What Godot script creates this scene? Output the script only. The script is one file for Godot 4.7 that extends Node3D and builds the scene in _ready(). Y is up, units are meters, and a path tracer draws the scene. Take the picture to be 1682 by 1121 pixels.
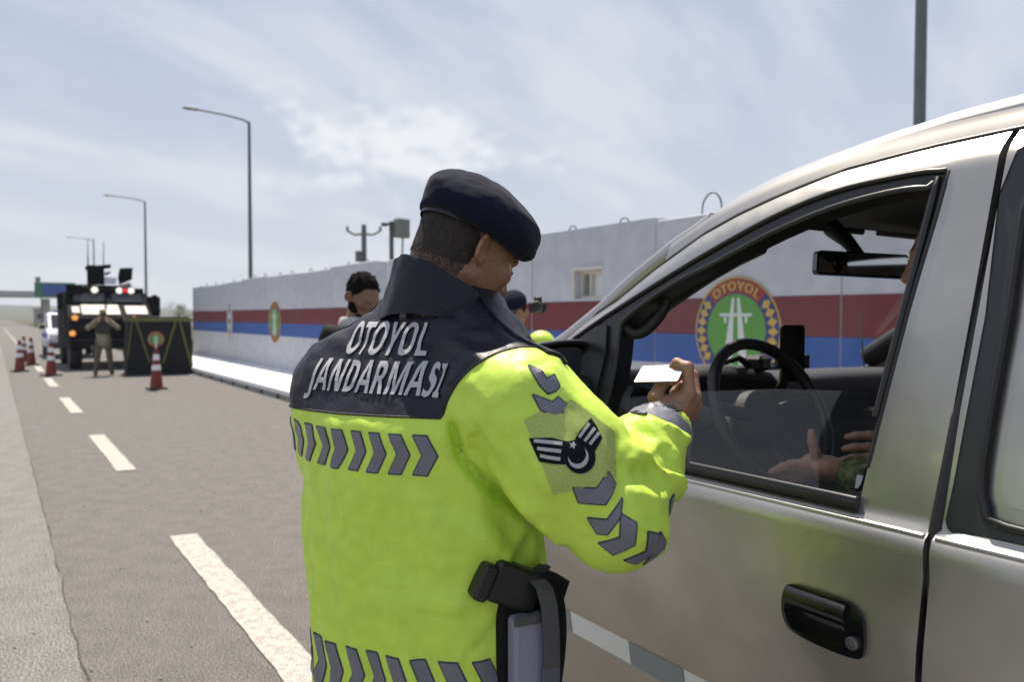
extends Node3D

# ------------------------------------------------------------------ mesh tools
class MB:
	var v := PackedVector3Array()
	var n := PackedVector3Array()
	var uv := PackedVector2Array()
	var ix := PackedInt32Array()
	# corners run counter-clockwise seen from outside
	func tri(a: Vector3, b: Vector3, c: Vector3) -> void:
		var m := (b - a).cross(c - a)
		if m.length_squared() < 1e-16: return
		m = m.normalized()
		var k := v.size()
		v.append(a); v.append(b); v.append(c)
		n.append(m); n.append(m); n.append(m)
		ix.append(k); ix.append(k + 2); ix.append(k + 1)
	func quad(a: Vector3, b: Vector3, c: Vector3, d: Vector3) -> void:
		tri(a, b, c); tri(a, c, d)
	func box(at: Vector3, size: Vector3, basis := Basis(), bev := 0.006) -> void:
		var h := size * 0.5
		var e := minf(bev, minf(h.x, minf(h.y, h.z)) * 0.45)
		for ax in 3:
			var bx := (ax + 1) % 3
			var cx := (ax + 2) % 3
			for s in [-1.0, 1.0]:
				var q := []
				for k in [[-1.0, -1.0], [1.0, -1.0], [1.0, 1.0], [-1.0, 1.0]]:
					var p := Vector3()
					p[ax] = s * h[ax]; p[bx] = k[0] * (h[bx] - e); p[cx] = k[1] * (h[cx] - e)
					q.append(at + basis * p)
				if s > 0: quad(q[0], q[1], q[2], q[3])
				else: quad(q[3], q[2], q[1], q[0])
		if e <= 0.0: return
		for ax in 3:
			var bx := (ax + 1) % 3
			var cx := (ax + 2) % 3
			for s in [-1.0, 1.0]:
				for t in [-1.0, 1.0]:
					var q := []
					for k in [[-1.0, 0], [1.0, 0], [1.0, 1], [-1.0, 1]]:
						var p := Vector3()
						p[cx] = k[0] * (h[cx] - e)
						p[ax] = s * (h[ax] - (e if k[1] == 1 else 0.0)); p[bx] = t * (h[bx] - (e if k[1] == 0 else 0.0))
						q.append(at + basis * p)
					var out := Vector3(); out[ax] = s; out[bx] = t
					facing(q, basis * out)
		for sx in [-1.0, 1.0]:
			for sy in [-1.0, 1.0]:
				for sz in [-1.0, 1.0]:
					var a := at + basis * Vector3(sx * h.x, sy * (h.y - e), sz * (h.z - e))
					var b := at + basis * Vector3(sx * (h.x - e), sy * h.y, sz * (h.z - e))
					var c := at + basis * Vector3(sx * (h.x - e), sy * (h.y - e), sz * h.z)
					facing([a, b, c], basis * Vector3(sx, sy, sz))
	func facing(q: Array, out: Vector3) -> void:
		var m: Vector3 = (q[1] - q[0]).cross(q[2] - q[0])
		if m.dot(out) < 0.0: q.reverse()
		if q.size() == 3: tri(q[0], q[1], q[2])
		else: quad(q[0], q[1], q[2], q[3])
	# smooth strip between rings of equal size; close joins last to first
	func rings(rs: Array, close := true, cap0 := false, cap1 := false) -> void:
		var m: int = rs[0].size()
		var k := v.size()
		for r in rs:
			for p in r:
				v.append(p); n.append(Vector3.ZERO)
		var fresh := PackedInt32Array()
		for i in rs.size() - 1:
			for j in (m if close else m - 1):
				var a := k + i * m + j
				var b := k + i * m + (j + 1) % m
				for t in [[a, b, b + m], [a, b + m, a + m]]:
					fresh.append(t[0]); fresh.append(t[2]); fresh.append(t[1])
		smooth(fresh)
		ix.append_array(fresh)
		for e in [[cap0, rs[0], false], [cap1, rs[-1], true]]:
			if not e[0]: continue
			var c := Vector3.ZERO
			for p in e[1]: c += p
			c /= m
			for j in m:
				if e[2]: tri(c, e[1][j], e[1][(j + 1) % m])
				else: tri(c, e[1][(j + 1) % m], e[1][j])
	func smooth(fresh: PackedInt32Array) -> void:
		var seen := {}
		for i in range(0, fresh.size(), 3):
			var m := (v[fresh[i + 2]] - v[fresh[i]]).cross(v[fresh[i + 1]] - v[fresh[i]])
			for k in 3:
				n[fresh[i + k]] += m
				seen[fresh[i + k]] = true
		for k in seen:
			n[k] = n[k].normalized() if n[k].length_squared() > 1e-30 else Vector3.UP
	func tube(pts: Array, radii: Array, sides := 10, caps := true, squash := 1.0, up := Vector3.UP) -> void:
		var rs := []
		var m := pts.size()
		for i in m:
			var d: Vector3 = (pts[mini(i + 1, m - 1)] - pts[maxi(i - 1, 0)]).normalized()
			var s := d.cross(up)
			if s.length() < 0.05: s = d.cross(Vector3.RIGHT)
			s = s.normalized()
			var u := s.cross(d)
			var r := PackedVector3Array()
			for j in sides:
				var t := TAU * j / sides
				r.append(pts[i] + (s * cos(t) - u * sin(t) * squash) * radii[i])
			rs.append(r)
		rings(rs, true, caps, caps)
	func lathe(profile: Array, xf := Transform3D(), sides := 20) -> void:   # profile of (radius, height), from bottom up on the outside
		for i in profile.size() - 1:
			var rs := []
			for q in [profile[i], profile[i + 1]]:
				var r := PackedVector3Array()
				for j in sides:
					var t := -TAU * j / sides
					r.append(xf * Vector3(cos(t) * maxf(q.x, 1e-5), q.y, sin(t) * maxf(q.x, 1e-5)))
				rs.append(r)
			rings(rs)
	# polygon in the xy plane of xf (counter-clockwise), from z = -depth to 0, with a chamfer at the front
	func prism(poly: PackedVector2Array, depth: float, xf := Transform3D(), cham := 0.0) -> void:
		if Geometry2D.is_polygon_clockwise(poly): poly.reverse()
		var m := poly.size()
		var front := poly
		if cham > 0.0:
			front = PackedVector2Array()
			for i in m:
				var a := (poly[i] - poly[(i + m - 1) % m]).normalized()
				var b := (poly[(i + 1) % m] - poly[i]).normalized()
				var inn := (Vector2(-a.y, a.x) + Vector2(-b.y, b.x))
				inn = inn / maxf(inn.length_squared() * 0.5, 0.4)
				front.append(poly[i] + inn * cham)
		var ts := Geometry2D.triangulate_polygon(front)
		for i in range(0, ts.size(), 3):
			var q := [xf * Vector3(front[ts[i]].x, front[ts[i]].y, 0), xf * Vector3(front[ts[i + 1]].x, front[ts[i + 1]].y, 0), xf * Vector3(front[ts[i + 2]].x, front[ts[i + 2]].y, 0)]
			facing(q, xf.basis.z)
			var w := xf.basis.z * -depth
			facing([q[0] + w, q[1] + w, q[2] + w] if cham == 0.0 else [xf * Vector3(poly[ts[i]].x, poly[ts[i]].y, -depth), xf * Vector3(poly[ts[i + 1]].x, poly[ts[i + 1]].y, -depth), xf * Vector3(poly[ts[i + 2]].x, poly[ts[i + 2]].y, -depth)], -xf.basis.z)
		for i in m:
			var j := (i + 1) % m
			var a := xf * Vector3(poly[i].x, poly[i].y, -depth)
			var b := xf * Vector3(poly[j].x, poly[j].y, -depth)
			var c := xf * Vector3(poly[j].x, poly[j].y, -cham)
			var d := xf * Vector3(poly[i].x, poly[i].y, -cham)
			quad(a, b, c, d)
			if cham > 0.0:
				quad(d, c, xf * Vector3(front[j].x, front[j].y, 0), xf * Vector3(front[i].x, front[i].y, 0))
	# a sheet cut to an outline with holes, laid on a curved surface; thick gives it an edge
	func panel(outline: PackedVector2Array, holes: Array, cell: float, surf: Callable, outward: Vector3, thick := 0.0) -> void:
		var pieces := [outline]
		var lo := outline[0]
		var hi := outline[0]
		for p in outline:
			lo = lo.min(p); hi = hi.max(p)
		var at := {}
		var k0 := v.size()
		var p2 := PackedVector2Array()
		var fresh := PackedInt32Array()
		var edges := {}
		var nx := int(ceil((hi.x - lo.x) / cell))
		var ny := int(ceil((hi.y - lo.y) / cell))
		for i in nx:
			var col := Geometry2D.intersect_polygons(outline, PackedVector2Array([Vector2(lo.x + i * cell, lo.y - 1), Vector2(lo.x + (i + 1) * cell, lo.y - 1), Vector2(lo.x + (i + 1) * cell, hi.y + 1), Vector2(lo.x + i * cell, hi.y + 1)]))
			for h in holes:
				var cut := []
				for c in col:
					for r in Geometry2D.clip_polygons(c, h):
						cut.append(r)
				col.assign(cut)
			for j in ny:
				var sq := PackedVector2Array([Vector2(lo.x + i * cell, lo.y + j * cell), Vector2(lo.x + (i + 1) * cell, lo.y + j * cell), Vector2(lo.x + (i + 1) * cell, lo.y + (j + 1) * cell), Vector2(lo.x + i * cell, lo.y + (j + 1) * cell)])
				for c in col:
					for g in Geometry2D.intersect_polygons(c, sq):
						if Geometry2D.is_polygon_clockwise(g): continue
						var ts := Geometry2D.triangulate_polygon(g)
						for t in range(0, ts.size(), 3):
							var id := []
							for k in 3:
								var p: Vector2 = g[ts[t + k]]
								var key := Vector2i((p * 20000.0).round())
								if not at.has(key):
									at[key] = k0 + p2.size()
									p2.append(p)
								id.append(at[key])
							if id[0] == id[1] or id[1] == id[2] or id[0] == id[2]: continue
							fresh.append(id[0]); fresh.append(id[1]); fresh.append(id[2])
		for p in p2:
			var q: Vector3 = surf.call(p)
			v.append(q); n.append(Vector3.ZERO)
		for t in range(0, fresh.size(), 3):
			var m := (v[fresh[t + 2]] - v[fresh[t]]).cross(v[fresh[t + 1]] - v[fresh[t]])
			if m.dot(outward) < 0.0:
				var x := fresh[t + 1]
				fresh[t + 1] = fresh[t + 2]; fresh[t + 2] = x
			for k in 3:
				var a := fresh[t + k]
				var b := fresh[t + (k + 1) % 3]
				if edges.has(Vector2i(b, a)): edges.erase(Vector2i(b, a))
				else: edges[Vector2i(a, b)] = true
		smooth(fresh)
		ix.append_array(fresh)
		if thick > 0.0:
			for e in edges:
				var a := v[e.x]
				var b := v[e.y]
				var c := b - n[e.y] * thick
				var d := a - n[e.x] * thick
				# fresh triangles are clockwise, so the edge a-b runs clockwise round the sheet
				quad(a, b, c, d)
	func add(o: MB, xf := Transform3D()) -> void:
		var k := v.size()
		for i in o.v.size():
			v.append(xf * o.v[i])
			n.append((xf.basis * o.n[i]).normalized())
		for i in o.ix: ix.append(k + i)
	func mesh(origin := Vector3.ZERO) -> ArrayMesh:
		var a := []
		a.resize(Mesh.ARRAY_MAX)
		var w := v.duplicate()
		if origin != Vector3.ZERO:
			for i in w.size(): w[i] -= origin
		a[Mesh.ARRAY_VERTEX] = w
		a[Mesh.ARRAY_NORMAL] = n
		a[Mesh.ARRAY_INDEX] = ix
		if uv.size() == v.size(): a[Mesh.ARRAY_TEX_UV] = uv
		var m := ArrayMesh.new()
		m.add_surface_from_arrays(Mesh.PRIMITIVE_TRIANGLES, a)
		return m

# a distance field on a grid, meshed as surface nets
class Field:
	var o: Vector3
	var c: float
	var nx: int
	var ny: int
	var nz: int
	var f := PackedFloat32Array()
	func _init(lo: Vector3, hi: Vector3, cell: float) -> void:
		o = lo; c = cell
		nx = int(ceil((hi.x - lo.x) / cell)) + 1
		ny = int(ceil((hi.y - lo.y) / cell)) + 1
		nz = int(ceil((hi.z - lo.z) / cell)) + 1
		f.resize(nx * ny * nz)
		f.fill(1.0)
	func span(lo: Vector3, hi: Vector3) -> Array:
		var a := ((lo - o) / c).floor()
		var b := ((hi - o) / c).ceil()
		return [clampi(int(a.x), 0, nx - 1), clampi(int(b.x), 0, nx - 1), clampi(int(a.y), 0, ny - 1), clampi(int(b.y), 0, ny - 1), clampi(int(a.z), 0, nz - 1), clampi(int(b.z), 0, nz - 1)]
	func cone(a: Vector3, b: Vector3, ra: float, rb: float, k := 0.02) -> void:
		var pad := maxf(ra, rb) + k + c * 3.0
		var w := Vector3(pad, pad, pad)
		var s := span(a.min(b) - w, a.max(b) + w)
		var ab := b - a
		var inv := 1.0 / maxf(ab.length_squared(), 1e-9)
		var dr := rb - ra
		for iz in range(s[4], s[5] + 1):
			for iy in range(s[2], s[3] + 1):
				var i: int = (iz * ny + iy) * nx + s[0]
				for x in range(s[0], s[1] + 1):
					var p := o + Vector3(x, iy, iz) * c - a
					var t := clampf(p.dot(ab) * inv, 0.0, 1.0)
					var d := (p - ab * t).length() - ra - dr * t
					var g := f[i]
					if d - g < k:
						var h := maxf(k - absf(d - g), 0.0)
						f[i] = minf(d, g) - h * h * 0.25 / k
					i += 1
	func ell(at: Vector3, r: Vector3, basis := Basis(), k := 0.02, sub := false) -> void:
		var m := maxf(r.x, maxf(r.y, r.z)) + k + c * 3.0
		var w := Vector3(m, m, m)
		var s := span(at - w, at + w)
		var bt := basis.inverse()
		var least := minf(r.x, minf(r.y, r.z))
		for iz in range(s[4], s[5] + 1):
			for iy in range(s[2], s[3] + 1):
				var i: int = (iz * ny + iy) * nx + s[0]
				for x in range(s[0], s[1] + 1):
					var p := bt * (o + Vector3(x, iy, iz) * c - at)
					var q := p / r
					var ql := q.length()
					var d := -least if ql < 1e-6 else ql * (ql - 1.0) / (q / r).length()
					var g := f[i]
					if sub:
						d = -d
						if g - d < k:
							var h := maxf(k - absf(d - g), 0.0)
							f[i] = maxf(d, g) + h * h * 0.25 / k
					elif d - g < k:
						var h := maxf(k - absf(d - g), 0.0)
						f[i] = minf(d, g) - h * h * 0.25 / k
					i += 1
	func custom(fn: Callable, lo: Vector3, hi: Vector3, k := 0.02) -> void:
		var s := span(lo, hi)
		for iz in range(s[4], s[5] + 1):
			for iy in range(s[2], s[3] + 1):
				var i: int = (iz * ny + iy) * nx + s[0]
				for x in range(s[0], s[1] + 1):
					var d: float = fn.call(o + Vector3(x, iy, iz) * c)
					var g := f[i]
					if d - g < k:
						var h := maxf(k - absf(d - g), 0.0)
						f[i] = minf(d, g) - h * h * 0.25 / k
					i += 1
	func cut(fn: Callable) -> void:     # keeps what is inside fn, near the surface
		var i := 0
		for iz in nz:
			for iy in ny:
				for x in nx:
					if f[i] < c * 3.0:
						f[i] = maxf(f[i], fn.call(o + Vector3(x, iy, iz) * c))
					i += 1
	func bulge(fn: Callable) -> void:
		var i := 0
		for iz in nz:
			for iy in ny:
				for x in nx:
					if absf(f[i]) < 0.022:
						f[i] -= fn.call(o + Vector3(x, iy, iz) * c)
					i += 1
	func sample(p: Vector3) -> float:
		var q := (p - o) / c
		var x := clampi(int(floor(q.x)), 0, nx - 2)
		var y := clampi(int(floor(q.y)), 0, ny - 2)
		var z := clampi(int(floor(q.z)), 0, nz - 2)
		var u := clampf(q.x - x, 0, 1)
		var w := clampf(q.y - y, 0, 1)
		var t := clampf(q.z - z, 0, 1)
		var i := (z * ny + y) * nx + x
		var k := i + ny * nx
		var a := lerpf(lerpf(f[i], f[i + 1], u), lerpf(f[i + nx], f[i + nx + 1], u), w)
		var b := lerpf(lerpf(f[k], f[k + 1], u), lerpf(f[k + nx], f[k + nx + 1], u), w)
		return lerpf(a, b, t)
	func slope(p: Vector3) -> Vector3:
		var e := c * 0.8
		return Vector3(sample(p + Vector3(e, 0, 0)) - sample(p - Vector3(e, 0, 0)), sample(p + Vector3(0, e, 0)) - sample(p - Vector3(0, e, 0)), sample(p + Vector3(0, 0, e)) - sample(p - Vector3(0, 0, e))).normalized()
	func project(p: Vector3, dir: Vector3, lift := 0.002, far := 0.6) -> Vector3:
		var t := 0.0
		var last := 0.0
		while t < far:
			var d := sample(p + dir * t)
			if d < 0.0: break
			last = t
			t += clampf(d * 0.7, c * 0.4, 0.02)
		var a := last
		var b := t
		for k in 7:
			var m := (a + b) * 0.5
			if sample(p + dir * m) < 0.0: b = m
			else: a = m
		var q := p + dir * a
		return q + slope(q) * lift
	func mesh() -> MB:
		var out := MB.new()
		var at := PackedInt32Array()
		at.resize(f.size())
		at.fill(-1)
		var sy := nx
		var sz := nx * ny
		var lim := c * 4.5
		var off := [0, 1, sy, sy + 1, sz, sz + 1, sz + sy, sz + sy + 1]
		var ed := [[0, 1], [2, 3], [4, 5], [6, 7], [0, 2], [1, 3], [4, 6], [5, 7], [0, 4], [1, 5], [2, 6], [3, 7]]
		var cv := []
		for k in 8: cv.append(Vector3(k & 1, (k >> 1) & 1, (k >> 2) & 1))
		for z in nz - 1:
			for y in ny - 1:
				var i := (z * ny + y) * nx - 1
				for x in nx - 1:
					i += 1
					var a := f[i]
					if a > lim or a < -lim: continue
					var m := 0
					for k in 8:
						if f[i + off[k]] < 0.0: m |= 1 << k
					if m == 0 or m == 255: continue
					var sum := Vector3.ZERO
					var cnt := 0
					for e in ed:
						if ((m >> e[0]) & 1) != ((m >> e[1]) & 1):
							var fa := f[i + off[e[0]]]
							var fb := f[i + off[e[1]]]
							sum += cv[e[0]].lerp(cv[e[1]], fa / (fa - fb))
							cnt += 1
					at[i] = out.v.size()
					out.v.append(o + (Vector3(x, y, z) + sum / cnt) * c)
					out.n.append(Vector3.ZERO)
		var fresh := PackedInt32Array()
		for z in range(1, nz - 1):
			for y in range(1, ny - 1):
				for x in range(1, nx - 1):
					var i := (z * ny + y) * nx + x
					if at[i] < 0: continue
					var s := f[i] < 0.0
					for ax in 3:
						var st: int = [1, sy, sz][ax]
						if (f[i + st] < 0.0) == s: continue
						var u: int = [sy, sz, 1][ax]
						var w: int = [sz, 1, sy][ax]
						var a := at[i]
						var b := at[i - u]
						var d := at[i - u - w]
						var e := at[i - w]
						if b < 0 or d < 0 or e < 0: continue
						if s:
							fresh.append_array([a, d, b, a, e, d])
						else:
							fresh.append_array([a, b, d, a, d, e])
		# the face list is clockwise seen from outside where s is true
		for t in range(0, fresh.size(), 3):
			var x := fresh[t + 1]
			fresh[t + 1] = fresh[t + 2]
			fresh[t + 2] = x
		out.smooth(fresh)
		var flip := 0
		for k in range(0, out.v.size(), maxi(1, out.v.size() / 50)):
			if slope(out.v[k]).dot(out.n[k]) < 0.0: flip += 1
			else: flip -= 1
		if flip > 0:
			for t in range(0, fresh.size(), 3):
				var x := fresh[t + 1]
				fresh[t + 1] = fresh[t + 2]
				fresh[t + 2] = x
			for k in out.n.size(): out.n[k] = -out.n[k]
		out.ix = fresh
		return out

var last_cut := []
# cuts a mesh along g = 0: [where g > 0, the rest]
func split(m: MB, g: Callable) -> Array:
	var val := PackedFloat32Array()
	for p in m.v: val.append(g.call(p))
	var out := [MB.new(), MB.new()]
	var maps := [{}, {}]
	last_cut = []
	for t in range(0, m.ix.size(), 3):
		var id := [m.ix[t], m.ix[t + 1], m.ix[t + 2]]
		for side in 2:
			var poly := []
			for k in 3:
				var a: int = id[k]
				var b: int = id[(k + 1) % 3]
				var ia := (val[a] > 0.0) == (side == 0)
				var ib := (val[b] > 0.0) == (side == 0)
				if ia: poly.append(Vector2i(a, a))
				if ia != ib: poly.append(Vector2i(mini(a, b), maxi(a, b)))
			if poly.size() < 3: continue
			var q := []
			for key in poly:
				if not maps[side].has(key):
					maps[side][key] = out[side].v.size()
					if key.x == key.y:
						out[side].v.append(m.v[key.x]); out[side].n.append(m.n[key.x])
					else:
						var s := val[key.x] / (val[key.x] - val[key.y])
						out[side].v.append(m.v[key.x].lerp(m.v[key.y], s)); out[side].n.append(m.n[key.x].lerp(m.n[key.y], s).normalized())
				q.append(maps[side][key])
			if side == 0:
				var on := []
				for k in poly.size():
					if poly[k].x != poly[k].y: on.append(q[k])
				if on.size() == 2: last_cut.append([out[0].v[on[0]], out[0].v[on[1]], out[0].n[on[0]]])
			for k in range(1, q.size() - 1):
				out[side].ix.append_array([q[0], q[k], q[k + 1]])
	return out

# ------------------------------------------------------------------ naming
var taken := {}
func numbered(called: String) -> String:
	var k: int = taken.get(called, 0)
	taken[called] = k + 1
	return called if k == 0 else "%s_%03d" % [called, k]
func tag(o: Node3D, label: String, category: String, group := "") -> Node3D:
	o.set_meta("label", label)
	o.set_meta("category", category)
	if group: o.set_meta("group", group)
	return o
func thing(called: String, label: String, category: String, at := Vector3.ZERO, turn := 0.0, group := "") -> Node3D:
	var o := Node3D.new()
	o.name = numbered(called)
	add_child(o)
	o.position = at
	o.rotation.y = turn
	return tag(o, label, category, group)
func part(called: String, m: MB, material: Material, parent: Node, origin := Vector3.ZERO) -> MeshInstance3D:
	return put(called, m.mesh(origin), material, parent)
func put(called: String, m: Mesh, material: Material, parent: Node) -> MeshInstance3D:
	var o := MeshInstance3D.new()
	o.name = numbered(called) if parent == self else StringName(called)
	o.mesh = m
	o.material_override = material
	parent.add_child(o, true)
	return o
func structure(called: String, m: MB, material: Material) -> MeshInstance3D:
	var o := part(called, m, material, self)
	o.set_meta("kind", "structure")
	return o
func copy(o: Node3D, at: Vector3, turn: float, label := "") -> Node3D:
	var c: Node3D = o.duplicate()
	c.name = numbered(String(o.name))
	add_child(c)
	c.position = at
	c.rotation.y = turn
	if label: c.set_meta("label", label)
	return c

# ------------------------------------------------------------------ materials (colours are linear base colours)
func lin(r: float, g: float, b: float, a := 1.0) -> Color:
	return Color(r, g, b, a).linear_to_srgb()
func mt(r: float, g: float, b: float, rough := 0.6, metal := 0.0) -> StandardMaterial3D:
	var m := StandardMaterial3D.new()
	m.albedo_color = lin(r, g, b)
	m.roughness = rough
	m.metallic = metal
	return m
func noise_image(size: int, freq: float, octaves: int, sd: int, lo: float, hi: float, kind := FastNoiseLite.TYPE_SIMPLEX_SMOOTH) -> Image:
	var q := FastNoiseLite.new()
	q.seed = sd
	q.noise_type = kind
	q.frequency = freq
	q.fractal_octaves = octaves
	var im := q.get_seamless_image(size, size, false, false, 0.12, true)
	im.convert(Image.FORMAT_L8)
	var d := im.get_data()
	for i in d.size():
		d[i] = int(clampf(lerpf(lo, hi, d[i] / 255.0), 0.0, 1.0) * 255.0)
	return Image.create_from_data(size, size, false, Image.FORMAT_L8, d)
func tex(im: Image) -> ImageTexture:
	return ImageTexture.create_from_image(im)
func grain(m: StandardMaterial3D, albedo: Texture2D, bump: Texture2D, scale: float, depth := 0.0, world := true) -> StandardMaterial3D:
	m.uv1_triplanar = true
	m.uv1_world_triplanar = world
	m.uv1_scale = Vector3(scale, scale, scale)
	if albedo: m.albedo_texture = albedo
	if bump and depth > 0.0:
		m.heightmap_enabled = true
		m.heightmap_texture = bump
		m.heightmap_scale = depth
	return m
func rect(x0: float, y0: float, x1: float, y1: float) -> PackedVector2Array:
	return PackedVector2Array([Vector2(x0, y0), Vector2(x1, y0), Vector2(x1, y1), Vector2(x0, y1)])
func round_rect(x0: float, y0: float, x1: float, y1: float, r: float, m := 5) -> PackedVector2Array:
	var out := PackedVector2Array()
	for q in [[x1 - r, y0 + r, -PI / 2], [x1 - r, y1 - r, 0.0], [x0 + r, y1 - r, PI / 2], [x0 + r, y0 + r, PI]]:
		for k in m + 1:
			var t: float = q[2] + PI / 2 * k / m
			out.append(Vector2(q[0] + cos(t) * r, q[1] + sin(t) * r))
	return out
func circle(x: float, y: float, r: float, m := 40, ry := -1.0) -> PackedVector2Array:
	var out := PackedVector2Array()
	for k in m: out.append(Vector2(x + cos(TAU * k / m) * r, y + sin(TAU * k / m) * (r if ry < 0.0 else ry)))
	return out
# a smooth curve through points (Catmull-Rom)
func curve(p: Array, steps := 6, closed := false) -> Array:
	var out := []
	var m := p.size()
	for i in (m if closed else m - 1):
		var a = p[(i + m - 1) % m] if closed or i > 0 else p[0]
		var b = p[i]
		var c = p[(i + 1) % m]
		var d = p[(i + 2) % m] if closed or i < m - 2 else p[m - 1]
		for k in steps:
			var t := float(k) / steps
			out.append(0.5 * (2.0 * b + (c - a) * t + (2.0 * a - 5.0 * b + 4.0 * c - d) * t * t + (3.0 * b - a - 3.0 * c + d) * t * t * t))
	if not closed: out.append(p[m - 1])
	return out
func look(dir: Vector3, up := Vector3.UP) -> Basis:    # z axis along dir
	var z := dir.normalized()
	var x := up.cross(z).normalized()
	return Basis(x, z.cross(x), z)
# letters as flat triangles in the xy plane, cut fine enough to lie on a curved surface; centred on x, height h
func letters(text: String, h: float, w: float, fine := 1.0, bold := true) -> MB:
	var f := SystemFont.new()
	f.font_names = PackedStringArray(["Droid Sans"])
	f.font_weight = 700 if bold else 400
	var t := TextMesh.new()
	t.font = f
	t.text = text
	t.font_size = 64
	t.pixel_size = 0.01
	t.depth = 0.0
	t.curve_step = 2.0
	var a := t.surface_get_arrays(0)
	var vs: PackedVector3Array = a[Mesh.ARRAY_VERTEX]
	var id: PackedInt32Array = a[Mesh.ARRAY_INDEX] if a[Mesh.ARRAY_INDEX] != null else PackedInt32Array(range(vs.size()))
	var lo := Vector3(1e9, 1e9, 0)
	var hi := -lo
	for p in vs:
		lo = lo.min(p); hi = hi.max(p)
	var out := MB.new()
	var stack := []
	for i in range(0, id.size(), 3):
		var q := []
		for k in 3:
			var p := vs[id[i + k]]
			q.append(Vector3(((p.x - lo.x) / (hi.x - lo.x) - 0.5) * w, ((p.y - lo.y) / (hi.y - lo.y) - 0.5) * h, 0))
		stack.append(q)
	while stack:
		var q: Array = stack.pop_back()
		var l := [q[0].distance_to(q[1]), q[1].distance_to(q[2]), q[2].distance_to(q[0])]
		var k := l.find(l.max())
		if l[k] > fine:
			var m: Vector3 = (q[k] + q[(k + 1) % 3]) * 0.5
			stack.append([q[k], m, q[(k + 2) % 3]])
			stack.append([m, q[(k + 1) % 3], q[(k + 2) % 3]])
		else:
			out.facing(q, Vector3.BACK)
	return out

var M := {}
var T := {}

func _ready() -> void:
	# ---- camera, sky, sun, exposure
	var cam := Camera3D.new()
	cam.name = "view"
	add_child(cam)
	cam.position = Vector3(0, 1.6, 0)
	cam.rotation = Vector3(deg_to_rad(-1.7735), deg_to_rad(-33.0177), 0)
	cam.fov = 46.397
	cam.near = 0.05
	cam.far = 4000.0
	var lens := CameraAttributesPhysical.new()
	lens.frustum_focal_length = 28.0
	lens.frustum_focus_distance = 1.5
	lens.exposure_aperture = 4.5
	lens.frustum_near = 0.05
	lens.frustum_far = 4000.0
	cam.attributes = lens
	cam.current = true
	var we := WorldEnvironment.new()
	we.name = "environment"
	var env := Environment.new()
	env.background_mode = Environment.BG_SKY
	env.tonemap_mode = Environment.TONE_MAPPER_LINEAR
	env.tonemap_exposure = 1.5
	env.sdfgi_enabled = true
	env.ssao_enabled = true
	env.ssil_enabled = true
	var sky := Sky.new()
	var pano := PanoramaSkyMaterial.new()
	pano.panorama = sky_picture()
	sky.sky_material = pano
	env.sky = sky
	env.background_energy_multiplier = 1.0
	env.fog_enabled = true
	env.fog_light_color = Color(0.86, 0.89, 0.93)
	env.fog_density = 0.00035
	we.environment = env
	add_child(we)
	var sun := DirectionalLight3D.new()
	sun.name = "sun"
	add_child(sun)
	sun.light_color = Color(1.0, 0.955, 0.89)
	sun.light_energy = 1.6
	sun.light_angular_distance = 0.53
	sun.shadow_enabled = true
	var az := deg_to_rad(18.0)
	var el := deg_to_rad(64.0)
	var to_sun := Vector3(sin(az) * cos(el), sin(el), -cos(az) * cos(el))
	sun.basis = look(to_sun)
	make_materials()
	setting()
	far_things()
	checkpoint()
	bystanders()
	van()
	driver()
	officer()

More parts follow.
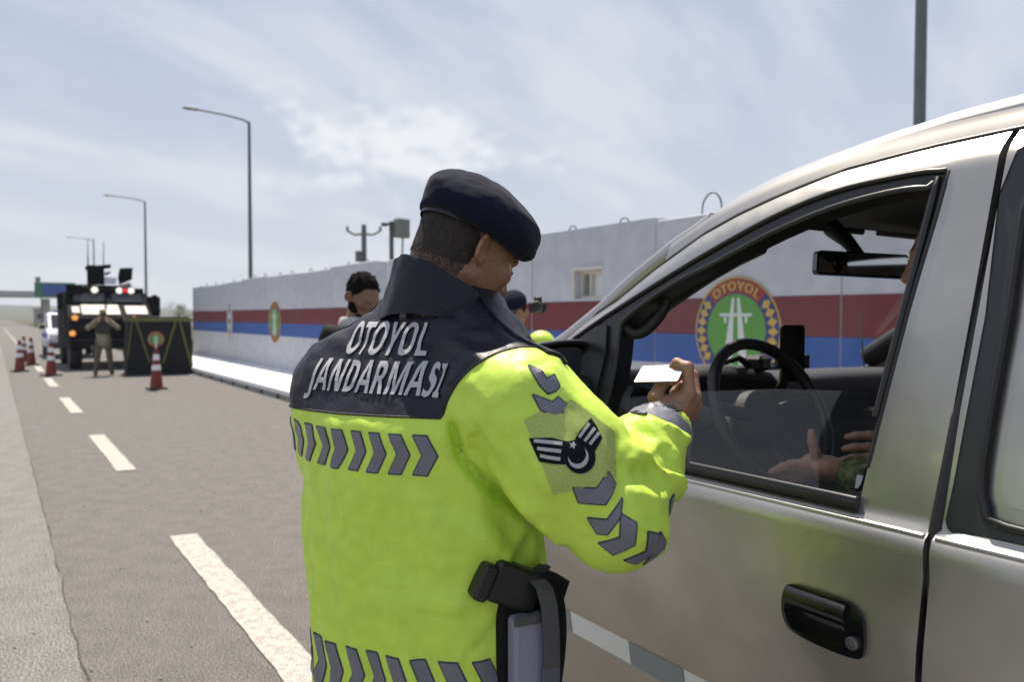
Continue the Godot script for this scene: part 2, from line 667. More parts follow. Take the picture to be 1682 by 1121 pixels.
func sky_picture() -> ImageTexture:
	var w := 1280
	var h := 640
	var a := FastNoiseLite.new()
	a.seed = 11; a.frequency = 1.0; a.fractal_octaves = 5; a.noise_type = FastNoiseLite.TYPE_SIMPLEX_SMOOTH
	a.domain_warp_enabled = true; a.domain_warp_amplitude = 0.35; a.domain_warp_frequency = 0.9
	var b := FastNoiseLite.new()
	b.seed = 5; b.frequency = 1.0; b.fractal_octaves = 4; b.noise_type = FastNoiseLite.TYPE_SIMPLEX_SMOOTH
	var d := PackedFloat32Array()
	d.resize(w * h * 3)
	var ca := Vector2(deg_to_rad(25.6), deg_to_rad(12.0))
	for y in h:
		var e := PI * (0.5 - (y + 0.5) / h)
		var se := sin(e)
		var ce := cos(e)
		for x in w:
			var i := (y * w + x) * 3
			if e < -0.03:
				d[i] = 0.22; d[i + 1] = 0.21; d[i + 2] = 0.20
				continue
			var p := wrapf(TAU * (x + 0.5) / w, -PI, PI)
			var q := Vector2(sin(p), cos(p)) * ce / (maxf(se, 0.0) + 0.16)
			# long thin bands lie across the view, from the lower left to the upper right
			var r := q.rotated(-0.45)
			var veil := a.get_noise_2d(r.x * 0.38 + 3.1, r.y * 1.15) * 0.5 + 0.5
			var fine := b.get_noise_2d(r.x * 1.3, r.y * 4.6 + 9.0) * 0.5 + 0.5
			var thick := smoothstep(0.36, 0.72, veil * 0.74 + fine * 0.28)
			var up := clampf(se, 0.0, 1.0)
			var t := pow(1.0 - up, 3.2)
			var col := Vector3(0.41, 0.49, 0.69).lerp(Vector3(0.73, 0.76, 0.80), t)
			col = col.lerp(Vector3(0.80, 0.82, 0.86), thick * 0.62)
			# a brighter torn puff
			var dx := (p - ca.x) / 0.125
			var dy := (e - ca.y) / 0.05
			var near := exp(-(dx * dx + dy * dy) * 0.9)
			if near > 0.02:
				var n2 := b.get_noise_2d(p * 9.0 + 2.0, e * 22.0) * 0.6 + b.get_noise_2d(p * 30.0, e * 55.0) * 0.45
				col = col.lerp(Vector3(0.93, 0.94, 0.96), clampf(smoothstep(0.25, 1.15, near * 1.15 + n2 * 1.15), 0.0, 1.0) * 0.8)
			d[i] = col.x / 1.5; d[i + 1] = col.y / 1.5; d[i + 2] = col.z / 1.5
	var im := Image.create_from_data(w, h, false, Image.FORMAT_RGBF, d.to_byte_array())
	return ImageTexture.create_from_image(im)

func make_materials() -> void:
	T.fine = tex(noise_image(512, 0.09, 3, 1, 0.72, 1.12))
	T.mottle = tex(noise_image(512, 0.012, 5, 2, 0.93, 1.02))
	T.bump = tex(noise_image(512, 0.06, 4, 3, 0.0, 1.0))
	T.stone = tex(noise_image(1024, 0.16, 2, 4, 0.25, 1.30))
	T.weave = weave_image()
	T.crumple = tex(crumple_image())
	T.speck = tex(noise_image(1024, 0.11, 4, 8, -0.15, 1.55))
	# aggregate: pale and dark chips, blotches of tar between
	var im := noise_image(1024, 0.2, 2, 4, -0.3, 1.35)
	var im2 := noise_image(1024, 0.010, 4, 6, 0.90, 1.04)
	var da := im.get_data()
	var db := im2.get_data()
	for i in da.size(): da[i] = clampi(int((da[i] / 255.0 * 0.66 + 0.40) * db[i]), 0, 255)
	T.asphalt = tex(Image.create_from_data(1024, 1024, false, Image.FORMAT_L8, da))
	M.asphalt = grain(mt(0.226, 0.213, 0.202, 0.92), T.asphalt, T.stone, 0.42, 0.12)
	M.asphalt_pale = grain(mt(0.305, 0.296, 0.286, 0.92), T.asphalt, T.stone, 0.36, 0.14)
	M.asphalt_detail = null
	M.paint_line = worn_paint()
	M.earth = grain(mt(0.16, 0.145, 0.085, 1.0), T.speck, T.bump, 0.13, 3.0)
	M.grass = mt(0.085, 0.11, 0.03, 0.9)
	M.wall = grain(mt(0.545, 0.565, 0.61, 0.85), T.mottle, T.bump, 0.55, 0.10)
	M.wall_b = grain(mt(0.52, 0.54, 0.585, 0.85), T.mottle, T.bump, 0.47, 0.10)
	M.foot = grain(mt(0.74, 0.74, 0.74, 0.85), T.mottle, T.bump, 0.5, 0.3)
	M.raw = grain(mt(0.30, 0.30, 0.29, 0.9), T.mottle, T.bump, 0.8, 0.4)
	M.red_band = grain(mt(0.155, 0.028, 0.036, 0.75), T.mottle, T.bump, 0.6, 0.2)
	M.blue_band = grain(mt(0.035, 0.105, 0.36, 0.75), T.mottle, T.bump, 0.6, 0.2)
	M.rebar = mt(0.11, 0.10, 0.095, 0.7, 0.6)
	M.steel = grain(mt(0.15, 0.16, 0.165, 0.55, 0.3), T.mottle, null, 0.7)
	M.dark_steel = grain(mt(0.10, 0.105, 0.11, 0.55, 0.4), T.mottle, null, 0.7)
	M.gold = mt(0.52, 0.36, 0.07, 0.6)
	M.emblem_red = mt(0.25, 0.035, 0.03, 0.6)
	M.emblem_blue = mt(0.03, 0.04, 0.20, 0.6)
	M.emblem_green = mt(0.09, 0.30, 0.045, 0.6)
	M.emblem_white = mt(0.62, 0.66, 0.68, 0.6)
	M.black = mt(0.012, 0.012, 0.013, 0.5)
	M.rubber = grain(mt(0.014, 0.014, 0.015, 0.75), T.mottle, null, 2.0)
	M.glass = glass(0.08)
	M.white = mt(0.75, 0.75, 0.74, 0.5)
	M.cream = mt(0.62, 0.58, 0.50, 0.6)
	M.concrete = grain(mt(0.36, 0.35, 0.335, 0.9), T.mottle, T.bump, 0.15, 0.4)
	M.hill = grain(mt(0.12, 0.135, 0.09, 1.0), T.speck, null, 0.004)
	M.sign_green = mt(0.02, 0.16, 0.08, 0.5)
	M.sign_blue = mt(0.03, 0.09, 0.34, 0.5)
	M.orange = mt(0.45, 0.10, 0.02, 0.5)

func glass(alpha: float, tint := Vector3(0.9, 1.0, 0.97), rough := 0.0) -> StandardMaterial3D:
	var m := StandardMaterial3D.new()
	m.transparency = BaseMaterial3D.TRANSPARENCY_ALPHA
	m.albedo_color = lin(tint.x, tint.y, tint.z, alpha)
	m.roughness = rough
	m.metallic_specular = 0.5
	return m

func crumple_image() -> Image:
	var q := FastNoiseLite.new()
	q.seed = 77
	q.noise_type = FastNoiseLite.TYPE_SIMPLEX_SMOOTH
	q.frequency = 0.011
	q.fractal_type = FastNoiseLite.FRACTAL_RIDGED
	q.fractal_octaves = 3
	q.fractal_gain = 0.42
	q.domain_warp_enabled = true
	q.domain_warp_amplitude = 18.0
	q.domain_warp_frequency = 0.012
	var im := q.get_seamless_image(512, 512, false, false, 0.15, true)
	im.convert(Image.FORMAT_L8)
	return im

func weave_image() -> ImageTexture:
	var s := 64
	var im := Image.create(s, s, false, Image.FORMAT_L8)
	for y in s:
		for x in s:
			var a := 0.5 + 0.5 * sin(TAU * x / 8.0)
			var b := 0.5 + 0.5 * sin(TAU * y / 8.0)
			var over := (int(x / 8) + int(y / 8)) % 2 == 0
			var g := (a if over else b) * 0.8 + 0.2
			im.set_pixel(x, y, Color(g, g, g))
	return tex(im)

func worn_paint() -> StandardMaterial3D:
	# paint with chips where the stones of the road show through
	var p := noise_image(1024, 0.14, 3, 21, 0.0, 1.0).get_data()
	var q := noise_image(1024, 0.02, 3, 22, 0.0, 1.0).get_data()
	var rgb := PackedByteArray()
	rgb.resize(p.size() * 3)
	var worn := lin(0.20, 0.19, 0.175)
	var paint := lin(0.50, 0.48, 0.44)
	for i in p.size():
		var t := smoothstep(0.34, 0.58, p[i] / 255.0 + (q[i] / 255.0 - 0.5) * 0.35)
		var c := worn.lerp(paint, t)
		rgb[i * 3] = int(c.r * 255); rgb[i * 3 + 1] = int(c.g * 255); rgb[i * 3 + 2] = int(c.b * 255)
	var m := mt(1, 1, 1, 0.85)
	return grain(m, tex(Image.create_from_data(1024, 1024, false, Image.FORMAT_RGB8, rgb)), T.stone, 0.75, 0.10)

func sheet(x0: float, z0: float, x1: float, z1: float, y: float, nx := 1, nz := 1) -> MB:
	var m := MB.new()
	for i in nx:
		for j in nz:
			var xa := lerpf(x0, x1, float(i) / nx)
			var xb := lerpf(x0, x1, float(i + 1) / nx)
			var za := lerpf(z0, z1, float(j) / nz)
			var zb := lerpf(z0, z1, float(j + 1) / nz)
			m.facing([Vector3(xa, y, za), Vector3(xb, y, za), Vector3(xb, y, zb), Vector3(xa, y, zb)], Vector3.UP)
	return m

const WALL_X := 5.92
const KERB_X := 4.60

func setting() -> void:
	structure("ground", sheet(-1500, 400, 1500, -2600, -0.06, 4, 4), M.earth)
	var road := structure("road", sheet(-16, 60, KERB_X + 0.25, -420, 0.0, 2, 40), M.asphalt)
	# the older, paler lane: its edge is a ragged saw-cut joint
	var rng := RandomNumberGenerator.new()
	rng.seed = 4
	var lane := MB.new()
	var z := 40.0
	var e0 := 0.31
	while z > -300.0:
		var step := 0.35 if z > -14.0 else 1.5
		if z > 6.0: step = 3.0
		var e1 := 0.31 + rng.randf_range(-0.012, 0.012)
		lane.facing([Vector3(-3.3, 0.004, z), Vector3(e0, 0.004, z), Vector3(e1, 0.004, z - step), Vector3(-3.3, 0.004, z - step)], Vector3.UP)
		z -= step
		e0 = e1
	part("old_lane", lane, M.asphalt_pale, road)
	var tar := MB.new()
	z = 2.0
	e0 = 0.31
	while z > -60.0:
		var w := rng.randf_range(0.002, 0.006)
		var e1 := 0.315 + rng.randf_range(-0.012, 0.012)
		if rng.randf() < 0.8: tar.facing([Vector3(e0 - w, 0.0065, z), Vector3(e0 + w, 0.0065, z), Vector3(e1 + w, 0.0065, z - 0.22), Vector3(e1 - w, 0.0065, z - 0.22)], Vector3.UP)
		z -= 0.22
		e0 = e1
	var ts := part("tar_seam", tar, grain(mt(0.13, 0.115, 0.105, 0.9), T.speck, null, 1.0), road)
	ts.set_meta("kind", "stuff")
	# painted dashes, with worn edges
	for k in range(-3, 22):
		var a := -3.2 - k * 5.85 + 0.0
		var b := a - 2.95
		if k == 0: a = -3.05
		var m := MB.new()
		var pts := []
		var steps := 24 if k >= 0 and k < 3 else 6
		for i in steps + 1:
			var t := float(i) / steps
			var w0 := 1.035 + rng.randf_range(-0.006, 0.006)
			var w1 := 1.215 + rng.randf_range(-0.006, 0.006)
			pts.append([Vector3(w0, 0.008, lerpf(a, b, t)), Vector3(w1, 0.008, lerpf(a, b, t) + 0.03)])
		for i in steps:
			m.facing([pts[i][0], pts[i][1], pts[i + 1][1], pts[i + 1][0]], Vector3.UP)
		part("lane_dash", m, M.paint_line, road)
	# pebbles and crumbs lying on the road
	var crumbs := MB.new()
	for i in 420:
		var pz := -2.6 - pow(rng.randf(), 2.0) * 14.0
		var px := rng.randf_range(-0.4, 4.4)
		var r := rng.randf_range(0.0025, 0.007)
		crumbs.box(Vector3(px, 0.004 + r * 0.6, pz), Vector3(r * 2, r * 1.3, r * 1.6), Basis(Vector3(0.3, 1, 0.2).normalized(), rng.randf() * TAU), r * 0.5)
	var cr := part("grit", crumbs, M.raw, road)
	cr.set_meta("kind", "stuff")
	# wall of precast panels
	var joints := [[-1.81, -4.07], [-4.08, -6.30], [-6.31, -8.62], [-8.64, -10.90], [-10.91, -13.17]]
	for k in 7: joints.append([-13.79 - k * 2.3, -16.08 - k * 2.3])
	joints.push_front([0.46, -1.80])
	joints.push_front([2.73, 0.47])
	for k in joints.size(): wall_panel(joints[k][0], joints[k][1], k, rng)
	# scrub at the foot of the wall's far end and beyond
	var tufts := MB.new()
	for i in 2600:
		var d := rng.randf()
		var px := rng.randf_range(5.2, 60.0) if d < 0.75 else rng.randf_range(4.9, 12.0)
		var pz := rng.randf_range(-140.0, -31.0) if d < 0.75 else rng.randf_range(-60.0, -30.5)
		var hgt := rng.randf_range(0.08, 0.28)
		var t := rng.randf() * TAU
		for q in 3:
			var dir := Vector3(cos(t + q * 2.1), 0, sin(t + q * 2.1))
			var s := dir.cross(Vector3.UP) * hgt * 0.16
			var b := Vector3(px, -0.06, pz)
			tufts.tri(b - s, b + s, b + dir * hgt * 0.45 + Vector3(0, hgt, 0))
	var tf := part("scrub", tufts, M.grass, self)
	tf.set_meta("kind", "stuff")
	tag(tf, "tufts of green scrub growing beyond the far end of the striped wall", "scrub")

var panel_meshes := {}
func wall_panel(z0: float, z1: float, k: int, rng: RandomNumberGenerator) -> void:
	var zc := (z0 + z1) / 2
	var w := z0 - z1
	var top: float = 2.62 + [0.0, 0.01, -0.02, 0.0, 0.045, 0.0, -0.015, 0.02, -0.02, 0.0, 0.03, 0.0, -0.02, 0.0, 0.0][k % 15]
	var label := "plain white concrete wall panel with red and blue stripes"
	var grp := "plain striped concrete wall panels"
	var window := z0 < -6.2 and z0 > -6.5
	var emblem := ""
	if z0 < -4.0 and z0 > -4.2: emblem = "green"
	elif z1 < -20.1 and z0 > -20.0: emblem = "green"
	elif z1 < -24.7 and z0 > -24.6: emblem = "grey"
	if window:
		label = "striped concrete wall panel with a small framed window"; grp = ""
	elif emblem == "grey":
		label = "striped concrete wall panel painted with a narrow grey and white crest"; grp = ""
	elif emblem and z0 > -5.0:
		label = "striped wall panel with the green highway emblem, seen through the van window"; grp = ""
	elif emblem:
		label = "striped wall panel with a green emblem next to the grey crest panel"; grp = ""
	var t := thing("concrete_wall_panel", label, "wall panel", Vector3(WALL_X, 0, zc), 0.0, grp)
	var hole := rect(-7.71, 1.81, -7.20, 2.15)
	var local := PackedVector2Array()
	for p in hole: local.append(Vector2(p.x - zc, p.y))
	# skin of the road side, then the body behind it
	var m := MB.new()
	m.panel(rect(-w / 2, 0.29, w / 2, top - 0.012), [local] if window else [], 0.6, func(p): return Vector3(0, p.y, p.x), Vector3.LEFT, 0.11)
	if window:
		var lo := local[0]
		var hi := local[2]
		m.box(Vector3(0.17, top / 2 , (lo.x - w / 2) / 2), Vector3(0.2, top, lo.x + w / 2), Basis(), 0.01)
		m.box(Vector3(0.17, top / 2, (hi.x + w / 2) / 2), Vector3(0.2, top, w / 2 - hi.x), Basis(), 0.01)
		m.box(Vector3(0.17, lo.y / 2, (lo.x + hi.x) / 2), Vector3(0.198, lo.y, hi.x - lo.x), Basis(), 0.0)
		m.box(Vector3(0.17, (top + hi.y) / 2, (lo.x + hi.x) / 2), Vector3(0.198, top - hi.y, hi.x - lo.x), Basis(), 0.0)
	else:
		m.box(Vector3(0.142, top / 2, 0), Vector3(0.278, top, w - 0.006), Basis(), 0.018)
	part("slab", m, M.wall if k % 2 else M.wall_b, t)
	for b in [["red_stripe", 1.425, 1.775, M.red_band], ["blue_stripe", 1.115, 1.424, M.blue_band]]:
		var s := MB.new()
		var ho := [local] if window and b[1] > 1.9 else []
		s.panel(rect(-w / 2 + 0.004, b[1] + rng.randf_range(-0.006, 0.0), w / 2 - 0.004, b[2] + rng.randf_range(-0.004, 0.008)), ho, 0.8, func(p): return Vector3(-0.004, p.y, p.x), Vector3.LEFT, 0.004)
		part(b[0], s, b[3], t)
	# the foot: a sloping slab towards the road, with pockets for the forks of a loader
	var f := MB.new()
	var fx := KERB_X - WALL_X
	f.prism(PackedVector2Array([Vector2(fx, 0.10), Vector2(0.0, 0.10), Vector2(0.0, 0.305), Vector2(fx + 0.03, 0.205), Vector2(fx, 0.18)]), w - 0.012, Transform3D(Basis(), Vector3(0, 0, w / 2 - 0.006)), 0.004)
	var foot := part("foot", f, M.foot, t)
	var g := MB.new()
	for q in [[-w / 2 + 0.006, -w * 0.30], [-w * 0.20, w * 0.20], [w * 0.30, w / 2 - 0.006]]:
		g.box(Vector3(fx / 2 + 0.012, 0.045, (q[0] + q[1]) / 2), Vector3(-fx - 0.03, 0.114, q[1] - q[0]), Basis(), 0.006)
	part("foot_block", g, M.raw, foot)
	# lifting loops of bent bar
	for q in [-w * 0.2, w * 0.22]:
		var l := MB.new()
		var hh := rng.randf_range(0.07, 0.12)
		if z0 < -4.0 and z0 > -4.2 and q < 0.0: hh = 0.24
		var ww := 0.05 + hh * 0.35
		var p := []
		for j in 13:
			var a := PI * j / 12.0
			p.append(Vector3(0.13 + rng.randf_range(-0.004, 0.004), top - 0.02 + pow(sin(a), 0.7) * hh, q + cos(a) * ww))
		var rr := []
		for j in 13: rr.append(0.0085)
		l.tube(p, rr, 6)
		part("lifting_loop", l, M.rebar, t)
	if emblem: make_emblem(t, Vector3(-0.0085, 1.46, ((-5.19 if z0 > -5.0 else -20.04) if emblem == "green" else -24.6) - zc), 0.52, emblem == "grey")
	if window:
		var lo := local[0]
		var hi := local[2]
		var fr := MB.new()
		var mid := (lo + hi) / 2
		for q in [[lo.x + 0.02, mid.y, 0.04, hi.y - lo.y], [hi.x - 0.02, mid.y, 0.04, hi.y - lo.y], [lerpf(lo.x, hi.x, 0.38), mid.y, 0.03, hi.y - lo.y - 0.08]]:
			fr.box(Vector3(0.11, q[1], q[0]), Vector3(0.05, q[3], q[2]), Basis(), 0.005)
		for q in [lo.y + 0.02, hi.y - 0.02]:
			fr.box(Vector3(0.112, q, mid.x), Vector3(0.045, 0.04, hi.x - lo.x - 0.08), Basis(), 0.005)
		var frame := part("window_frame", fr, M.cream, t)
		var pa := MB.new()
		pa.box(Vector3(0.115, mid.y, mid.x), Vector3(0.006, hi.y - lo.y - 0.06, hi.x - lo.x - 0.06), Basis(), 0.0)
		part("pane", pa, M.glass, frame)
		var cu := MB.new()
		cu.box(Vector3(0.155, mid.y, lerpf(lo.x, hi.x, 0.66)), Vector3(0.01, hi.y - lo.y, (hi.x - lo.x) * 0.62), Basis(), 0.0)
		part("blind", cu, M.white, frame)
		var bk := MB.new()
		bk.box(Vector3(0.24, mid.y, mid.x), Vector3(0.02, hi.y - lo.y + 0.05, hi.x - lo.x + 0.05), Basis(), 0.0)
		part("window_back", bk, M.black, frame)
		var li := MB.new()
		li.box(Vector3(-0.006, hi.y + 0.02, mid.x), Vector3(0.03, 0.035, hi.x - lo.x + 0.06), Basis(), 0.004)
		li.box(Vector3(-0.006, mid.y, lo.x - 0.017), Vector3(0.03, hi.y - lo.y, 0.03), Basis(), 0.004)
		part("window_trim", li, M.cream, frame)

# round emblem, its middle at `at` in the parent's axes, facing -x (or +z when turned)
func make_emblem(parent: Node3D, at: Vector3, r: float, grey := false, basis := Basis(Vector3.BACK, Vector3.UP, Vector3.LEFT)) -> void:
	var st := 0.0022 if r > 0.3 else 0.0016
	var xf := func(k: int) -> Transform3D: return Transform3D(basis, at + basis.z * st * k)
	var disc := func(rad: float, k: int) -> MB:
		var m := MB.new()
		m.prism(circle(0, 0, rad, 48), st * 0.8, xf.call(k))
		return m
	if grey:
		var m := MB.new()
		m.prism(circle(0, 0, r * 0.62, 40, r), st * 0.8, xf.call(0))
		var e := part("crest", m, M.emblem_white, parent)
		for q in [[0.50, 0.82, M.raw, 1], [0.30, 0.5, M.emblem_white, 2], [0.2, 0.2, M.emblem_red, 3]]:
			var s := MB.new()
			s.prism(circle(0, 0, r * q[0], 32, r * q[1]), st * 0.8, xf.call(q[3]))
			part("crest_field", s, q[2], e)
		var s2 := MB.new()
		for q in [[-0.12, 0.80, 0.12, 1.0], [-0.1, -0.98, 0.1, -0.84]]:
			s2.prism(rect(q[0] * r, q[1] * r, q[2] * r, q[3] * r), st * 0.8, xf.call(4))
		part("crest_mark", s2, M.emblem_red, e)
		return
	var em := part("emblem", disc.call(r, 0), M.gold, parent)
	part("ring", disc.call(r * 0.965, 1), M.emblem_blue, em)
	for q in [[PI / 2, 0.78], [-PI / 2, 0.72]]:
		var red := MB.new()
		var poly := PackedVector2Array()
		for j in 13: poly.append(Vector2.from_angle(q[0] - q[1] + q[1] * 2 * j / 12.0) * r * 0.965)
		for j in 13: poly.append(Vector2.from_angle(q[0] + q[1] - q[1] * 2 * j / 12.0) * r * 0.70)
		red.prism(poly, st * 0.8, xf.call(2))
		part("red_arc", red, M.emblem_red, em)
	for side in [0.0, PI]:
		for j in 7:
			var a: float = side + (j - 3) * 0.205
			var c := Vector2.from_angle(a) * r * 0.835
			var m := MB.new()
			var u := Vector2.from_angle(a)
			var w := u.orthogonal()
			var o := r * 0.115
			m.prism(PackedVector2Array([c + u * o, c + w * o * 0.75, c - u * o, c - w * o * 0.75]), st * 0.8, xf.call(3))
			part("diamond", m, M.gold, em)
	# words bent along the ring
	for q in [["OTOYOL", 0.60, 1.0], ["JANDARMASI", 0.62, -1.0]]:
		var l := letters(q[0], r * 0.17, r * 0.96 * q[1] * 2.0, r * 0.1)
		for i in l.v.size():
			var p := l.v[i]
			var a: float = PI / 2 - p.x / (r * 0.83) if q[2] > 0 else -PI / 2 + p.x / (r * 0.83)
			var rad: float = r * 0.83 + p.y * q[2]
			l.v[i] = xf.call(3) * Vector3(cos(a) * rad, sin(a) * rad, 0)
			l.n[i] = basis.z
		part("lettering", l, M.gold, em)
	part("field", disc.call(r * 0.68, 3), M.emblem_green, em)
	var road := MB.new()
	var f := r * 0.68
	for s in [-1.0, 1.0]:
		road.prism(PackedVector2Array([Vector2(s * f * 0.05, f * 0.90), Vector2(s * f * 0.13, f * 0.90), Vector2(s * f * 0.42, -f * 0.88), Vector2(s * f * 0.12, -f * 0.97)]), st * 0.8, xf.call(4))
		road.prism(rect(s * f * 0.36 - f * 0.04, f * 0.22, s * f * 0.36 + f * 0.04, f * 0.40), st * 0.8, xf.call(4))
	road.prism(rect(-f * 0.55, f * 0.40, f * 0.55, f * 0.48), st * 0.8, xf.call(5))
	part("highway_mark", road, M.emblem_white, em)

func lamp_post(z: float, h: float, label: String) -> void:
	var t := thing("street_lamp", label, "street lamp", Vector3(9.2, 0, z), 0.0, "street lamps behind the wall")
	var m := MB.new()
	m.tube([Vector3(0, -0.05, 0), Vector3(0, h * 0.5, 0), Vector3(0, h, 0)], [0.105, 0.085, 0.06] if z < -20 else [0.075, 0.066, 0.05], 12)
	m.box(Vector3(0, 0.01, 0), Vector3(0.4, 0.04, 0.4), Basis(), 0.006)
	part("pole", m, M.steel, t)
	var a := MB.new()
	a.tube([Vector3(0.0, h - 0.05, 0), Vector3(-0.25, h + 0.06, 0), Vector3(-1.0, h + 0.16, 0), Vector3(-2.0, h + 0.22, 0)], [0.045, 0.045, 0.04, 0.035], 8)
	part("arm", a, M.steel, t)
	var l := MB.new()
	l.tube([Vector3(-1.9, h + 0.21, 0), Vector3(-2.15, h + 0.23, 0), Vector3(-2.55, h + 0.24, 0), Vector3(-2.66, h + 0.22, 0)], [0.05, 0.13, 0.12, 0.05], 10, true, 0.45)
	var hd := part("lamp_head", l, M.steel, t)
	var g := MB.new()
	g.box(Vector3(-2.35, h + 0.178, 0), Vector3(0.34, 0.02, 0.16), Basis(), 0.008)
	part("lens", g, M.white, hd)

func far_things() -> void:
	lamp_post(-5.33, 9.8, "tall grey lamp post rising behind the van roof")
	lamp_post(-34.6, 9.85, "tall grey lamp post with a single arm behind the striped wall")
	lamp_post(-62.4, 9.85, "lamp post with one arm standing behind the armoured vehicle's turret")
	lamp_post(-97.5, 9.85, "distant lamp post beside the green road sign")
	# power pole with two raised arms
	var t := thing("power_pole", "thin power pole with two upswept arms behind the wall", "power pole", Vector3(11.73, 0, -28.28))
	var m := MB.new()
	m.tube([Vector3(0, -0.1, 0), Vector3(0, 5.05, 0)], [0.13, 0.09], 10)
	part("pole", m, M.steel, t)
	for s in [-1.0, 1.0]:
		var a := MB.new()
		var rt: Vector3 = Vector3(0.84, 0, 0.54) * s
		a.tube([Vector3(0, 4.72, 0), rt * 0.35 + Vector3(0, 4.68, 0), rt * 0.62 + Vector3(0, 4.82, 0)], [0.05, 0.045, 0.04], 8)
		var ar := part("arm", a, M.steel, t)
		var i := MB.new()
		i.lathe([Vector2(0.001, 0), Vector2(0.07, 0.02), Vector2(0.05, 0.07), Vector2(0.07, 0.12), Vector2(0.04, 0.19), Vector2(0.001, 0.2)], Transform3D(Basis(), rt * 0.62 + Vector3(0, 4.80, 0)), 10)
		part("insulator", i, M.raw, ar)
	var tb := MB.new()
	tb.box(Vector3(-0.22, 3.85, 0.05), Vector3(0.22, 0.4, 0.25), Basis(), 0.02)
	part("junction_box", tb, M.steel, t)
	# post with a grey cabinet
	t = thing("camera_post", "dark post carrying a grey square cabinet above the wall", "post", Vector3(6.80, 0, -14.74))
	m = MB.new()
	m.tube([Vector3(-0.10, -0.05, 0), Vector3(-0.10, 3.5, 0)], [0.045, 0.045], 10)
	part("post", m, M.dark_steel, t)
	m = MB.new()
	m.box(Vector3(0.10, 3.37, 0.06), Vector3(0.3, 0.38, 0.18), Basis(Vector3.UP, 0.3), 0.015)
	part("cabinet", m, grain(mt(0.20, 0.21, 0.19, 0.6), T.mottle, null, 1.0), t)
	m = MB.new()
	m.tube([Vector3(-0.10, 3.45, 0), Vector3(-0.22, 3.44, 0.02)], [0.03, 0.03], 8)
	m.box(Vector3(-0.26, 3.43, 0.02), Vector3(0.12, 0.07, 0.07), Basis(), 0.01)
	part("camera_head", m, M.dark_steel, t)
	m = MB.new()
	m.tube([Vector3(0.12, 3.18, 0.06), Vector3(0.12, 2.75, 0.03), Vector3(-0.08, 2.6, 0)], [0.018, 0.018, 0.018], 6)
	part("cable", m, M.black, t)
	# overpass far down the road
	t = thing("overpass", "long grey concrete overpass crossing far down the road", "bridge", Vector3(0, 0, -190))
	m = MB.new()
	m.box(Vector3(-29, 5.75, 0), Vector3(92, 0.55, 9), Basis(), 0.05)
	part("deck", m, M.concrete, t)
	m = MB.new()
	m.box(Vector3(-29, 6.35, 4.3), Vector3(92, 0.6, 0.25), Basis(), 0.03)
	part("parapet", m, M.concrete, t)
	for x in [-22.0, -8.0, 9.0]:
		m = MB.new()
		m.box(Vector3(x, 2.6, 0), Vector3(1.2, 5.1, 6.0), Basis(), 0.1)
		part("pier", m, M.concrete, t)
	m = MB.new()
	m.prism(PackedVector2Array([Vector2(13.0, 0), Vector2(24, 0), Vector2(17, 5.1), Vector2(13.0, 5.1)]), 9.0, Transform3D(Basis(), Vector3(0, -0.05, 4.4)))
	part("abutment_bank", m, M.hill, t)
	for x in [7.5]:
		m = MB.new()
		m.tube([Vector3(x, 6.0, 4), Vector3(x, 9.5, 4)], [0.5, 0.45], 8)
		part("deck_post", m, M.steel, t)
	# gantry sign
	t = thing("road_sign", "green road sign with a blue panel above the far road", "road sign", Vector3(6.1, 0, -108))
	m = MB.new()
	m.box(Vector3(0, 4.75, 0), Vector3(4.2, 1.7, 0.12), Basis(), 0.03)
	part("panel", m, M.sign_green, t)
	m = MB.new()
	m.box(Vector3(0.1, 4.75, 0.075), Vector3(2.7, 1.2, 0.02), Basis(), 0.005)
	part("blue_field", m, M.sign_blue, t)
	for s in [-1.4, 1.4]:
		m = MB.new()
		m.tube([Vector3(s, 0, -0.15), Vector3(s, 5.4, -0.15)], [0.1, 0.09], 8)
		part("leg", m, M.steel, t)
	t = thing("arrow_sign", "tall pale sign with two orange plates beside the green road sign", "road sign", Vector3(8.6, 0, -98))
	m = MB.new()
	m.box(Vector3(0, 3.3, 0), Vector3(1.6, 3.6, 0.1), Basis(), 0.02)
	part("panel", m, grain(mt(0.18, 0.27, 0.22, 0.6), T.mottle, null, 0.4), t)
	for y in [4.55, 2.95]:
		m = MB.new()
		m.box(Vector3(0.05, y, 0.07), Vector3(0.95, 0.7, 0.02), Basis(), 0.02)
		part("orange_plate", m, M.orange, t)
	m = MB.new()
	m.tube([Vector3(0, 0, -0.1), Vector3(0, 2, -0.1)], [0.08, 0.08], 8)
	part("leg", m, M.steel, t)
	# small cabin and a yellow barrel far off on the left
	t = thing("roadside_cabin", "small pale roadside cabin under the far overpass", "cabin", Vector3(6.4, 0, -150))
	m = MB.new()
	m.box(Vector3(0, 1.4, 0), Vector3(2.0, 2.8, 2.0), Basis(), 0.05)
	part("wall", m, M.concrete, t)
	m = MB.new()
	m.box(Vector3(0, 2.87, 0), Vector3(2.4, 0.14, 2.4), Basis(), 0.03)
	part("roof", m, M.concrete, t)
	m = MB.new()
	m.box(Vector3(-0.1, 1.6, 1.01), Vector3(0.9, 0.8, 0.04), Basis(), 0.01)
	part("window", m, M.black, t)
	t = thing("crash_barrel", "yellow crash barrel standing in the road by the cabin", "barrel", Vector3(5.2, 0, -120))
	m = MB.new()
	m.lathe([Vector2(0.36, 0), Vector2(0.42, 0.3), Vector2(0.40, 0.62), Vector2(0.30, 0.66), Vector2(0.001, 0.68)], Transform3D(), 16)
	part("body", m, mt(0.35, 0.36, 0.03, 0.6), t)
	m = MB.new()
	m.lathe([Vector2(0.425, 0.28), Vector2(0.425, 0.42)], Transform3D(), 16)
	part("band", m, M.white, t)
	# guard rail on the far left edge and hills on the horizon
	var rng := RandomNumberGenerator.new()
	rng.seed = 9
	var no := FastNoiseLite.new()
	no.seed = 3
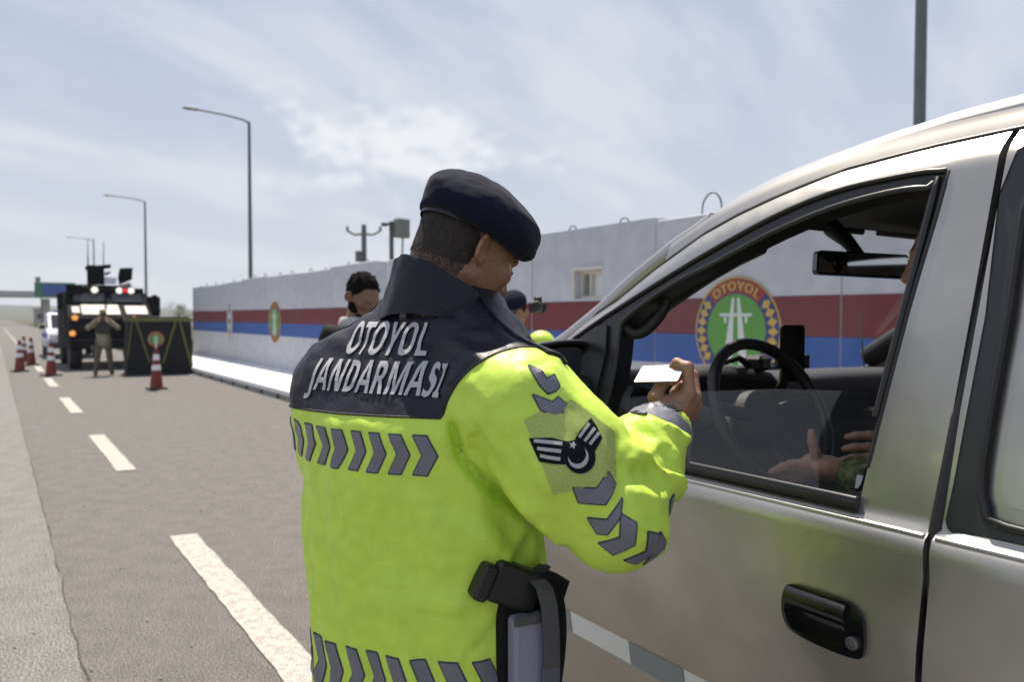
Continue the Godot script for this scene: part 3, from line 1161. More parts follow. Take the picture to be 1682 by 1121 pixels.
	no.frequency = 0.0022
	no.fractal_octaves = 4
	for q in [[620.0, 6.5, 4.0], [900.0, 13.0, 9.0]]:
		var hl := MB.new()
		var rs := []
		for j in 5:
			var r := PackedVector3Array()
			for i in 120:
				var a := deg_to_rad(-60.0 + 150.0 * i / 119.0)
				var d: float = q[0] + j * 90.0
				var h := [0.0, 0.45, 0.8, 1.0, 0.6][j] as float
				var hh: float = (q[1] + q[2] * no.get_noise_2d(a * 900.0, q[0])) * h - 1.0
				r.append(Vector3(sin(a) * d, hh, -cos(a) * d))
			r.reverse()
			rs.append(r)
		hl.rings(rs, false)
		structure("hills", hl, M.hill)
	# trees beyond the wall's far end
	for q in [[21.5, -118.0, 3.4], [25.5, -122.0, 2.7], [29.0, -116.0, 3.1], [33.0, -128.0, 3.8], [18.0, -131.0, 2.6]]:
		far_tree(q[0], q[1], q[2], rng)

func far_tree(x: float, z: float, h: float, rng: RandomNumberGenerator) -> void:
	var t := thing("roadside_tree", "low green tree on the skyline beyond the far end of the wall", "tree", Vector3(x, -0.06, z), 0.0, "low trees beyond the wall's far end")
	var m := MB.new()
	m.tube([Vector3.ZERO, Vector3(0.05, h * 0.4, 0), Vector3(0.0, h * 0.7, 0.05)], [0.14, 0.1, 0.04], 7)
	for k in 4:
		var a := k * 1.7
		m.tube([Vector3(0.03, h * (0.3 + k * 0.07), 0), Vector3(cos(a) * h * 0.25, h * (0.5 + k * 0.08), sin(a) * h * 0.25)], [0.06, 0.02], 5)
	part("trunk", m, M.raw, t)
	var c := MB.new()
	for k in 9:
		var ce := Vector3(rng.randfn() * h * 0.22, h * rng.randf_range(0.4, 0.92), rng.randfn() * h * 0.22)
		for i in 90:
			var p := ce + Vector3(rng.randfn(), rng.randfn() * 0.7, rng.randfn()) * h * 0.11
			var d := Vector3(rng.randfn(), rng.randfn(), rng.randfn()).normalized() * 0.13
			var e := d.cross(Vector3(rng.randfn(), rng.randfn(), rng.randfn())).normalized() * 0.07
			c.tri(p - e, p + e, p + d)
	part("crown", c, M.grass, t)

func traffic_cone(at: Vector3, turn: float, label: String, h := 0.9) -> Node3D:
	var t := thing("traffic_cone", label, "cone", at, turn, "red traffic cones at the checkpoint")
	if not panel_meshes.has("cone"):
		var b := MB.new()
		b.box(Vector3(0, 0.02, 0), Vector3(0.40, 0.04, 0.40), Basis(), 0.015)
		panel_meshes.base = b.mesh()
		var c := MB.new()
		c.lathe([Vector2(0.145, 0.035), Vector2(0.135, 0.06), Vector2(0.042, 0.88), Vector2(0.036, 0.90), Vector2(0.028, 0.90), Vector2(0.028, 0.86)], Transform3D(), 24)
		panel_meshes.cone = c.mesh()
		for q in [["low", 0.42, 0.54], ["high", 0.64, 0.77]]:
			var d := MB.new()
			var r := func(y: float) -> float: return lerpf(0.135, 0.042, (y - 0.06) / 0.82) + 0.003
			d.lathe([Vector2(r.call(q[1]), q[1]), Vector2(r.call(q[2]), q[2])], Transform3D(), 24)
			panel_meshes[q[0]] = d.mesh()
		M.cone_red = grain(mt(0.19, 0.020, 0.013, 0.6), T.mottle, null, 2.0)
	put("base", panel_meshes.base, M.rubber, t)
	put("cone_body", panel_meshes.cone, M.cone_red, t)
	put("white_band", panel_meshes.low, M.white, t)
	put("white_band", panel_meshes.high, M.white, t)
	return t

func checkpoint() -> void:
	traffic_cone(Vector3(0.60, 0.004, -27.0), 0.2, "red traffic cone with white bands standing on the pale old lane")
	traffic_cone(Vector3(1.26, 0.004, -24.6), 0.5, "red traffic cone standing on the dashed line before the white car")
	traffic_cone(Vector3(1.00, 0.004, -30.4), 0.1, "red traffic cone behind the one on the pale lane, its twin close by", 0.9)
	traffic_cone(Vector3(0.86, 0.004, -32.6), 0.8, "farthest red traffic cone of the row leading up to the overpass")
	var sc := traffic_cone(Vector3(2.96, 0.004, -18.84), 0.0, "red traffic cone carrying a round emblem sign before the black barrier")
	var m := MB.new()
	# round sign plate on its stem: stands on the cone, a thing of its own
	var s := thing("emblem_sign", "round emblem sign on a short stem stuck in a traffic cone", "sign", Vector3(2.96, 0.90, -18.84), deg_to_rad(-9.0))
	m.tube([Vector3(0, -0.06, 0), Vector3(0, 0.10, 0)], [0.016, 0.016], 10)
	part("stem", m, M.white, s)
	m = MB.new()
	m.prism(circle(0, 0.20, 0.165, 36), 0.012, Transform3D(), 0.002)
	var pl := part("plate", m, M.orange, s)
	make_emblem(s, Vector3(0, 0.20, 0.0022), 0.155, false, Basis())
	barrier()
	armoured()
	patrol_car()
	soldier()

func barrier() -> void:
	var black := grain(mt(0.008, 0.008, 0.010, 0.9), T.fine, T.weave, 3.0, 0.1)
	var olive := grain(mt(0.13, 0.145, 0.035, 0.7), T.mottle, null, 1.0)
	var t := thing("barrier_block", "tall black fabric barrier block with olive straps in zigzags", "barrier", Vector3(3.86, 0.004, -24.2), deg_to_rad(-4.0))
	var no := FastNoiseLite.new()
	no.seed = 4; no.frequency = 2.2
	var m := MB.new()
	var rs := []
	for k in 12:
		var y := 1.58 * k / 11.0
		var e := 0.0 if k < 11 else 0.035
		var w := lerpf(0.845, 0.80, y / 1.58) - e
		var d := lerpf(0.66, 0.60, y / 1.58) - e
		var r := PackedVector3Array()
		for q in round_rect(-w, -d, w, d, 0.09, 4):
			var b := no.get_noise_3d(q.x, y, q.y) * 0.035
			r.append(Vector3(q.x * (1 + b), y, -q.y * (1 + b)))
		rs.append(r)
	m.rings(rs, true, false, true)
	fix_up(m, Vector3(0, 0.8, 0))
	part("body", m, black, t)
	for q in [[-0.845, 1.50, 0.845, 1.50, 0.045], [-0.60, 1.47, -0.28, 0.35, 0.022], [0.40, 1.47, 0.05, 0.30, 0.022], [0.50, 1.47, 0.78, 0.22, 0.022], [-0.70, 1.47, -0.82, 0.45, 0.016]]:
		m = MB.new()
		var a := Vector3(q[0], q[1], 0.69 - q[1] * 0.03)
		var b := Vector3(q[2], q[3], 0.69 - q[3] * 0.03)
		if q[1] == q[3]:
			m.box((a + b) / 2 + Vector3(0, 0, -0.010), Vector3(1.60, q[4] * 2, 0.012), Basis(), 0.004)
			m.box(Vector3(0.838, q[1], -0.0), Vector3(0.012, q[4] * 2, 1.1), Basis(), 0.004)
			m.box(Vector3(-0.838, q[1], -0.0), Vector3(0.012, q[4] * 2, 1.1), Basis(), 0.004)
		else:
			var d := (b - a).normalized()
			var x := d.cross(Vector3.BACK).normalized()
			m.box((a + b) / 2, Vector3(q[4] * 2, (b - a).length(), 0.012), Basis(x, d, x.cross(d)), 0.003)
		part("strap", m, olive, t)
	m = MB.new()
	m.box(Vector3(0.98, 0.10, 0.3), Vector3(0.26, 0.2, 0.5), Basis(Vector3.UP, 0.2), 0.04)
	part("shade_block", m, black, t)  # black block standing in for the shade on the ground beside the barrier

func armoured() -> void:
	var coat := grain(mt(0.009, 0.010, 0.011, 0.8), T.mottle, T.bump, 0.8, 0.2)
	coat.metallic_specular = 0.2
	var shine := mt(0.05, 0.052, 0.055, 0.36)
	var t := thing("armoured_vehicle", "black armoured patrol vehicle with a roof turret and lit lamps", "armoured vehicle", Vector3(3.02, 0.0, -26.7))
	var X := Transform3D(Basis(Vector3(0, 0, -1), Vector3.UP, Vector3.RIGHT), Vector3(1.16, 0, 0))
	# hull section, seen from the right, runs in (-z, y)
	var m := MB.new()
	m.prism(PackedVector2Array([Vector2(0.05, 0.62), Vector2(5.2, 0.62), Vector2(5.3, 1.3), Vector2(5.1, 2.42), Vector2(1.50, 2.36), Vector2(1.13, 1.98), Vector2(0.20, 1.56), Vector2(0.0, 1.15)]), 2.32, X, 0.06)
	var hull := part("hull", m, coat, t)
	var put_box := func(called: String, at: Vector3, size: Vector3, mat: Material, parent: Node = t, bas := Basis(), bev := 0.02) -> MeshInstance3D:
		var b := MB.new()
		b.box(at, size, bas, bev)
		return part(called, b, mat, parent)
	# bonnet plates and grille
	var slope := Basis(Vector3.RIGHT, atan2(0.42, 0.93))
	put_box.call("bonnet_plate", Vector3(-0.28, 1.80, -0.66), Vector3(1.05, 0.03, 0.74), shine, hull, slope)
	put_box.call("bonnet_plate", Vector3(0.72, 1.79, -0.66), Vector3(0.62, 0.03, 0.62), shine, hull, slope)
	put_box.call("bonnet_plate", Vector3(-0.95, 1.795, -0.62), Vector3(0.22, 0.03, 0.5), shine, hull, slope)
	for k in 5: put_box.call("grille_bar", Vector3(0, 1.20 + k * 0.065, 0.03 - k * 0.03), Vector3(1.2, 0.03, 0.05), coat, hull)
	put_box.call("bumper", Vector3(0, 0.78, 0.10), Vector3(2.36, 0.26, 0.22), coat, t)
	for s in [-1.0, 1.0]: put_box.call("tow_hook", Vector3(s * 0.6, 0.66, 0.24), Vector3(0.08, 0.14, 0.12), M.dark_steel, t)
	# windscreens
	var ws := Basis(Vector3.RIGHT, -atan2(0.37, 0.38))
	for s in [-1.0, 1.0]:
		var w: MeshInstance3D = put_box.call("windscreen", Vector3(s * 0.53, 2.18, -1.285), Vector3(0.86, 0.40, 0.03), mt(0.02, 0.022, 0.025, 0.06), hull, ws)
		put_box.call("wiper", Vector3(s * 0.5, 2.10, -1.19), Vector3(0.5, 0.015, 0.02), M.black, w, ws, 0.003)
	# lamps
	var amber := mt(0.9, 0.45, 0.12, 0.3)
	amber.emission_enabled = true
	amber.emission = Color(1.0, 0.62, 0.25)
	amber.emission_energy_multiplier = 0.45
	var white := mt(0.9, 0.9, 0.85, 0.3)
	white.emission_enabled = true
	white.emission = Color(1.0, 0.97, 0.9)
	white.emission_energy_multiplier = 0.55
	var red := mt(0.6, 0.02, 0.03, 0.3)
	red.emission_enabled = true
	red.emission = Color(1.0, 0.03, 0.08)
	red.emission_energy_multiplier = 0.45
	for q in [[-1.02, 1.56, -0.02, 0.085, amber, "headlight"], [-1.10, 1.10, 0.14, 0.085, amber, "headlight"], [0.58, 1.54, -0.04, 0.07, amber, "marker_light"], [-0.36, 2.43, -1.42, 0.10, white, "roof_lamp"], [0.34, 2.42, -1.42, 0.10, white, "roof_lamp"], [0.50, 2.43, -1.40, 0.075, red, "roof_lamp"], [0.68, 2.42, -1.42, 0.10, white, "roof_lamp"]]:
		m = MB.new()
		m.lathe([Vector2(q[3] * 1.15, -0.08), Vector2(q[3] * 1.2, 0.0), Vector2(q[3] * 1.12, 0.012), Vector2(q[3], 0.0)], Transform3D(Basis(Vector3.RIGHT, PI / 2), Vector3(q[0], q[1], q[2])), 20)
		var hs := part(q[5] + "_housing", m, coat, t)
		m = MB.new()
		m.lathe([Vector2(q[3], 0.0), Vector2(q[3] * 0.7, 0.015), Vector2(0.001, 0.022)], Transform3D(Basis(Vector3.RIGHT, PI / 2), Vector3(q[0], q[1], q[2] + 0.004)), 20)
		part("lamp", m, q[4], hs)
	put_box.call("roof_rack_box", Vector3(-0.92, 2.42, -1.6), Vector3(0.42, 0.34, 0.5), coat, t)
	put_box.call("light_bar", Vector3(0.1, 2.43, -1.52), Vector3(1.9, 0.14, 0.14), coat, t)
	# turret with shields, hatch, gun
	m = MB.new()
	m.lathe([Vector2(0.75, 2.38), Vector2(0.72, 2.55), Vector2(0.55, 2.60), Vector2(0.001, 2.60)], Transform3D(Basis(), Vector3(0.05, 0, -2.4)), 24)
	var tu := part("turret_ring", m, coat, t)
	put_box.call("gun_shield", Vector3(-0.28, 2.92, -1.85), Vector3(0.50, 0.62, 0.05), coat, tu, Basis(Vector3.UP, 0.15))
	m = MB.new()
	m.prism(PackedVector2Array([Vector2(0.34, 2.62), Vector2(0.72, 2.80), Vector2(0.74, 3.18), Vector2(0.36, 3.16), Vector2(0.30, 2.85)]), 0.06, Transform3D(Basis(Vector3.UP, -0.1), Vector3(0.05, 0, -1.85)), 0.01)
	part("gun_shield", m, coat, tu)
	put_box.call("shield_top", Vector3(-0.2, 3.17, -1.95), Vector3(0.72, 0.12, 0.3), coat, tu, Basis(Vector3.BACK, 0.12))
	put_box.call("shield_post", Vector3(-0.46, 2.86, -1.82), Vector3(0.10, 0.6, 0.1), coat, tu)
	put_box.call("vision_block", Vector3(0.13, 2.75, -1.80), Vector3(0.34, 0.22, 0.05), mt(0.65, 0.68, 0.72, 0.2), tu)
	m = MB.new()
	m.tube([Vector3(0.05, 2.98, -2.2), Vector3(0.05, 2.98, -1.2)], [0.05, 0.03], 10)
	part("gun_barrel", m, M.dark_steel, tu)
	put_box.call("ammo_box", Vector3(0.55, 2.55, -1.75), Vector3(0.35, 0.2, 0.3), mt(0.20, 0.20, 0.20, 0.5), tu, Basis(Vector3.BACK, 0.3))
	# aerials
	for q in [[-0.44, -2.6, 4.15], [-0.24, -2.9, 4.20], [0.06, -3.0, 4.10], [-0.36, -3.4, 3.6]]:
		m = MB.new()
		m.tube([Vector3(q[0], 2.4, q[1]), Vector3(q[0], 2.75, q[1]), Vector3(q[0] + 0.02, q[2], q[1])], [0.035, 0.022, 0.012], 6)
		part("aerial", m, M.dark_steel, t)
	# side stowage, mirrors, doors, wheels
	put_box.call("stowage_box", Vector3(1.30, 1.92, -1.9), Vector3(0.52, 0.66, 0.9), coat, t, Basis(), 0.05)
	for s in [-1.0, 1.0]:
		var mi: MeshInstance3D = put_box.call("wing_mirror", Vector3(s * 1.33, 2.05, -1.15), Vector3(0.16, 0.48, 0.08), coat, t)
		put_box.call("mirror_arm", Vector3(s * 1.24, 1.90, -1.17), Vector3(0.2, 0.03, 0.03), coat, mi, Basis(), 0.005)
		put_box.call("side_door", Vector3(s * 1.165, 1.55, -1.75), Vector3(0.03, 1.3, 0.95), coat, t)
		put_box.call("mudguard", Vector3(s * 1.02, 1.18, -0.75), Vector3(0.34, 0.05, 1.3), coat, t)
		put_box.call("step_plate", Vector3(s * 1.05, 0.50, -2.0), Vector3(0.25, 0.04, 0.6), coat, t)
		for z in [-0.80, -4.2]:
			m = MB.new()
			var wx := Transform3D(Basis(Vector3.BACK, PI / 2), Vector3(s * 0.98, 0.54, z))
			m.lathe([Vector2(0.30, -0.16), Vector2(0.48, -0.17), Vector2(0.53, -0.14), Vector2(0.545, 0), Vector2(0.53, 0.14), Vector2(0.48, 0.17), Vector2(0.30, 0.16)], wx, 28)
			var wh := part("wheel", m, M.rubber, t)
			m = MB.new()
			m.lathe([Vector2(0.001, -0.10), Vector2(0.28, -0.12), Vector2(0.31, -0.16), Vector2(0.31, 0.16), Vector2(0.28, 0.12), Vector2(0.001, 0.10)], wx, 20)
			part("rim", m, M.dark_steel, wh)

func patrol_car() -> void:
	var white := grain(mt(0.55, 0.58, 0.66, 0.3), T.mottle, null, 0.8)
	var t := thing("patrol_car", "white and blue car parked behind the armoured vehicle's left wheel", "car", Vector3(2.55, 0, -34.3))
	var X := Transform3D(Basis(Vector3(0, 0, -1), Vector3.UP, Vector3.RIGHT), Vector3(0.88, 0, 0))
	var m := MB.new()
	m.prism(PackedVector2Array([Vector2(0.0, 0.42), Vector2(4.6, 0.42), Vector2(4.65, 0.95), Vector2(4.4, 1.12), Vector2(1.2, 1.14), Vector2(0.2, 1.0), Vector2(-0.05, 0.75)]), 1.76, X, 0.07)
	var b := part("car_body", m, white, t)
	m = MB.new()
	m.prism(PackedVector2Array([Vector2(1.15, 1.10), Vector2(4.3, 1.10), Vector2(4.1, 1.72), Vector2(1.95, 1.74)]), 1.56, Transform3D(X.basis, Vector3(0.78, 0, 0)), 0.06)
	part("cabin", m, white, t)
	m = MB.new()
	var ws := Basis(Vector3.RIGHT, -atan2(0.8, 0.62))
	m.box(Vector3(0, 1.43, -1.50), Vector3(1.36, 0.78, 0.02), ws, 0.005)
	part("windscreen", m, mt(0.02, 0.022, 0.025, 0.06), t)
	m = MB.new()
	m.box(Vector3(0, 0.78, 0.06), Vector3(0.9, 0.16, 0.04), Basis(), 0.01)
	part("grille", m, M.black, t)
	m = MB.new()
	m.box(Vector3(0, 0.50, 0.04), Vector3(1.7, 0.22, 0.12), Basis(), 0.04)
	part("bumper", m, mt(0.05, 0.05, 0.055, 0.5), t)
	for s in [-1.0, 1.0]:
		m = MB.new()
		m.box(Vector3(s * 0.66, 0.84, 0.02), Vector3(0.34, 0.15, 0.06), Basis(Vector3.UP, s * 0.3), 0.03)
		part("headlight", m, mt(0.6, 0.6, 0.6, 0.1, 0.5), t)
		m = MB.new()
		m.box(Vector3(s * 0.99, 1.20, -1.35), Vector3(0.2, 0.16, 0.1), Basis(), 0.04)
		part("wing_mirror", m, M.black, t)
		m = MB.new()
		m.box(Vector3(s * 0.885, 0.85, -2.4), Vector3(0.006, 0.18, 4.0), Basis(), 0.0)
		part("blue_stripe", m, M.blue_band, t)
		m = MB.new()
		m.box(Vector3(s * 0.75, 1.42, -3.0), Vector3(0.04, 0.42, 2.0), Basis(Vector3.BACK, s * 0.08), 0.005)
		part("side_window", m, mt(0.02, 0.022, 0.025, 0.06), t)
		for z in [-0.85, -3.7]:
			m = MB.new()
			var wx := Transform3D(Basis(Vector3.BACK, PI / 2), Vector3(s * 0.78, 0.345, z))
			m.lathe([Vector2(0.2, -0.1), Vector2(0.32, -0.11), Vector2(0.345, -0.07), Vector2(0.345, 0.07), Vector2(0.32, 0.11), Vector2(0.2, 0.1)], wx, 22)
			var w := part("wheel", m, M.rubber, t)
			m = MB.new()
			m.lathe([Vector2(0.001, -0.09), Vector2(0.21, -0.105), Vector2(0.21, 0.105), Vector2(0.001, 0.09)], wx, 18)
			part("rim", m, M.steel, w)
	m = MB.new()
	m.box(Vector3(0, 1.79, -2.6), Vector3(1.1, 0.10, 0.22), Basis(), 0.03)
	part("light_bar", m, M.blue_band, t)

func soldier() -> void:
	var camo := camo_mat([lin(0.125, 0.105, 0.075), lin(0.06, 0.055, 0.035), lin(0.20, 0.17, 0.125), lin(0.08, 0.06, 0.04)], 1.8, 81)
	var sleeve := camo_mat([lin(0.30, 0.255, 0.19), lin(0.18, 0.16, 0.11), lin(0.36, 0.31, 0.24), lin(0.22, 0.18, 0.13)], 1.8, 85)
	var J := stand(Vector3(2.47, 0.004, -24.1), PI - 0.12, 1.78)
	J.el = J.W.call(-0.36, 1.30, -0.10); J.wl = J.W.call(-0.15, 1.52, -0.24); J.hl = J.W.call(-0.05, 1.62, -0.22)
	J.er = J.W.call(0.36, 1.30, -0.10); J.wr = J.W.call(0.15, 1.52, -0.24); J.hr = J.W.call(0.05, 1.62, -0.22)
	J.kl = J.W.call(-0.15, 0.51, -0.02); J.al = J.W.call(-0.20, 0.085, 0.02)
	J.kr = J.W.call(0.15, 0.51, -0.02); J.ar = J.W.call(0.20, 0.085, 0.02)
	var t := dress("person", "soldier in brown camouflage with elbows raised before the armoured vehicle", J, 0.022, {"skin": skin_mat(0.22, 0.12, 0.08), "shirt": sleeve, "trousers": camo, "boots": mt(0.05, 0.04, 0.03, 0.7), "hair": M.black})
	var o: Vector3 = J.at
	# vest, cap
	var f := Field.new(J.chest - Vector3.ONE * 0.4, J.chest + Vector3.ONE * 0.4, 0.02)
	var b: Basis = J.hb
	f.ell(J.chest + Vector3(0, -0.02, 0), Vector3(0.20, 0.26, 0.165), b, 0.03)
	for k in 3: f.ell(J.chest + b * Vector3((k - 1) * 0.11, -0.10, -0.155), Vector3(0.05, 0.085, 0.04), b, 0.02)
	part("vest", f.mesh(), grain(mt(0.045, 0.042, 0.035, 0.9), T.fine, null, 3.0), t, o)
	f = Field.new(J.head - Vector3.ONE * 0.2, J.head + Vector3.ONE * 0.2, 0.014)
	f.ell(J.head + b * Vector3(0, 0.075, 0.01), Vector3(0.095, 0.07, 0.115), b, 0.02)
	f.ell(J.head + b * Vector3(0, 0.05, -0.13), Vector3(0.075, 0.012, 0.06), b, 0.02)
	part("cap", f.mesh(), camo, t, o)
	var r := thing("binoculars", "black binoculars pressed to the soldier's eyes", "binoculars", J.head + b * Vector3(0, 0.0, -0.16), PI - 0.12)
	for s in [-1.0, 1.0]:
		var m := MB.new()
		m.lathe([Vector2(0.022, -0.06), Vector2(0.024, 0.0), Vector2(0.036, 0.06), Vector2(0.036, 0.085), Vector2(0.001, 0.08)], Transform3D(Basis(Vector3.RIGHT, -PI / 2), Vector3(s * 0.04, 0, 0)), 14)
		part("barrel", m, M.black, r)
	var m2 := MB.new()
	m2.box(Vector3(0, 0.01, 0), Vector3(0.06, 0.03, 0.06), Basis(), 0.006)
	part("bridge", m2, M.black, r)

# ------------------------------------------------------------------ the van; its left side is x(y, z)
const VAN_MID := 2.46
var van_side := [[0.30, 1.49], [0.45, 1.455], [0.65, 1.418], [0.80, 1.396], [0.90, 1.386], [1.0, 1.381], [1.12, 1.385], [1.185, 1.392], [1.193, 1.394], [1.205, 1.416], [1.214, 1.4235], [1.6, 1.507], [1.9, 1.574], [1.93, 1.582], [1.96, 1.592], [2.1, 1.64]]
func van_x(y: float, z: float) -> float:
	var x: float = van_side[0][1]
	for i in van_side.size() - 1:
		if y <= van_side[i + 1][0] or i == van_side.size() - 2:
			var t: float = (y - van_side[i][0]) / (van_side[i + 1][0] - van_side[i][0])
			x = lerpf(van_side[i][1], van_side[i + 1][1], clampf(t, 0.0, 1.0))
			break
	var f := maxf(0.0, -1.7 - z)
	var g := maxf(0.0, z - 0.6)
	if y > 1.5:      # the door top rolls over towards the roof seam
		x += 0.75 * clampf(0.046 - (seam_y(z) - y), 0.0, 0.046)
	return x + 0.045 * f * f + 0.03 * f * f * f + 0.03 * g * g
func on_van(p: Vector2) -> Vector3:
	return Vector3(van_x(p.y, p.x), p.y, p.x)
func off_van(d: float) -> Callable:
	return func(p: Vector2) -> Vector3: return Vector3(van_x(p.y, p.x) + d, p.y, p.x)
func off_van_right(d: float) -> Callable:
	return func(p: Vector2) -> Vector3: return Vector3(2.0 * VAN_MID - van_x(p.y, p.x) - d, p.y, p.x)
func v2(list: Array) -> PackedVector2Array:
	var out := PackedVector2Array()
	for q in list: out.append(Vector2(q[0], q[1]))
	return out
func pull(a: Array) -> Array:
	var out := []
	for q in a: out.append(Vector2(q[0], q[1]))
	return out
func roof_y(z: float) -> float:     # height of the roof's shoulder along the van
	var k := [[1.6, 1.93], [1.35, 1.99], [0.8, 2.02], [-0.5, 2.026], [-0.75, 2.023], [-0.886, 2.016], [-1.05, 1.996], [-1.2, 1.968], [-1.36, 1.933], [-1.5, 1.89], [-1.64, 1.825], [-1.80, 1.718], [-1.915, 1.628], [-2.06, 1.532], [-2.2, 1.46], [-2.35, 1.37]]
	for i in k.size() - 1:
		if z >= k[i + 1][0]:
			return lerpf(k[i][1], k[i + 1][1], clampf((z - k[i][0]) / (k[i + 1][0] - k[i][0]), 0, 1))
	return 1.37
func seam_y(z: float) -> float:
	var k := [[1.6, 1.87], [0.8, 1.955], [-0.739, 1.957], [-0.93, 1.949], [-1.123, 1.931], [-1.279, 1.895], [-1.395, 1.862], [-1.511, 1.819], [-1.677, 1.732], [-1.814, 1.650], [-1.970, 1.577], [-2.079, 1.512], [-2.2, 1.44], [-2.3, 1.38]]
	for i in k.size() - 1:
		if z >= k[i + 1][0]:
			return lerpf(k[i][1], k[i + 1][1], clampf((z - k[i][0]) / (k[i + 1][0] - k[i][0]), 0, 1))
	return 1.38

func van() -> void:
	var rng := RandomNumberGenerator.new()
	rng.seed = 17
	var paint := grain(mt(0.43, 0.415, 0.39, 0.36, 0.92), tex(noise_image(512, 0.01, 5, 31, 0.90, 1.04)), null, 0.6)
	paint.clearcoat_enabled = true
	paint.clearcoat = 0.6
	paint.clearcoat_roughness = 0.06
	var trim := grain(mt(0.013, 0.0135, 0.015, 0.36), T.mottle, T.bump, 3.0, 0.02)
	var gloss := mt(0.008, 0.0085, 0.010, 0.10)
	var seal := mt(0.010, 0.010, 0.011, 0.45)
	var inner := grain(mt(0.010, 0.0105, 0.0115, 0.6), T.fine, T.bump, 4.0, 0.06)
	var dash_mat := grain(mt(0.022, 0.0225, 0.025, 0.5), T.fine, T.bump, 5.0, 0.05)
	var liner := mt(0.055, 0.054, 0.050, 0.9)
	var cloth := grain(mt(0.020, 0.0205, 0.022, 0.95), T.fine, T.weave, 6.0, 0.05)
	var chrome := mt(0.55, 0.55, 0.55, 0.15, 1.0)
	var tint := glass(0.12, Vector3(0.05, 0.06, 0.06))
	var shield := glass(0.05, Vector3(0.55, 0.72, 0.68))
	var o := Vector3(VAN_MID, 0, -0.9)
	var t := thing("van", "silver beige passenger van with the driver's window half down", "van", o)
	var P := func(called: String, m: MB, mat: Material, parent: Node = t) -> MeshInstance3D: return part(called, m, mat, parent, o)
	var m: MB
	# --- front door with its window cut out
	var win_out := curve(pull([[-0.936, 1.216], [-0.93, 1.30], [-0.89, 1.62], [-0.853, 1.858], [-0.868, 1.888], [-0.977, 1.889], [-1.115, 1.876], [-1.268, 1.836], [-1.439, 1.771], [-1.585, 1.708], [-1.750, 1.632], [-1.85, 1.585], [-1.99, 1.510], [-2.03, 1.45], [-2.04, 1.30], [-2.02, 1.214]]), 3)
	var wo := PackedVector2Array(win_out)
	var top := []
	for k in 27: top.append(Vector2(-0.756 - k * 0.05, seam_y(-0.756 - k * 0.05) - 0.006))
	var door := PackedVector2Array([Vector2(-0.800, 0.42), Vector2(-0.794, 0.95), Vector2(-0.783, 1.13), Vector2(-0.790, 1.20), Vector2(-0.786, 1.3), Vector2(-0.770, 1.62)])
	for q in top: door.append(q)
	door.append_array(PackedVector2Array([Vector2(-2.16, 1.45), Vector2(-2.20, 1.38), Vector2(-2.205, 1.2), Vector2(-2.19, 0.9), Vector2(-2.15, 0.42)]))
	m = MB.new()
	var pocket := PackedVector2Array(curve(pull([[-1.066, 1.0], [-1.0, 1.005], [-0.936, 1.0], [-0.930, 0.975], [-0.94, 0.952], [-1.0, 0.948], [-1.05, 0.952], [-1.066, 0.972]]), 4, true))
	m.panel(door, [wo, pocket], 0.0185, on_van, Vector3.LEFT, 0.03)
	var dr: MeshInstance3D = P.call("front_door", m, paint)
	# pressed crease along the waist, on both doors
	for q in [[-0.795, -2.19, dr], [0.39, -0.772, null]]:
		m = MB.new()
		var cl := []
		var cw := []
		for k in 31:
			var z := lerpf(q[0], q[1], k / 30.0)
			cl.append(Vector3(van_x(1.199, z) + 0.0025, 1.2000, z))
			cw.append(0.0062)
		m.tube(cl, cw, 10)
		P.call("waist_crease", m, paint, q[2] if q[2] else t)
	# --- window surround: black frame, seals, sill strip
	var win_in := PackedVector2Array(curve(pull([[-0.947, 1.250], [-0.93, 1.40], [-0.876, 1.838], [-0.888, 1.856], [-0.972, 1.858], [-1.107, 1.840], [-1.260, 1.798], [-1.430, 1.734], [-1.552, 1.690], [-1.657, 1.638], [-1.732, 1.590], [-1.745, 1.55], [-1.738, 1.48], [-1.740, 1.40], [-1.752, 1.306], [-1.75, 1.236], [-1.42, 1.240]]), 3, true))
	var wide := PackedVector2Array()
	for g in Geometry2D.offset_polygon(wo, 0.004):
		wide = g
		break
	m = MB.new()
	m.panel(wo, [win_in], 0.05, off_van(0.007), Vector3.LEFT, 0.055)
	var wf: MeshInstance3D = P.call("window_frame", m, trim, dr)
	var rub := []
	for k in range(3, win_out.size()):
		rub.append(off_van(0.004).call(win_out[k] + Vector2(0, 0)))
	m = MB.new()
	var rr := []
	for k in rub.size(): rr.append(0.0065)
	m.tube(rub, rr, 8)
	P.call("window_seal", m, seal, wf)
	# inner run channel, a soft shiny lip
	var lip := []
	for k in range(3, win_in.size() - 9): lip.append(off_van(0.004).call(win_in[k]))
	m = MB.new()
	rr = []
	for k in lip.size(): rr.append(0.008)
	m.tube(lip, rr, 8)
	P.call("glass_channel", m, trim, wf)
	# belt moulding under the glass
	m = MB.new()
	var belt := []
	for k in 17:
		var z := -0.935 - k * 0.06
		belt.append(Vector3(van_x(1.226, z) - 0.004, 1.231, z))
	rr = []
	for k in belt.size(): rr.append(0.014)
	m.tube(belt, rr, 8, true, 1.0)
	var belt_p: MeshInstance3D = P.call("belt_moulding", m, trim, wf)
	m = MB.new()
	for k in belt.size(): belt[k] += Vector3(-0.0075, 0.0115, 0)
	rr.fill(0.0035)
	m.tube(belt, rr, 6)
	P.call("belt_bead", m, mt(0.10, 0.10, 0.105, 0.3), belt_p)
	# --- the half lowered pane
	m = MB.new()
	m.panel(v2([[-0.93, 1.20], [-0.918, 1.449], [-1.2, 1.434], [-1.419, 1.411], [-1.60, 1.386], [-1.775, 1.36], [-1.79, 1.20]]), [], 0.06, off_van(0.024), Vector3.LEFT, 0.004)
	P.call("door_glass", m, glass(0.10, Vector3(0.02, 0.03, 0.035)), dr)
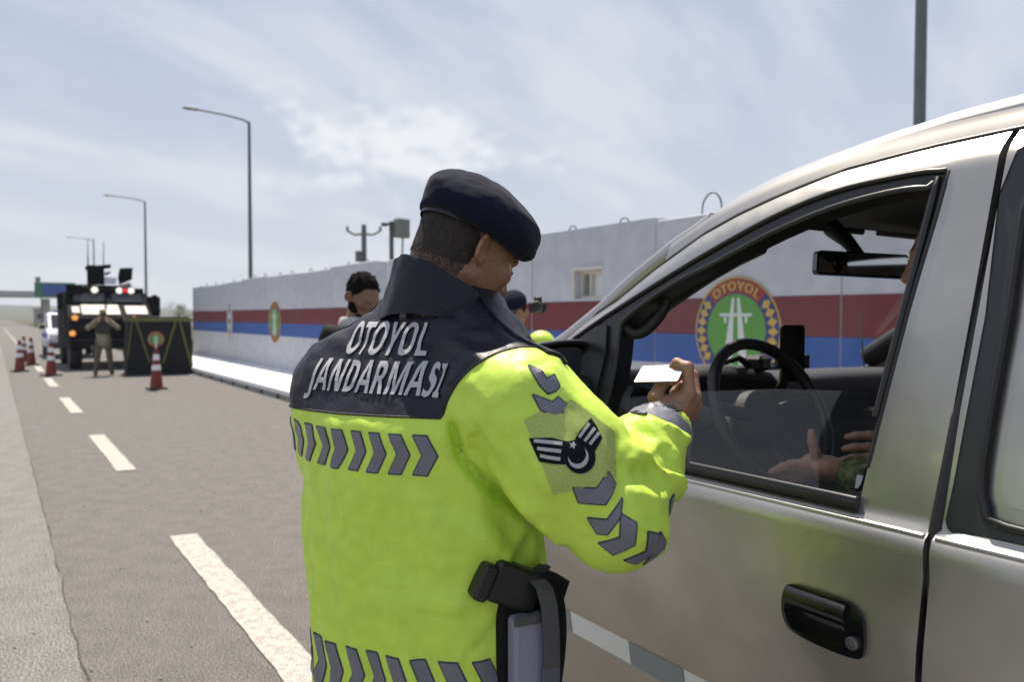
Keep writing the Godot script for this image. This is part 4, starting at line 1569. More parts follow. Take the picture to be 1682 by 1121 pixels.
	# --- handle
	var bez := PackedVector2Array(curve(pull([[-1.070, 1.035], [-1.045, 1.047], [-0.985, 1.049], [-0.925, 1.046], [-0.897, 1.03], [-0.889, 1.0], [-0.891, 0.958], [-0.905, 0.942], [-0.96, 0.938], [-1.03, 0.942], [-1.066, 0.955], [-1.078, 0.99]]), 4, true))
	m = MB.new()
	m.panel(bez, [PackedVector2Array(curve(pull([[-1.066, 1.0], [-1.0, 1.005], [-0.936, 1.0], [-0.930, 0.975], [-0.94, 0.952], [-1.0, 0.948], [-1.05, 0.952], [-1.066, 0.972]]), 4, true))], 0.02, off_van(-0.008), Vector3.LEFT, 0.03)
	var hd: MeshInstance3D = P.call("handle", m, gloss, dr)
	m = MB.new()
	m.panel(PackedVector2Array(curve(pull([[-1.072, 1.006], [-1.0, 1.010], [-0.930, 1.006], [-0.926, 0.97], [-0.936, 0.946], [-1.0, 0.943], [-1.055, 0.946], [-1.072, 0.97]]), 4, true)), [], 0.015, func(p: Vector2) -> Vector3: return off_van(0.004 + 0.014 * clampf((1.01 - p.y) / 0.05, 0.0, 1.0)).call(p), Vector3.LEFT, 0.0)
	P.call("finger_recess", m, gloss, hd)
	m = MB.new()
	var lever := []
	for k in 12:
		var z := -1.062 + k * 0.0125
		lever.append(Vector3(van_x(1.018, z) - 0.010, 1.021, z))
	rr = []
	for k in 12: rr.append(0.019)
	m.tube(lever, rr, 10, true, 1.0)
	var sq := Transform3D(Basis().scaled(Vector3(0.55, 1.15, 1)), Vector3.ZERO)
	for k in m.v.size(): m.v[k] = Vector3(1.37, 1.021, 0) + (m.v[k] - Vector3(1.37, 1.021, 0)) * Vector3(0.6, 1.15, 1)
	P.call("lever", m, gloss, hd)
	m = MB.new()
	var lx := Transform3D(look(Vector3.LEFT), Vector3(van_x(0.975, -0.910) - 0.012, 0.972, -0.910)) * Transform3D(Basis(Vector3.RIGHT, PI / 2), Vector3.ZERO)
	m.lathe([Vector2(0.013, -0.01), Vector2(0.013, 0.004), Vector2(0.0105, 0.006), Vector2(0.0095, 0.003), Vector2(0.0001, 0.003)], lx, 24)
	P.call("key_lock", m, mt(0.14, 0.14, 0.145, 0.45, 0.6), hd)
	# --- white and grey tape along the lower door
	for k in 9:
		for s in 2:
			m = MB.new()
			var z0 := -0.47 - k * 0.46 + (0.0 if s == 0 else -0.2)
			var z1 := z0 - (0.2 if s == 0 else 0.26)
			if z1 < -2.18: continue
			if z0 > -0.80 and z1 < -0.79: z0 = -0.81
			m.panel(rect(z1 + 0.0015, 0.668, z0 - 0.0015, 0.733), [], 0.05, off_van(-0.0016), Vector3.LEFT, 0.0012)
			P.call("reflective_tape", m, [mt(0.23, 0.25, 0.28, 0.35), mt(0.70, 0.71, 0.72, 0.4)][s], dr if z0 < -0.79 else t)
	# --- sliding door and rear quarter: body panels, sash, glass
	m = MB.new()
	var slide := PackedVector2Array([Vector2(0.40, 0.42), Vector2(0.40, 1.94), Vector2(-0.2, 1.949), Vector2(-0.742, 1.949), Vector2(-0.757, 1.62), Vector2(-0.773, 1.3), Vector2(-0.778, 1.2), Vector2(-0.771, 1.13), Vector2(-0.781, 0.95), Vector2(-0.787, 0.42)])
	var slide_win := PackedVector2Array(curve(pull([[0.28, 1.24], [0.28, 1.84], [0.2, 1.90], [-0.5, 1.905], [-0.728, 1.905], [-0.745, 1.6], [-0.762, 1.3], [-0.762, 1.2205], [-0.70, 1.219], [-0.4, 1.219], [0.2, 1.219]]), 3, true))
	m.panel(slide, [slide_win], 0.0185, on_van, Vector3.LEFT, 0.03)
	var sd: MeshInstance3D = P.call("sliding_door", m, paint)
	m = MB.new()
	var sash_in := PackedVector2Array(curve(pull([[0.25, 1.27], [0.25, 1.82], [0.19, 1.86], [-0.5, 1.86], [-0.684, 1.855], [-0.705, 1.6], [-0.716, 1.34], [-0.704, 1.27], [-0.665, 1.243], [-0.4, 1.240], [0.2, 1.240]]), 3, true))
	m.panel(slide_win, [sash_in], 0.05, off_van(0.004), Vector3.LEFT, 0.02)
	var sash: MeshInstance3D = P.call("window_sash", m, grain(mt(0.028, 0.032, 0.037, 0.33), T.mottle, null, 2.0), sd)
	m = MB.new()
	var sr := []
	for q in sash_in: sr.append(off_van(0.0).call(q))
	sr.append(sr[0])
	rr = []
	for k in sr.size(): rr.append(0.008)
	m.tube(sr, rr, 8)
	P.call("window_seal", m, seal, sash)
	m = MB.new()
	m.panel(sash_in, [], 0.06, off_van(0.014), Vector3.LEFT, 0.004)
	var blank: MeshInstance3D = P.call("blank_panel", m, paint, sd)
	m = MB.new()
	m.panel(Geometry2D.offset_polygon(sash_in, -0.034)[0], [], 0.03, off_van(0.000), Vector3.LEFT, 0.014)
	P.call("raised_panel", m, paint, blank)
	m = MB.new()
	m.panel(rect(0.407, 0.42, 1.55, 1.94), [rect(0.55, 1.25, 1.3, 1.85)], 0.07, on_van, Vector3.LEFT, 0.03)
	P.call("rear_quarter", m, paint)
	m = MB.new()
	m.panel(rect(0.55, 1.25, 1.3, 1.85), [], 0.07, off_van(0.012), Vector3.LEFT, 0.004)
	P.call("side_glass", m, tint)
	# --- front wing with its wheel arch
	m = MB.new()
	var wing := PackedVector2Array([Vector2(-2.157, 0.42), Vector2(-2.197, 0.9), Vector2(-2.212, 1.2), Vector2(-2.207, 1.38), Vector2(-2.5, 1.30), Vector2(-2.9, 1.17), Vector2(-3.22, 1.03), Vector2(-3.28, 0.8), Vector2(-3.28, 0.42)])
	m.panel(wing, [circle(-2.70, 0.36, 0.37, 30)], 0.06, on_van, Vector3.LEFT, 0.04)
	P.call("front_wing", m, paint)
	# --- right side in one piece with its windows
	m = MB.new()
	var rs := PackedVector2Array([Vector2(1.55, 0.42), Vector2(1.55, 1.9)])
	for k in 20: rs.append(Vector2(0.9 - k * 0.15, seam_y(0.9 - k * 0.15) - 0.006))
	rs.append_array(PackedVector2Array([Vector2(-2.2, 1.38), Vector2(-2.9, 1.17), Vector2(-3.22, 1.03), Vector2(-3.28, 0.42)]))
	m.panel(rs, [wo, slide_win, rect(0.55, 1.25, 1.3, 1.85), circle(-2.70, 0.36, 0.37, 30), circle(0.55, 0.36, 0.37, 30)], 0.08, off_van_right(0.0), Vector3.RIGHT, 0.03)
	P.call("right_side", m, paint)
	for q in [wo, slide_win, rect(0.55, 1.25, 1.3, 1.85)]:
		m = MB.new()
		m.panel(q, [], 0.08, off_van_right(0.012), Vector3.RIGHT, 0.004)
		P.call("side_glass", m, tint if q != wo else shield)
	# --- roof, from the seam over to the other side
	m = MB.new()
	var strips := []
	var zs := []
	for k in 48: zs.append(1.55 - k * (3.19 / 47.0))
	for z in zs:
		var ry := roof_y(z)
		var sy := seam_y(z) + 0.003
		var r := PackedVector3Array()
		var cr := 0.052 + 0.062 * smoothstep(-0.9, -1.63, z)
		var sx := van_x(sy - 0.004, z) + 0.002
		var sec := [Vector2(sx, sy), Vector2(sx + 0.012, lerpf(sy, ry, 0.40)), Vector2(sx + 0.026, lerpf(sy, ry, 0.74)), Vector2(1.652, ry), Vector2(1.71, ry + cr * 0.36), Vector2(1.80, ry + cr * 0.62), Vector2(2.0, ry + cr * 0.88), Vector2(VAN_MID, ry + cr)]
		for q in sec: r.append(Vector3(q.x, q.y, z))
		for k in range(sec.size() - 2, -1, -1): r.append(Vector3(2 * VAN_MID - sec[k].x, sec[k].y, z))
		strips.append(r)
	m.rings(strips, false)
	fix_up(m, Vector3(VAN_MID, 0.8, -0.4))
	P.call("roof", m, paint)
	# seam shadow gap: a black gutter strip behind the joint
	m = MB.new()
	var gut := []
	for k in 30: gut.append(Vector3(van_x(seam_y(0.9 - k * 0.1) - 0.004, 0.9 - k * 0.1) + 0.006, seam_y(0.9 - k * 0.1) - 0.002, 0.9 - k * 0.1))
	rr = []
	for k in gut.size(): rr.append(0.007)
	m.tube(gut, rr, 6)
	P.call("roof_gutter", m, seal)
	m = MB.new()
	var jam := []
	for q in [[0.42, 0.0], [0.95, 0.0], [1.13, 0.0], [1.2, 0.0], [1.62, 0.0], [1.95, 0.0]]:
		var zz: float = [-0.7935, -0.7875, -0.777, -0.784, -0.7635, -0.749][[0.42, 0.95, 1.13, 1.2, 1.62, 1.95].find(q[0])]
		jam.append(Vector3(van_x(q[0], zz) + 0.018, q[0], zz))
	m.tube(jam, [0.014, 0.014, 0.014, 0.014, 0.014, 0.014], 6)
	P.call("door_seal", m, seal)
	# --- windscreen pillars outside (painted) and inside (black trim)
	for s in [0, 1]:
		m = MB.new()
		var ap := []
		var ar := []
		for k in 12:
			var z := -1.52 - k * 0.064
			var ax := lerpf(1.648, 1.50, clampf((-1.6 - z) / 0.6, 0.0, 1.0))
			ap.append(Vector3(ax if s == 0 else 2 * VAN_MID - ax, roof_y(z) - 0.024, z))
			ar.append(0.030)
		m.tube(ap, ar, 10)
		P.call("windscreen_pillar", m, paint)
		m = MB.new()
		ap = []
		ar = []
		for k in 11:
			var z := -1.40 - k * 0.076
			var ax := 1.67 - 0.010 * k
			ap.append(Vector3(ax if s == 0 else 2 * VAN_MID - ax, minf(seam_y(z) - 0.052, 1.86), z))
			ar.append(0.05)
		m.tube(ap, ar, 10)
		P.call("pillar_trim", m, inner)
	# --- windscreen, its black border and the cowl
	m = MB.new()
	strips = []
	for k in 9:
		var f := k / 8.0
		var r := PackedVector3Array()
		for j in 15:
			var u := j / 14.0
			var half := lerpf(0.76, 0.90, f)
			var x := VAN_MID + (u * 2 - 1) * half
			r.append(Vector3(x, lerpf(1.845, 1.365, f) + 0.085 * (1 - pow(u * 2 - 1, 2)) * (1 - f), lerpf(-1.625, -2.20, f) - 0.14 * (1 - pow(absf(u * 2 - 1), 2.2))))
		strips.append(r)
	m.rings(strips, false)
	fix_up(m, Vector3(VAN_MID, 0.8, 0))
	P.call("windscreen", m, shield)
	# bonnet
	m = MB.new()
	strips = []
	for k in 10:
		var f := k / 9.0
		var z := lerpf(-2.34, -3.30, f)
		var y := 1.335 - 0.30 * f - 0.30 * pow(f, 7)
		var r := PackedVector3Array()
		for j in 17:
			var u := j / 16.0 * 2 - 1
			var half := VAN_MID - van_x(1.0, z) - 0.015
			r.append(Vector3(VAN_MID + u * half, y + 0.045 - 0.10 * pow(absf(u), 4) , z - 0.10 * (1 - u * u) * f))
		strips.append(r)
	m.rings(strips, false)
	fix_up(m, Vector3(VAN_MID, 0.2, -2.4))
	P.call("bonnet", m, paint)
	m = MB.new()
	m.box(Vector3(VAN_MID, 0.52, -3.30), Vector3(1.5, 0.38, 0.2), Basis(), 0.08)
	P.call("front_bumper", m, paint)
	m = MB.new()
	m.box(Vector3(VAN_MID, 0.86, -3.345), Vector3(0.8, 0.16, 0.06), Basis(), 0.02)
	P.call("grille", m, trim)
	for s in [-1.0, 1.0]:
		m = MB.new()
		m.box(Vector3(VAN_MID + s * 0.6, 0.87, -3.29), Vector3(0.34, 0.17, 0.1), Basis(Vector3.UP, -s * 0.35), 0.03)
		P.call("headlight", m, chrome)
	# tail
	m = MB.new()
	m.box(Vector3(VAN_MID, 1.16, 1.55), Vector3(1.72, 1.5, 0.06), Basis(), 0.03)
	var tail: MeshInstance3D = P.call("tailgate", m, paint)
	m = MB.new()
	m.box(Vector3(VAN_MID, 1.55, 1.585), Vector3(1.3, 0.5, 0.02), Basis(), 0.008)
	P.call("rear_glass", m, gloss, tail)
	m = MB.new()
	m.box(Vector3(VAN_MID, 0.42, 1.6), Vector3(1.74, 0.24, 0.2), Basis(), 0.05)
	P.call("rear_bumper", m, trim)
	# underbody and wheels
	m = MB.new()
	m.box(Vector3(VAN_MID, 0.40, -0.85), Vector3(1.5, 0.12, 4.6), Basis(), 0.02)
	P.call("floor_pan", m, seal)
	for q in [[1.56, -2.70], [1.56, 0.55], [3.08, -2.70], [3.08, 0.55]]:
		m = MB.new()
		var wx := Transform3D(Basis(Vector3.BACK, PI / 2), Vector3(q[0], 0.335, q[1]))
		m.lathe([Vector2(0.2, -0.1), Vector2(0.30, -0.105), Vector2(0.328, -0.085), Vector2(0.335, 0), Vector2(0.328, 0.085), Vector2(0.30, 0.105), Vector2(0.2, 0.1)], wx, 28)
		var wh: MeshInstance3D = P.call("wheel", m, M.rubber)
		m = MB.new()
		m.lathe([Vector2(0.001, -0.07), Vector2(0.2, -0.085), Vector2(0.215, -0.1), Vector2(0.215, 0.1), Vector2(0.2, 0.085), Vector2(0.001, 0.07)], wx, 24)
		P.call("rim", m, chrome, wh)
	# --- inside: headliner, door card, dashboard, wheel, seats, mirror, phone
	m = MB.new()
	strips = []
	for k in 16:
		var z := 1.45 - k * (3.08 / 15.0)
		var r := PackedVector3Array()
		var ry := roof_y(z) - 0.05
		var cr := 0.03 + 0.085 * smoothstep(-0.9, -1.63, z)
		for j in 11:
			var u := j / 10.0 * 2 - 1
			r.append(Vector3(VAN_MID + u * 0.73, ry + cr * (1 - pow(absf(u), 3.0)) - 0.02 * pow(absf(u), 6), z))
		strips.append(r)
	m.rings(strips, false)
	fix_up(m, Vector3(VAN_MID, 5.0, -0.4))
	P.call("headliner", m, liner)
	m = MB.new()
	m.panel(v2([[-0.81, 0.45], [-0.80, 1.212], [-1.9, 1.212], [-2.1, 1.2], [-2.12, 0.45]]), [], 0.08, off_van(0.075), Vector3.RIGHT, 0.0)
	P.call("door_card", m, inner, dr)
	m = MB.new()
	m.panel(v2([[-0.79, 0.45], [-0.74, 1.94], [-0.88, 1.94], [-0.96, 1.22], [-0.96, 0.45]]), [], 0.08, off_van(0.06), Vector3.RIGHT, 0.03)
	P.call("door_pillar_trim", m, inner)
	# dashboard
	var prof := pull([[-2.30, 1.35], [-2.1, 1.385], [-1.86, 1.408], [-1.74, 1.402], [-1.70, 1.375], [-1.72, 1.30], [-1.76, 1.18], [-1.70, 1.05], [-1.80, 0.72], [-2.30, 0.6]])
	m = MB.new()
	strips = []
	for k in 17:
		var x := 1.50 + k * 0.1125
		var r := PackedVector3Array()
		var ends := 1.0 - 0.03 * pow(absf(k - 8) / 8.0, 3)
		for q in prof: r.append(Vector3(x, q.y * ends + (0.0), q.x + 0.05 * pow(absf(k - 8) / 8.0, 2)))
		strips.append(r)
	m.rings(strips, true, true, true)
	fix_up(m, Vector3(VAN_MID, 1.0, -2.05))
	var da: MeshInstance3D = P.call("dashboard", m, dash_mat)
	# instrument hood, vent pod
	m = MB.new()
	strips = []
	for k in 13:
		var u := k / 12.0 * 2 - 1
		var x := 1.80 + u * 0.26
		var lift := 0.055 * pow(1 - u * u, 0.4)
		var r := PackedVector3Array()
		for q in [[-2.0, 1.385, 0.0], [-1.86, 1.395, 0.9], [-1.70, 1.40, 1.0], [-1.63, 1.392, 0.95], [-1.615, 1.37, 0.7], [-1.66, 1.33, 0.0]]: r.append(Vector3(x, q[1] + lift * q[2], q[0]))
		strips.append(r)
	m.rings(strips, false)
	fix_up(m, Vector3(1.8, 1.2, -1.85))
	P.call("instrument_hood", m, inner, da)
	m = MB.new()
	m.box(Vector3(1.80, 1.30, -1.665), Vector3(0.46, 0.14, 0.03), Basis(Vector3.RIGHT, -0.25), 0.01)
	P.call("instrument_panel", m, gloss, da)
	for q in [[1.565, 1.345, -1.735, 0.062], [2.9, 1.33, -1.74, 0.05]]:
		m = MB.new()
		m.lathe([Vector2(q[3], -0.22), Vector2(q[3], 0.0), Vector2(q[3] * 0.92, 0.018), Vector2(q[3] * 0.75, 0.02), Vector2(q[3] * 0.7, 0.0), Vector2(0.001, -0.004)], Transform3D(Basis(Vector3.RIGHT, 1.25), Vector3(q[0], q[1], q[2])), 24)
		var pod: MeshInstance3D = P.call("vent_pod", m, mt(0.075, 0.077, 0.08, 0.35), da)
		m = MB.new()
		for k in 4: m.box(Vector3(q[0], q[1] - 0.03 + k * 0.02, q[2] + 0.012 - 0.006 * k), Vector3(q[3] * 1.3, 0.004, 0.01), Basis(), 0.001)
		P.call("vent_slat", m, trim, pod)
	# things lying on the dashboard: cable and box near the phone
	m = MB.new()
	m.box(Vector3(1.99, 1.455, -1.66), Vector3(0.10, 0.05, 0.06), Basis(Vector3.UP, 0.4), 0.012)
	m.tube([Vector3(1.95, 1.45, -1.66), Vector3(1.88, 1.475, -1.64), Vector3(1.84, 1.46, -1.66)], [0.012, 0.010, 0.008], 8)
	P.call("phone_mount", m, inner, da)
	# steering wheel
	var sc := Vector3(1.745, 1.34, -1.405)
	var sb := Basis(Vector3.RIGHT, deg_to_rad(-26.0)) 
	m = MB.new()
	var ring := []
	for j in 41:
		var a := TAU * j / 40.0
		ring.append(sc + sb * Vector3(cos(a) * 0.205, sin(a) * 0.205, 0))
	rr = []
	for j in 41: rr.append(0.0165)
	m.tube(ring, rr, 12, false, 1.0, sb.z)
	var swm := grain(mt(0.016, 0.016, 0.017, 0.38), T.fine, T.bump, 8.0, 0.03)
	var sw: MeshInstance3D = P.call("steering_wheel", m, swm)
	m = MB.new()
	m.lathe([Vector2(0.001, -0.06), Vector2(0.07, -0.055), Vector2(0.085, -0.02), Vector2(0.075, 0.01), Vector2(0.001, 0.016)], Transform3D(sb * Basis(Vector3.RIGHT, PI / 2), sc + sb * Vector3(0, 0, -0.03)), 24)
	P.call("hub", m, inner, sw)
	for a in [0.15, PI - 0.15, -PI / 2]:
		m = MB.new()
		m.tube([sc + sb * Vector3(cos(a) * 0.06, sin(a) * 0.06, -0.03), sc + sb * Vector3(cos(a) * 0.2, sin(a) * 0.2, 0)], [0.024, 0.016], 8, false, 0.5, sb.z)
		P.call("spoke", m, inner, sw)
	m = MB.new()
	m.tube([sc + sb * Vector3(0, 0, -0.05), sc + sb * Vector3(0, 0, -0.40)], [0.045, 0.055], 12)
	P.call("column", m, inner, sw)
	# grab handle on the pillar
	m = MB.new()
	var gp := curve([Vector3(1.592, 1.730, -1.630), Vector3(1.588, 1.680, -1.632), Vector3(1.572, 1.617, -1.642), Vector3(1.548, 1.564, -1.678), Vector3(1.530, 1.550, -1.712), Vector3(1.525, 1.580, -1.762)], 5)
	rr = []
	for k in gp.size(): rr.append(0.0155)
	m.tube(gp, rr, 10)
	P.call("grab_handle", m, inner)
	# sun visors folded up
	for x in [1.95, 2.7]:
		m = MB.new()
		m.box(Vector3(x, 1.865, -1.50), Vector3(0.44, 0.018, 0.17), Basis(Vector3.RIGHT, 0.18), 0.007)
		P.call("sun_visor", m, liner)
	# rear view mirror
	var ma := Vector3(1.913, 1.750, -1.389)
	var mb := Vector3(2.140, 1.738, -1.262)
	var mc := (ma + mb) / 2
	var mx := (mb - ma).normalized()
	var mz := mx.cross(Vector3.UP).normalized()
	var mbas := Basis(mx, mz.cross(mx).normalized(), mz)
	m = MB.new()
	m.prism(round_rect(-0.132, -0.034, 0.132, 0.034, 0.012), 0.03, Transform3D(mbas, mc - mbas.z * 0.004), 0.004)
	var mi: MeshInstance3D = P.call("mirror", m, gloss)
	m = MB.new()
	m.prism(round_rect(-0.124, -0.027, 0.124, 0.027, 0.008), 0.003, Transform3D(mbas, mc + mbas.z * 0.0005), 0.0)
	P.call("mirror_glass", m, mt(0.42, 0.43, 0.44, 0.02, 1.0), mi)
	m = MB.new()
	m.tube([mc - mbas.z * 0.02 + Vector3(0, 0.02, 0), mc + Vector3(0.01, 0.07, -0.06), mc + Vector3(0.04, 0.115, -0.13)], [0.016, 0.020, 0.028], 10)
	P.call("mirror_arm", m, inner, mi)
	# seats
	for x in [1.87, 2.77]:
		m = MB.new()
		m.box(Vector3(x, 0.86, -0.86), Vector3(0.48, 0.16, 0.5), Basis(Vector3.RIGHT, 0.08), 0.06)
		var seat: MeshInstance3D = P.call("seat", m, cloth)
		m = MB.new()
		m.box(Vector3(x, 1.22, -0.60), Vector3(0.48, 0.66, 0.14), Basis(Vector3.RIGHT, 0.16), 0.06)
		P.call("backrest", m, cloth, seat)
		m = MB.new()
		m.box(Vector3(x, 1.66, -0.535), Vector3(0.26, 0.18, 0.10), Basis(Vector3.RIGHT, 0.1), 0.04)
		P.call("headrest", m, cloth, seat)
		m = MB.new()
		m.box(Vector3(x, 0.60, -0.84), Vector3(0.42, 0.34, 0.42), Basis(), 0.02)
		P.call("seat_base", m, inner, seat)
	m = MB.new()
	m.box(Vector3(VAN_MID, 1.15, 0.35), Vector3(1.5, 0.9, 0.15), Basis(Vector3.RIGHT, 0.15), 0.06)
	P.call("bench_back", m, cloth)
	# --- door mirror
	m = MB.new()
	var mh := curve(pull([[-0.12, 0.10], [-0.05, 0.122], [0.08, 0.125], [0.125, 0.10], [0.13, -0.03], [0.10, -0.11], [0.0, -0.13], [-0.10, -0.11], [-0.128, -0.03]]), 4, true)
	var mp := PackedVector2Array(mh)
	var face := Transform3D(Basis(Vector3.UP, 0.20), Vector3(1.375, 1.40, -1.855))
	var back := []
	for f in [[0.0, 1.0], [-0.04, 1.02], [-0.085, 0.93], [-0.12, 0.70], [-0.135, 0.35]]:
		var r := PackedVector3Array()
		for q in mp: r.append(face * Vector3(q.x * f[1], q.y * f[1], f[0]))
		r.reverse()
		back.append(r)
	m.rings(back, true, false, true)
	fix_up(m, face * Vector3(0, 0, -0.05))
	var sm: MeshInstance3D = P.call("door_mirror", m, trim)
	m = MB.new()
	m.prism(mp, 0.004, face * Transform3D(Basis().scaled(Vector3(0.88, 0.86, 1)), Vector3(0, 0, -0.012)))
	P.call("mirror_glass", m, mt(0.5, 0.52, 0.55, 0.03, 1.0), sm)
	m = MB.new()
	var lipm := MB.new()
	var le := []
	for q in mp: le.append(face * Vector3(q.x * 0.985, q.y * 0.985, 0.0))
	le.append(le[0])
	rr = []
	for k in le.size(): rr.append(0.008)
	m.tube(le, rr, 8, false)
	m.tube([Vector3(1.47, 1.36, -1.87), Vector3(1.41, 1.37, -1.87)], [0.05, 0.04], 10, true, 1.4)
	P.call("mirror_shell", m, trim, sm)
	# black sail panel between mirror and pillar
	m = MB.new()
	m.panel(v2([[-1.745, 1.24], [-1.80, 1.34], [-1.785, 1.50], [-1.80, 1.575], [-1.85, 1.57], [-1.985, 1.50], [-2.02, 1.45], [-2.03, 1.30], [-2.01, 1.24]]), [], 0.04, off_van(-0.003), Vector3.LEFT, 0.03)
	P.call("mirror_sail", m, trim, dr)
	# wipers and aerial
	m = MB.new()
	m.tube([Vector3(3.21, 1.25, -2.08), Vector3(3.21, 1.615, -2.12)], [0.004, 0.003], 6)
	var an: MeshInstance3D = P.call("aerial", m, M.dark_steel)
	for q in [[1.80, 0.6], [2.5, 0.6]]:
		m = MB.new()
		m.tube([Vector3(q[0], 1.365, -2.44), Vector3(q[0] + q[1], 1.385, -2.40)], [0.009, 0.006], 6)
		P.call("wiper", m, trim)
	# phone on the dashboard: a thing of its own
	var ph := thing("phone", "black phone upright in a holder on the van dashboard", "phone", Vector3(1.935, 1.41, -1.487), deg_to_rad(-28.0))
	m = MB.new()
	m.prism(round_rect(-0.036, 0.0, 0.036, 0.165, 0.009), 0.009, Transform3D(), 0.0015)
	part("case", m, gloss, ph)
	m = MB.new()
	m.prism(round_rect(-0.032, 0.008, 0.032, 0.155, 0.004), 0.001, Transform3D(Basis(), Vector3(0, 0, 0.0012)))
	part("screen", m, mt(0.012, 0.013, 0.015, 0.05), ph)
	m = MB.new()
	m.box(Vector3(0.043, 0.06, -0.006), Vector3(0.012, 0.04, 0.022), Basis(), 0.003)
	m.box(Vector3(-0.043, 0.06, -0.006), Vector3(0.012, 0.04, 0.022), Basis(), 0.003)
	m.tube([Vector3(0, 0.05, -0.012), Vector3(0, 0.0, -0.05), Vector3(0.02, -0.03, -0.12)], [0.012, 0.01, 0.02], 8)
	part("holder", m, inner, ph)

# turns smooth normals (and the winding) outward from a point inside
func fix_up(m: MB, inside: Vector3) -> void:
	var s := 0.0
	for i in m.v.size(): s += m.n[i].dot((m.v[i] - inside).normalized())
	if s < 0.0:
		for i in m.n.size(): m.n[i] = -m.n[i]
		for i in range(0, m.ix.size(), 3):
			var x := m.ix[i + 1]
			m.ix[i + 1] = m.ix[i + 2]
			m.ix[i + 2] = x

# ------------------------------------------------------------------ people
# a head in its own axes: x to its right, y up, -z forward; sz scales it
func add_head(f: Field, c: Vector3, b: Basis, sz := 1.0, fine := true) -> void:
	var P := func(x: float, y: float, z: float) -> Vector3: return c + b * (Vector3(x, y, z) * sz)
	f.ell(P.call(0, 0.032, 0.012), Vector3(0.077, 0.092, 0.099) * sz, b, 0.02)
	f.ell(P.call(0, -0.012, -0.035), Vector3(0.066, 0.082, 0.062) * sz, b, 0.03)
	f.cone(P.call(0, -0.055, -0.055), P.call(0, -0.098, -0.078), 0.040 * sz, 0.021 * sz, 0.03)
	for s in [-1.0, 1.0]:
		f.cone(P.call(s * 0.056, -0.048, 0.0), P.call(s * 0.018, -0.095, -0.072), 0.019 * sz, 0.016 * sz, 0.03)
		f.ell(P.call(s * 0.043, -0.018, -0.070), Vector3(0.024, 0.018, 0.020) * sz, b, 0.02)
	if not fine: return
	f.cone(P.call(-0.036, 0.024, -0.088), P.call(0.036, 0.024, -0.088), 0.012 * sz, 0.012 * sz, 0.015)
	for s in [-1.0, 1.0]:
		f.ell(P.call(s * 0.031, 0.004, -0.099), Vector3(0.017, 0.013, 0.013) * sz, b, 0.006, true)
		f.ell(P.call(s * 0.031, 0.003, -0.086), Vector3(0.0125, 0.0115, 0.0115) * sz, b, 0.003)
	f.cone(P.call(0, 0.014, -0.094), P.call(0, -0.032, -0.117), 0.0075 * sz, 0.0115 * sz, 0.010)
	f.cone(P.call(-0.011, -0.037, -0.104), P.call(0.011, -0.037, -0.104), 0.0095 * sz, 0.0095 * sz, 0.008)
	f.cone(P.call(-0.018, -0.062, -0.094), P.call(0.018, -0.062, -0.094), 0.006 * sz, 0.006 * sz, 0.006)
	f.cone(P.call(-0.015, -0.072, -0.094), P.call(0.015, -0.072, -0.094), 0.0065 * sz, 0.0065 * sz, 0.006)
	for s in [-1.0, 1.0]:
		# the ear: a plate, its rolled rim and the hollow
		var eb := b * Basis(Vector3.UP, s * 0.42) * Basis(Vector3.RIGHT, -0.15)
		f.ell(P.call(s * 0.083, -0.004, 0.018), Vector3(0.0055, 0.027, 0.016) * sz, eb, 0.006)
		var rim := []
		for k in 10:
			var a := deg_to_rad(-75.0 + k * 29.0)
			rim.append(P.call(s * 0.085, -0.004, 0.018) + eb * (Vector3(s * 0.004, -cos(a) * 0.028 if k < 9 else 0.010, sin(a) * 0.017) * sz * (1.0 if k < 9 else 0.9)))
		for k in 8: f.cone(rim[k], rim[k + 1], 0.0042 * sz, 0.0042 * sz, 0.003)
		f.ell(P.call(s * 0.0885, -0.008, 0.010), Vector3(0.004, 0.010, 0.0065) * sz, eb, 0.003, true)
		f.ell(P.call(s * 0.083, -0.030, 0.010), Vector3(0.006, 0.009, 0.007) * sz, eb, 0.006)

# fingers as chains of joints, each [points, radii]
func add_chains(f: Field, chains: Array, k := 0.006) -> void:
	for c in chains:
		for i in c[0].size() - 1: f.cone(c[0][i], c[0][i + 1], c[1][i], c[1][i + 1], k)

func bounds(pts: Array, pad: float) -> Array:
	var lo: Vector3 = pts[0]
	var hi: Vector3 = pts[0]
	for p in pts:
		lo = lo.min(p); hi = hi.max(p)
	return [lo - Vector3.ONE * pad, hi + Vector3.ONE * pad]

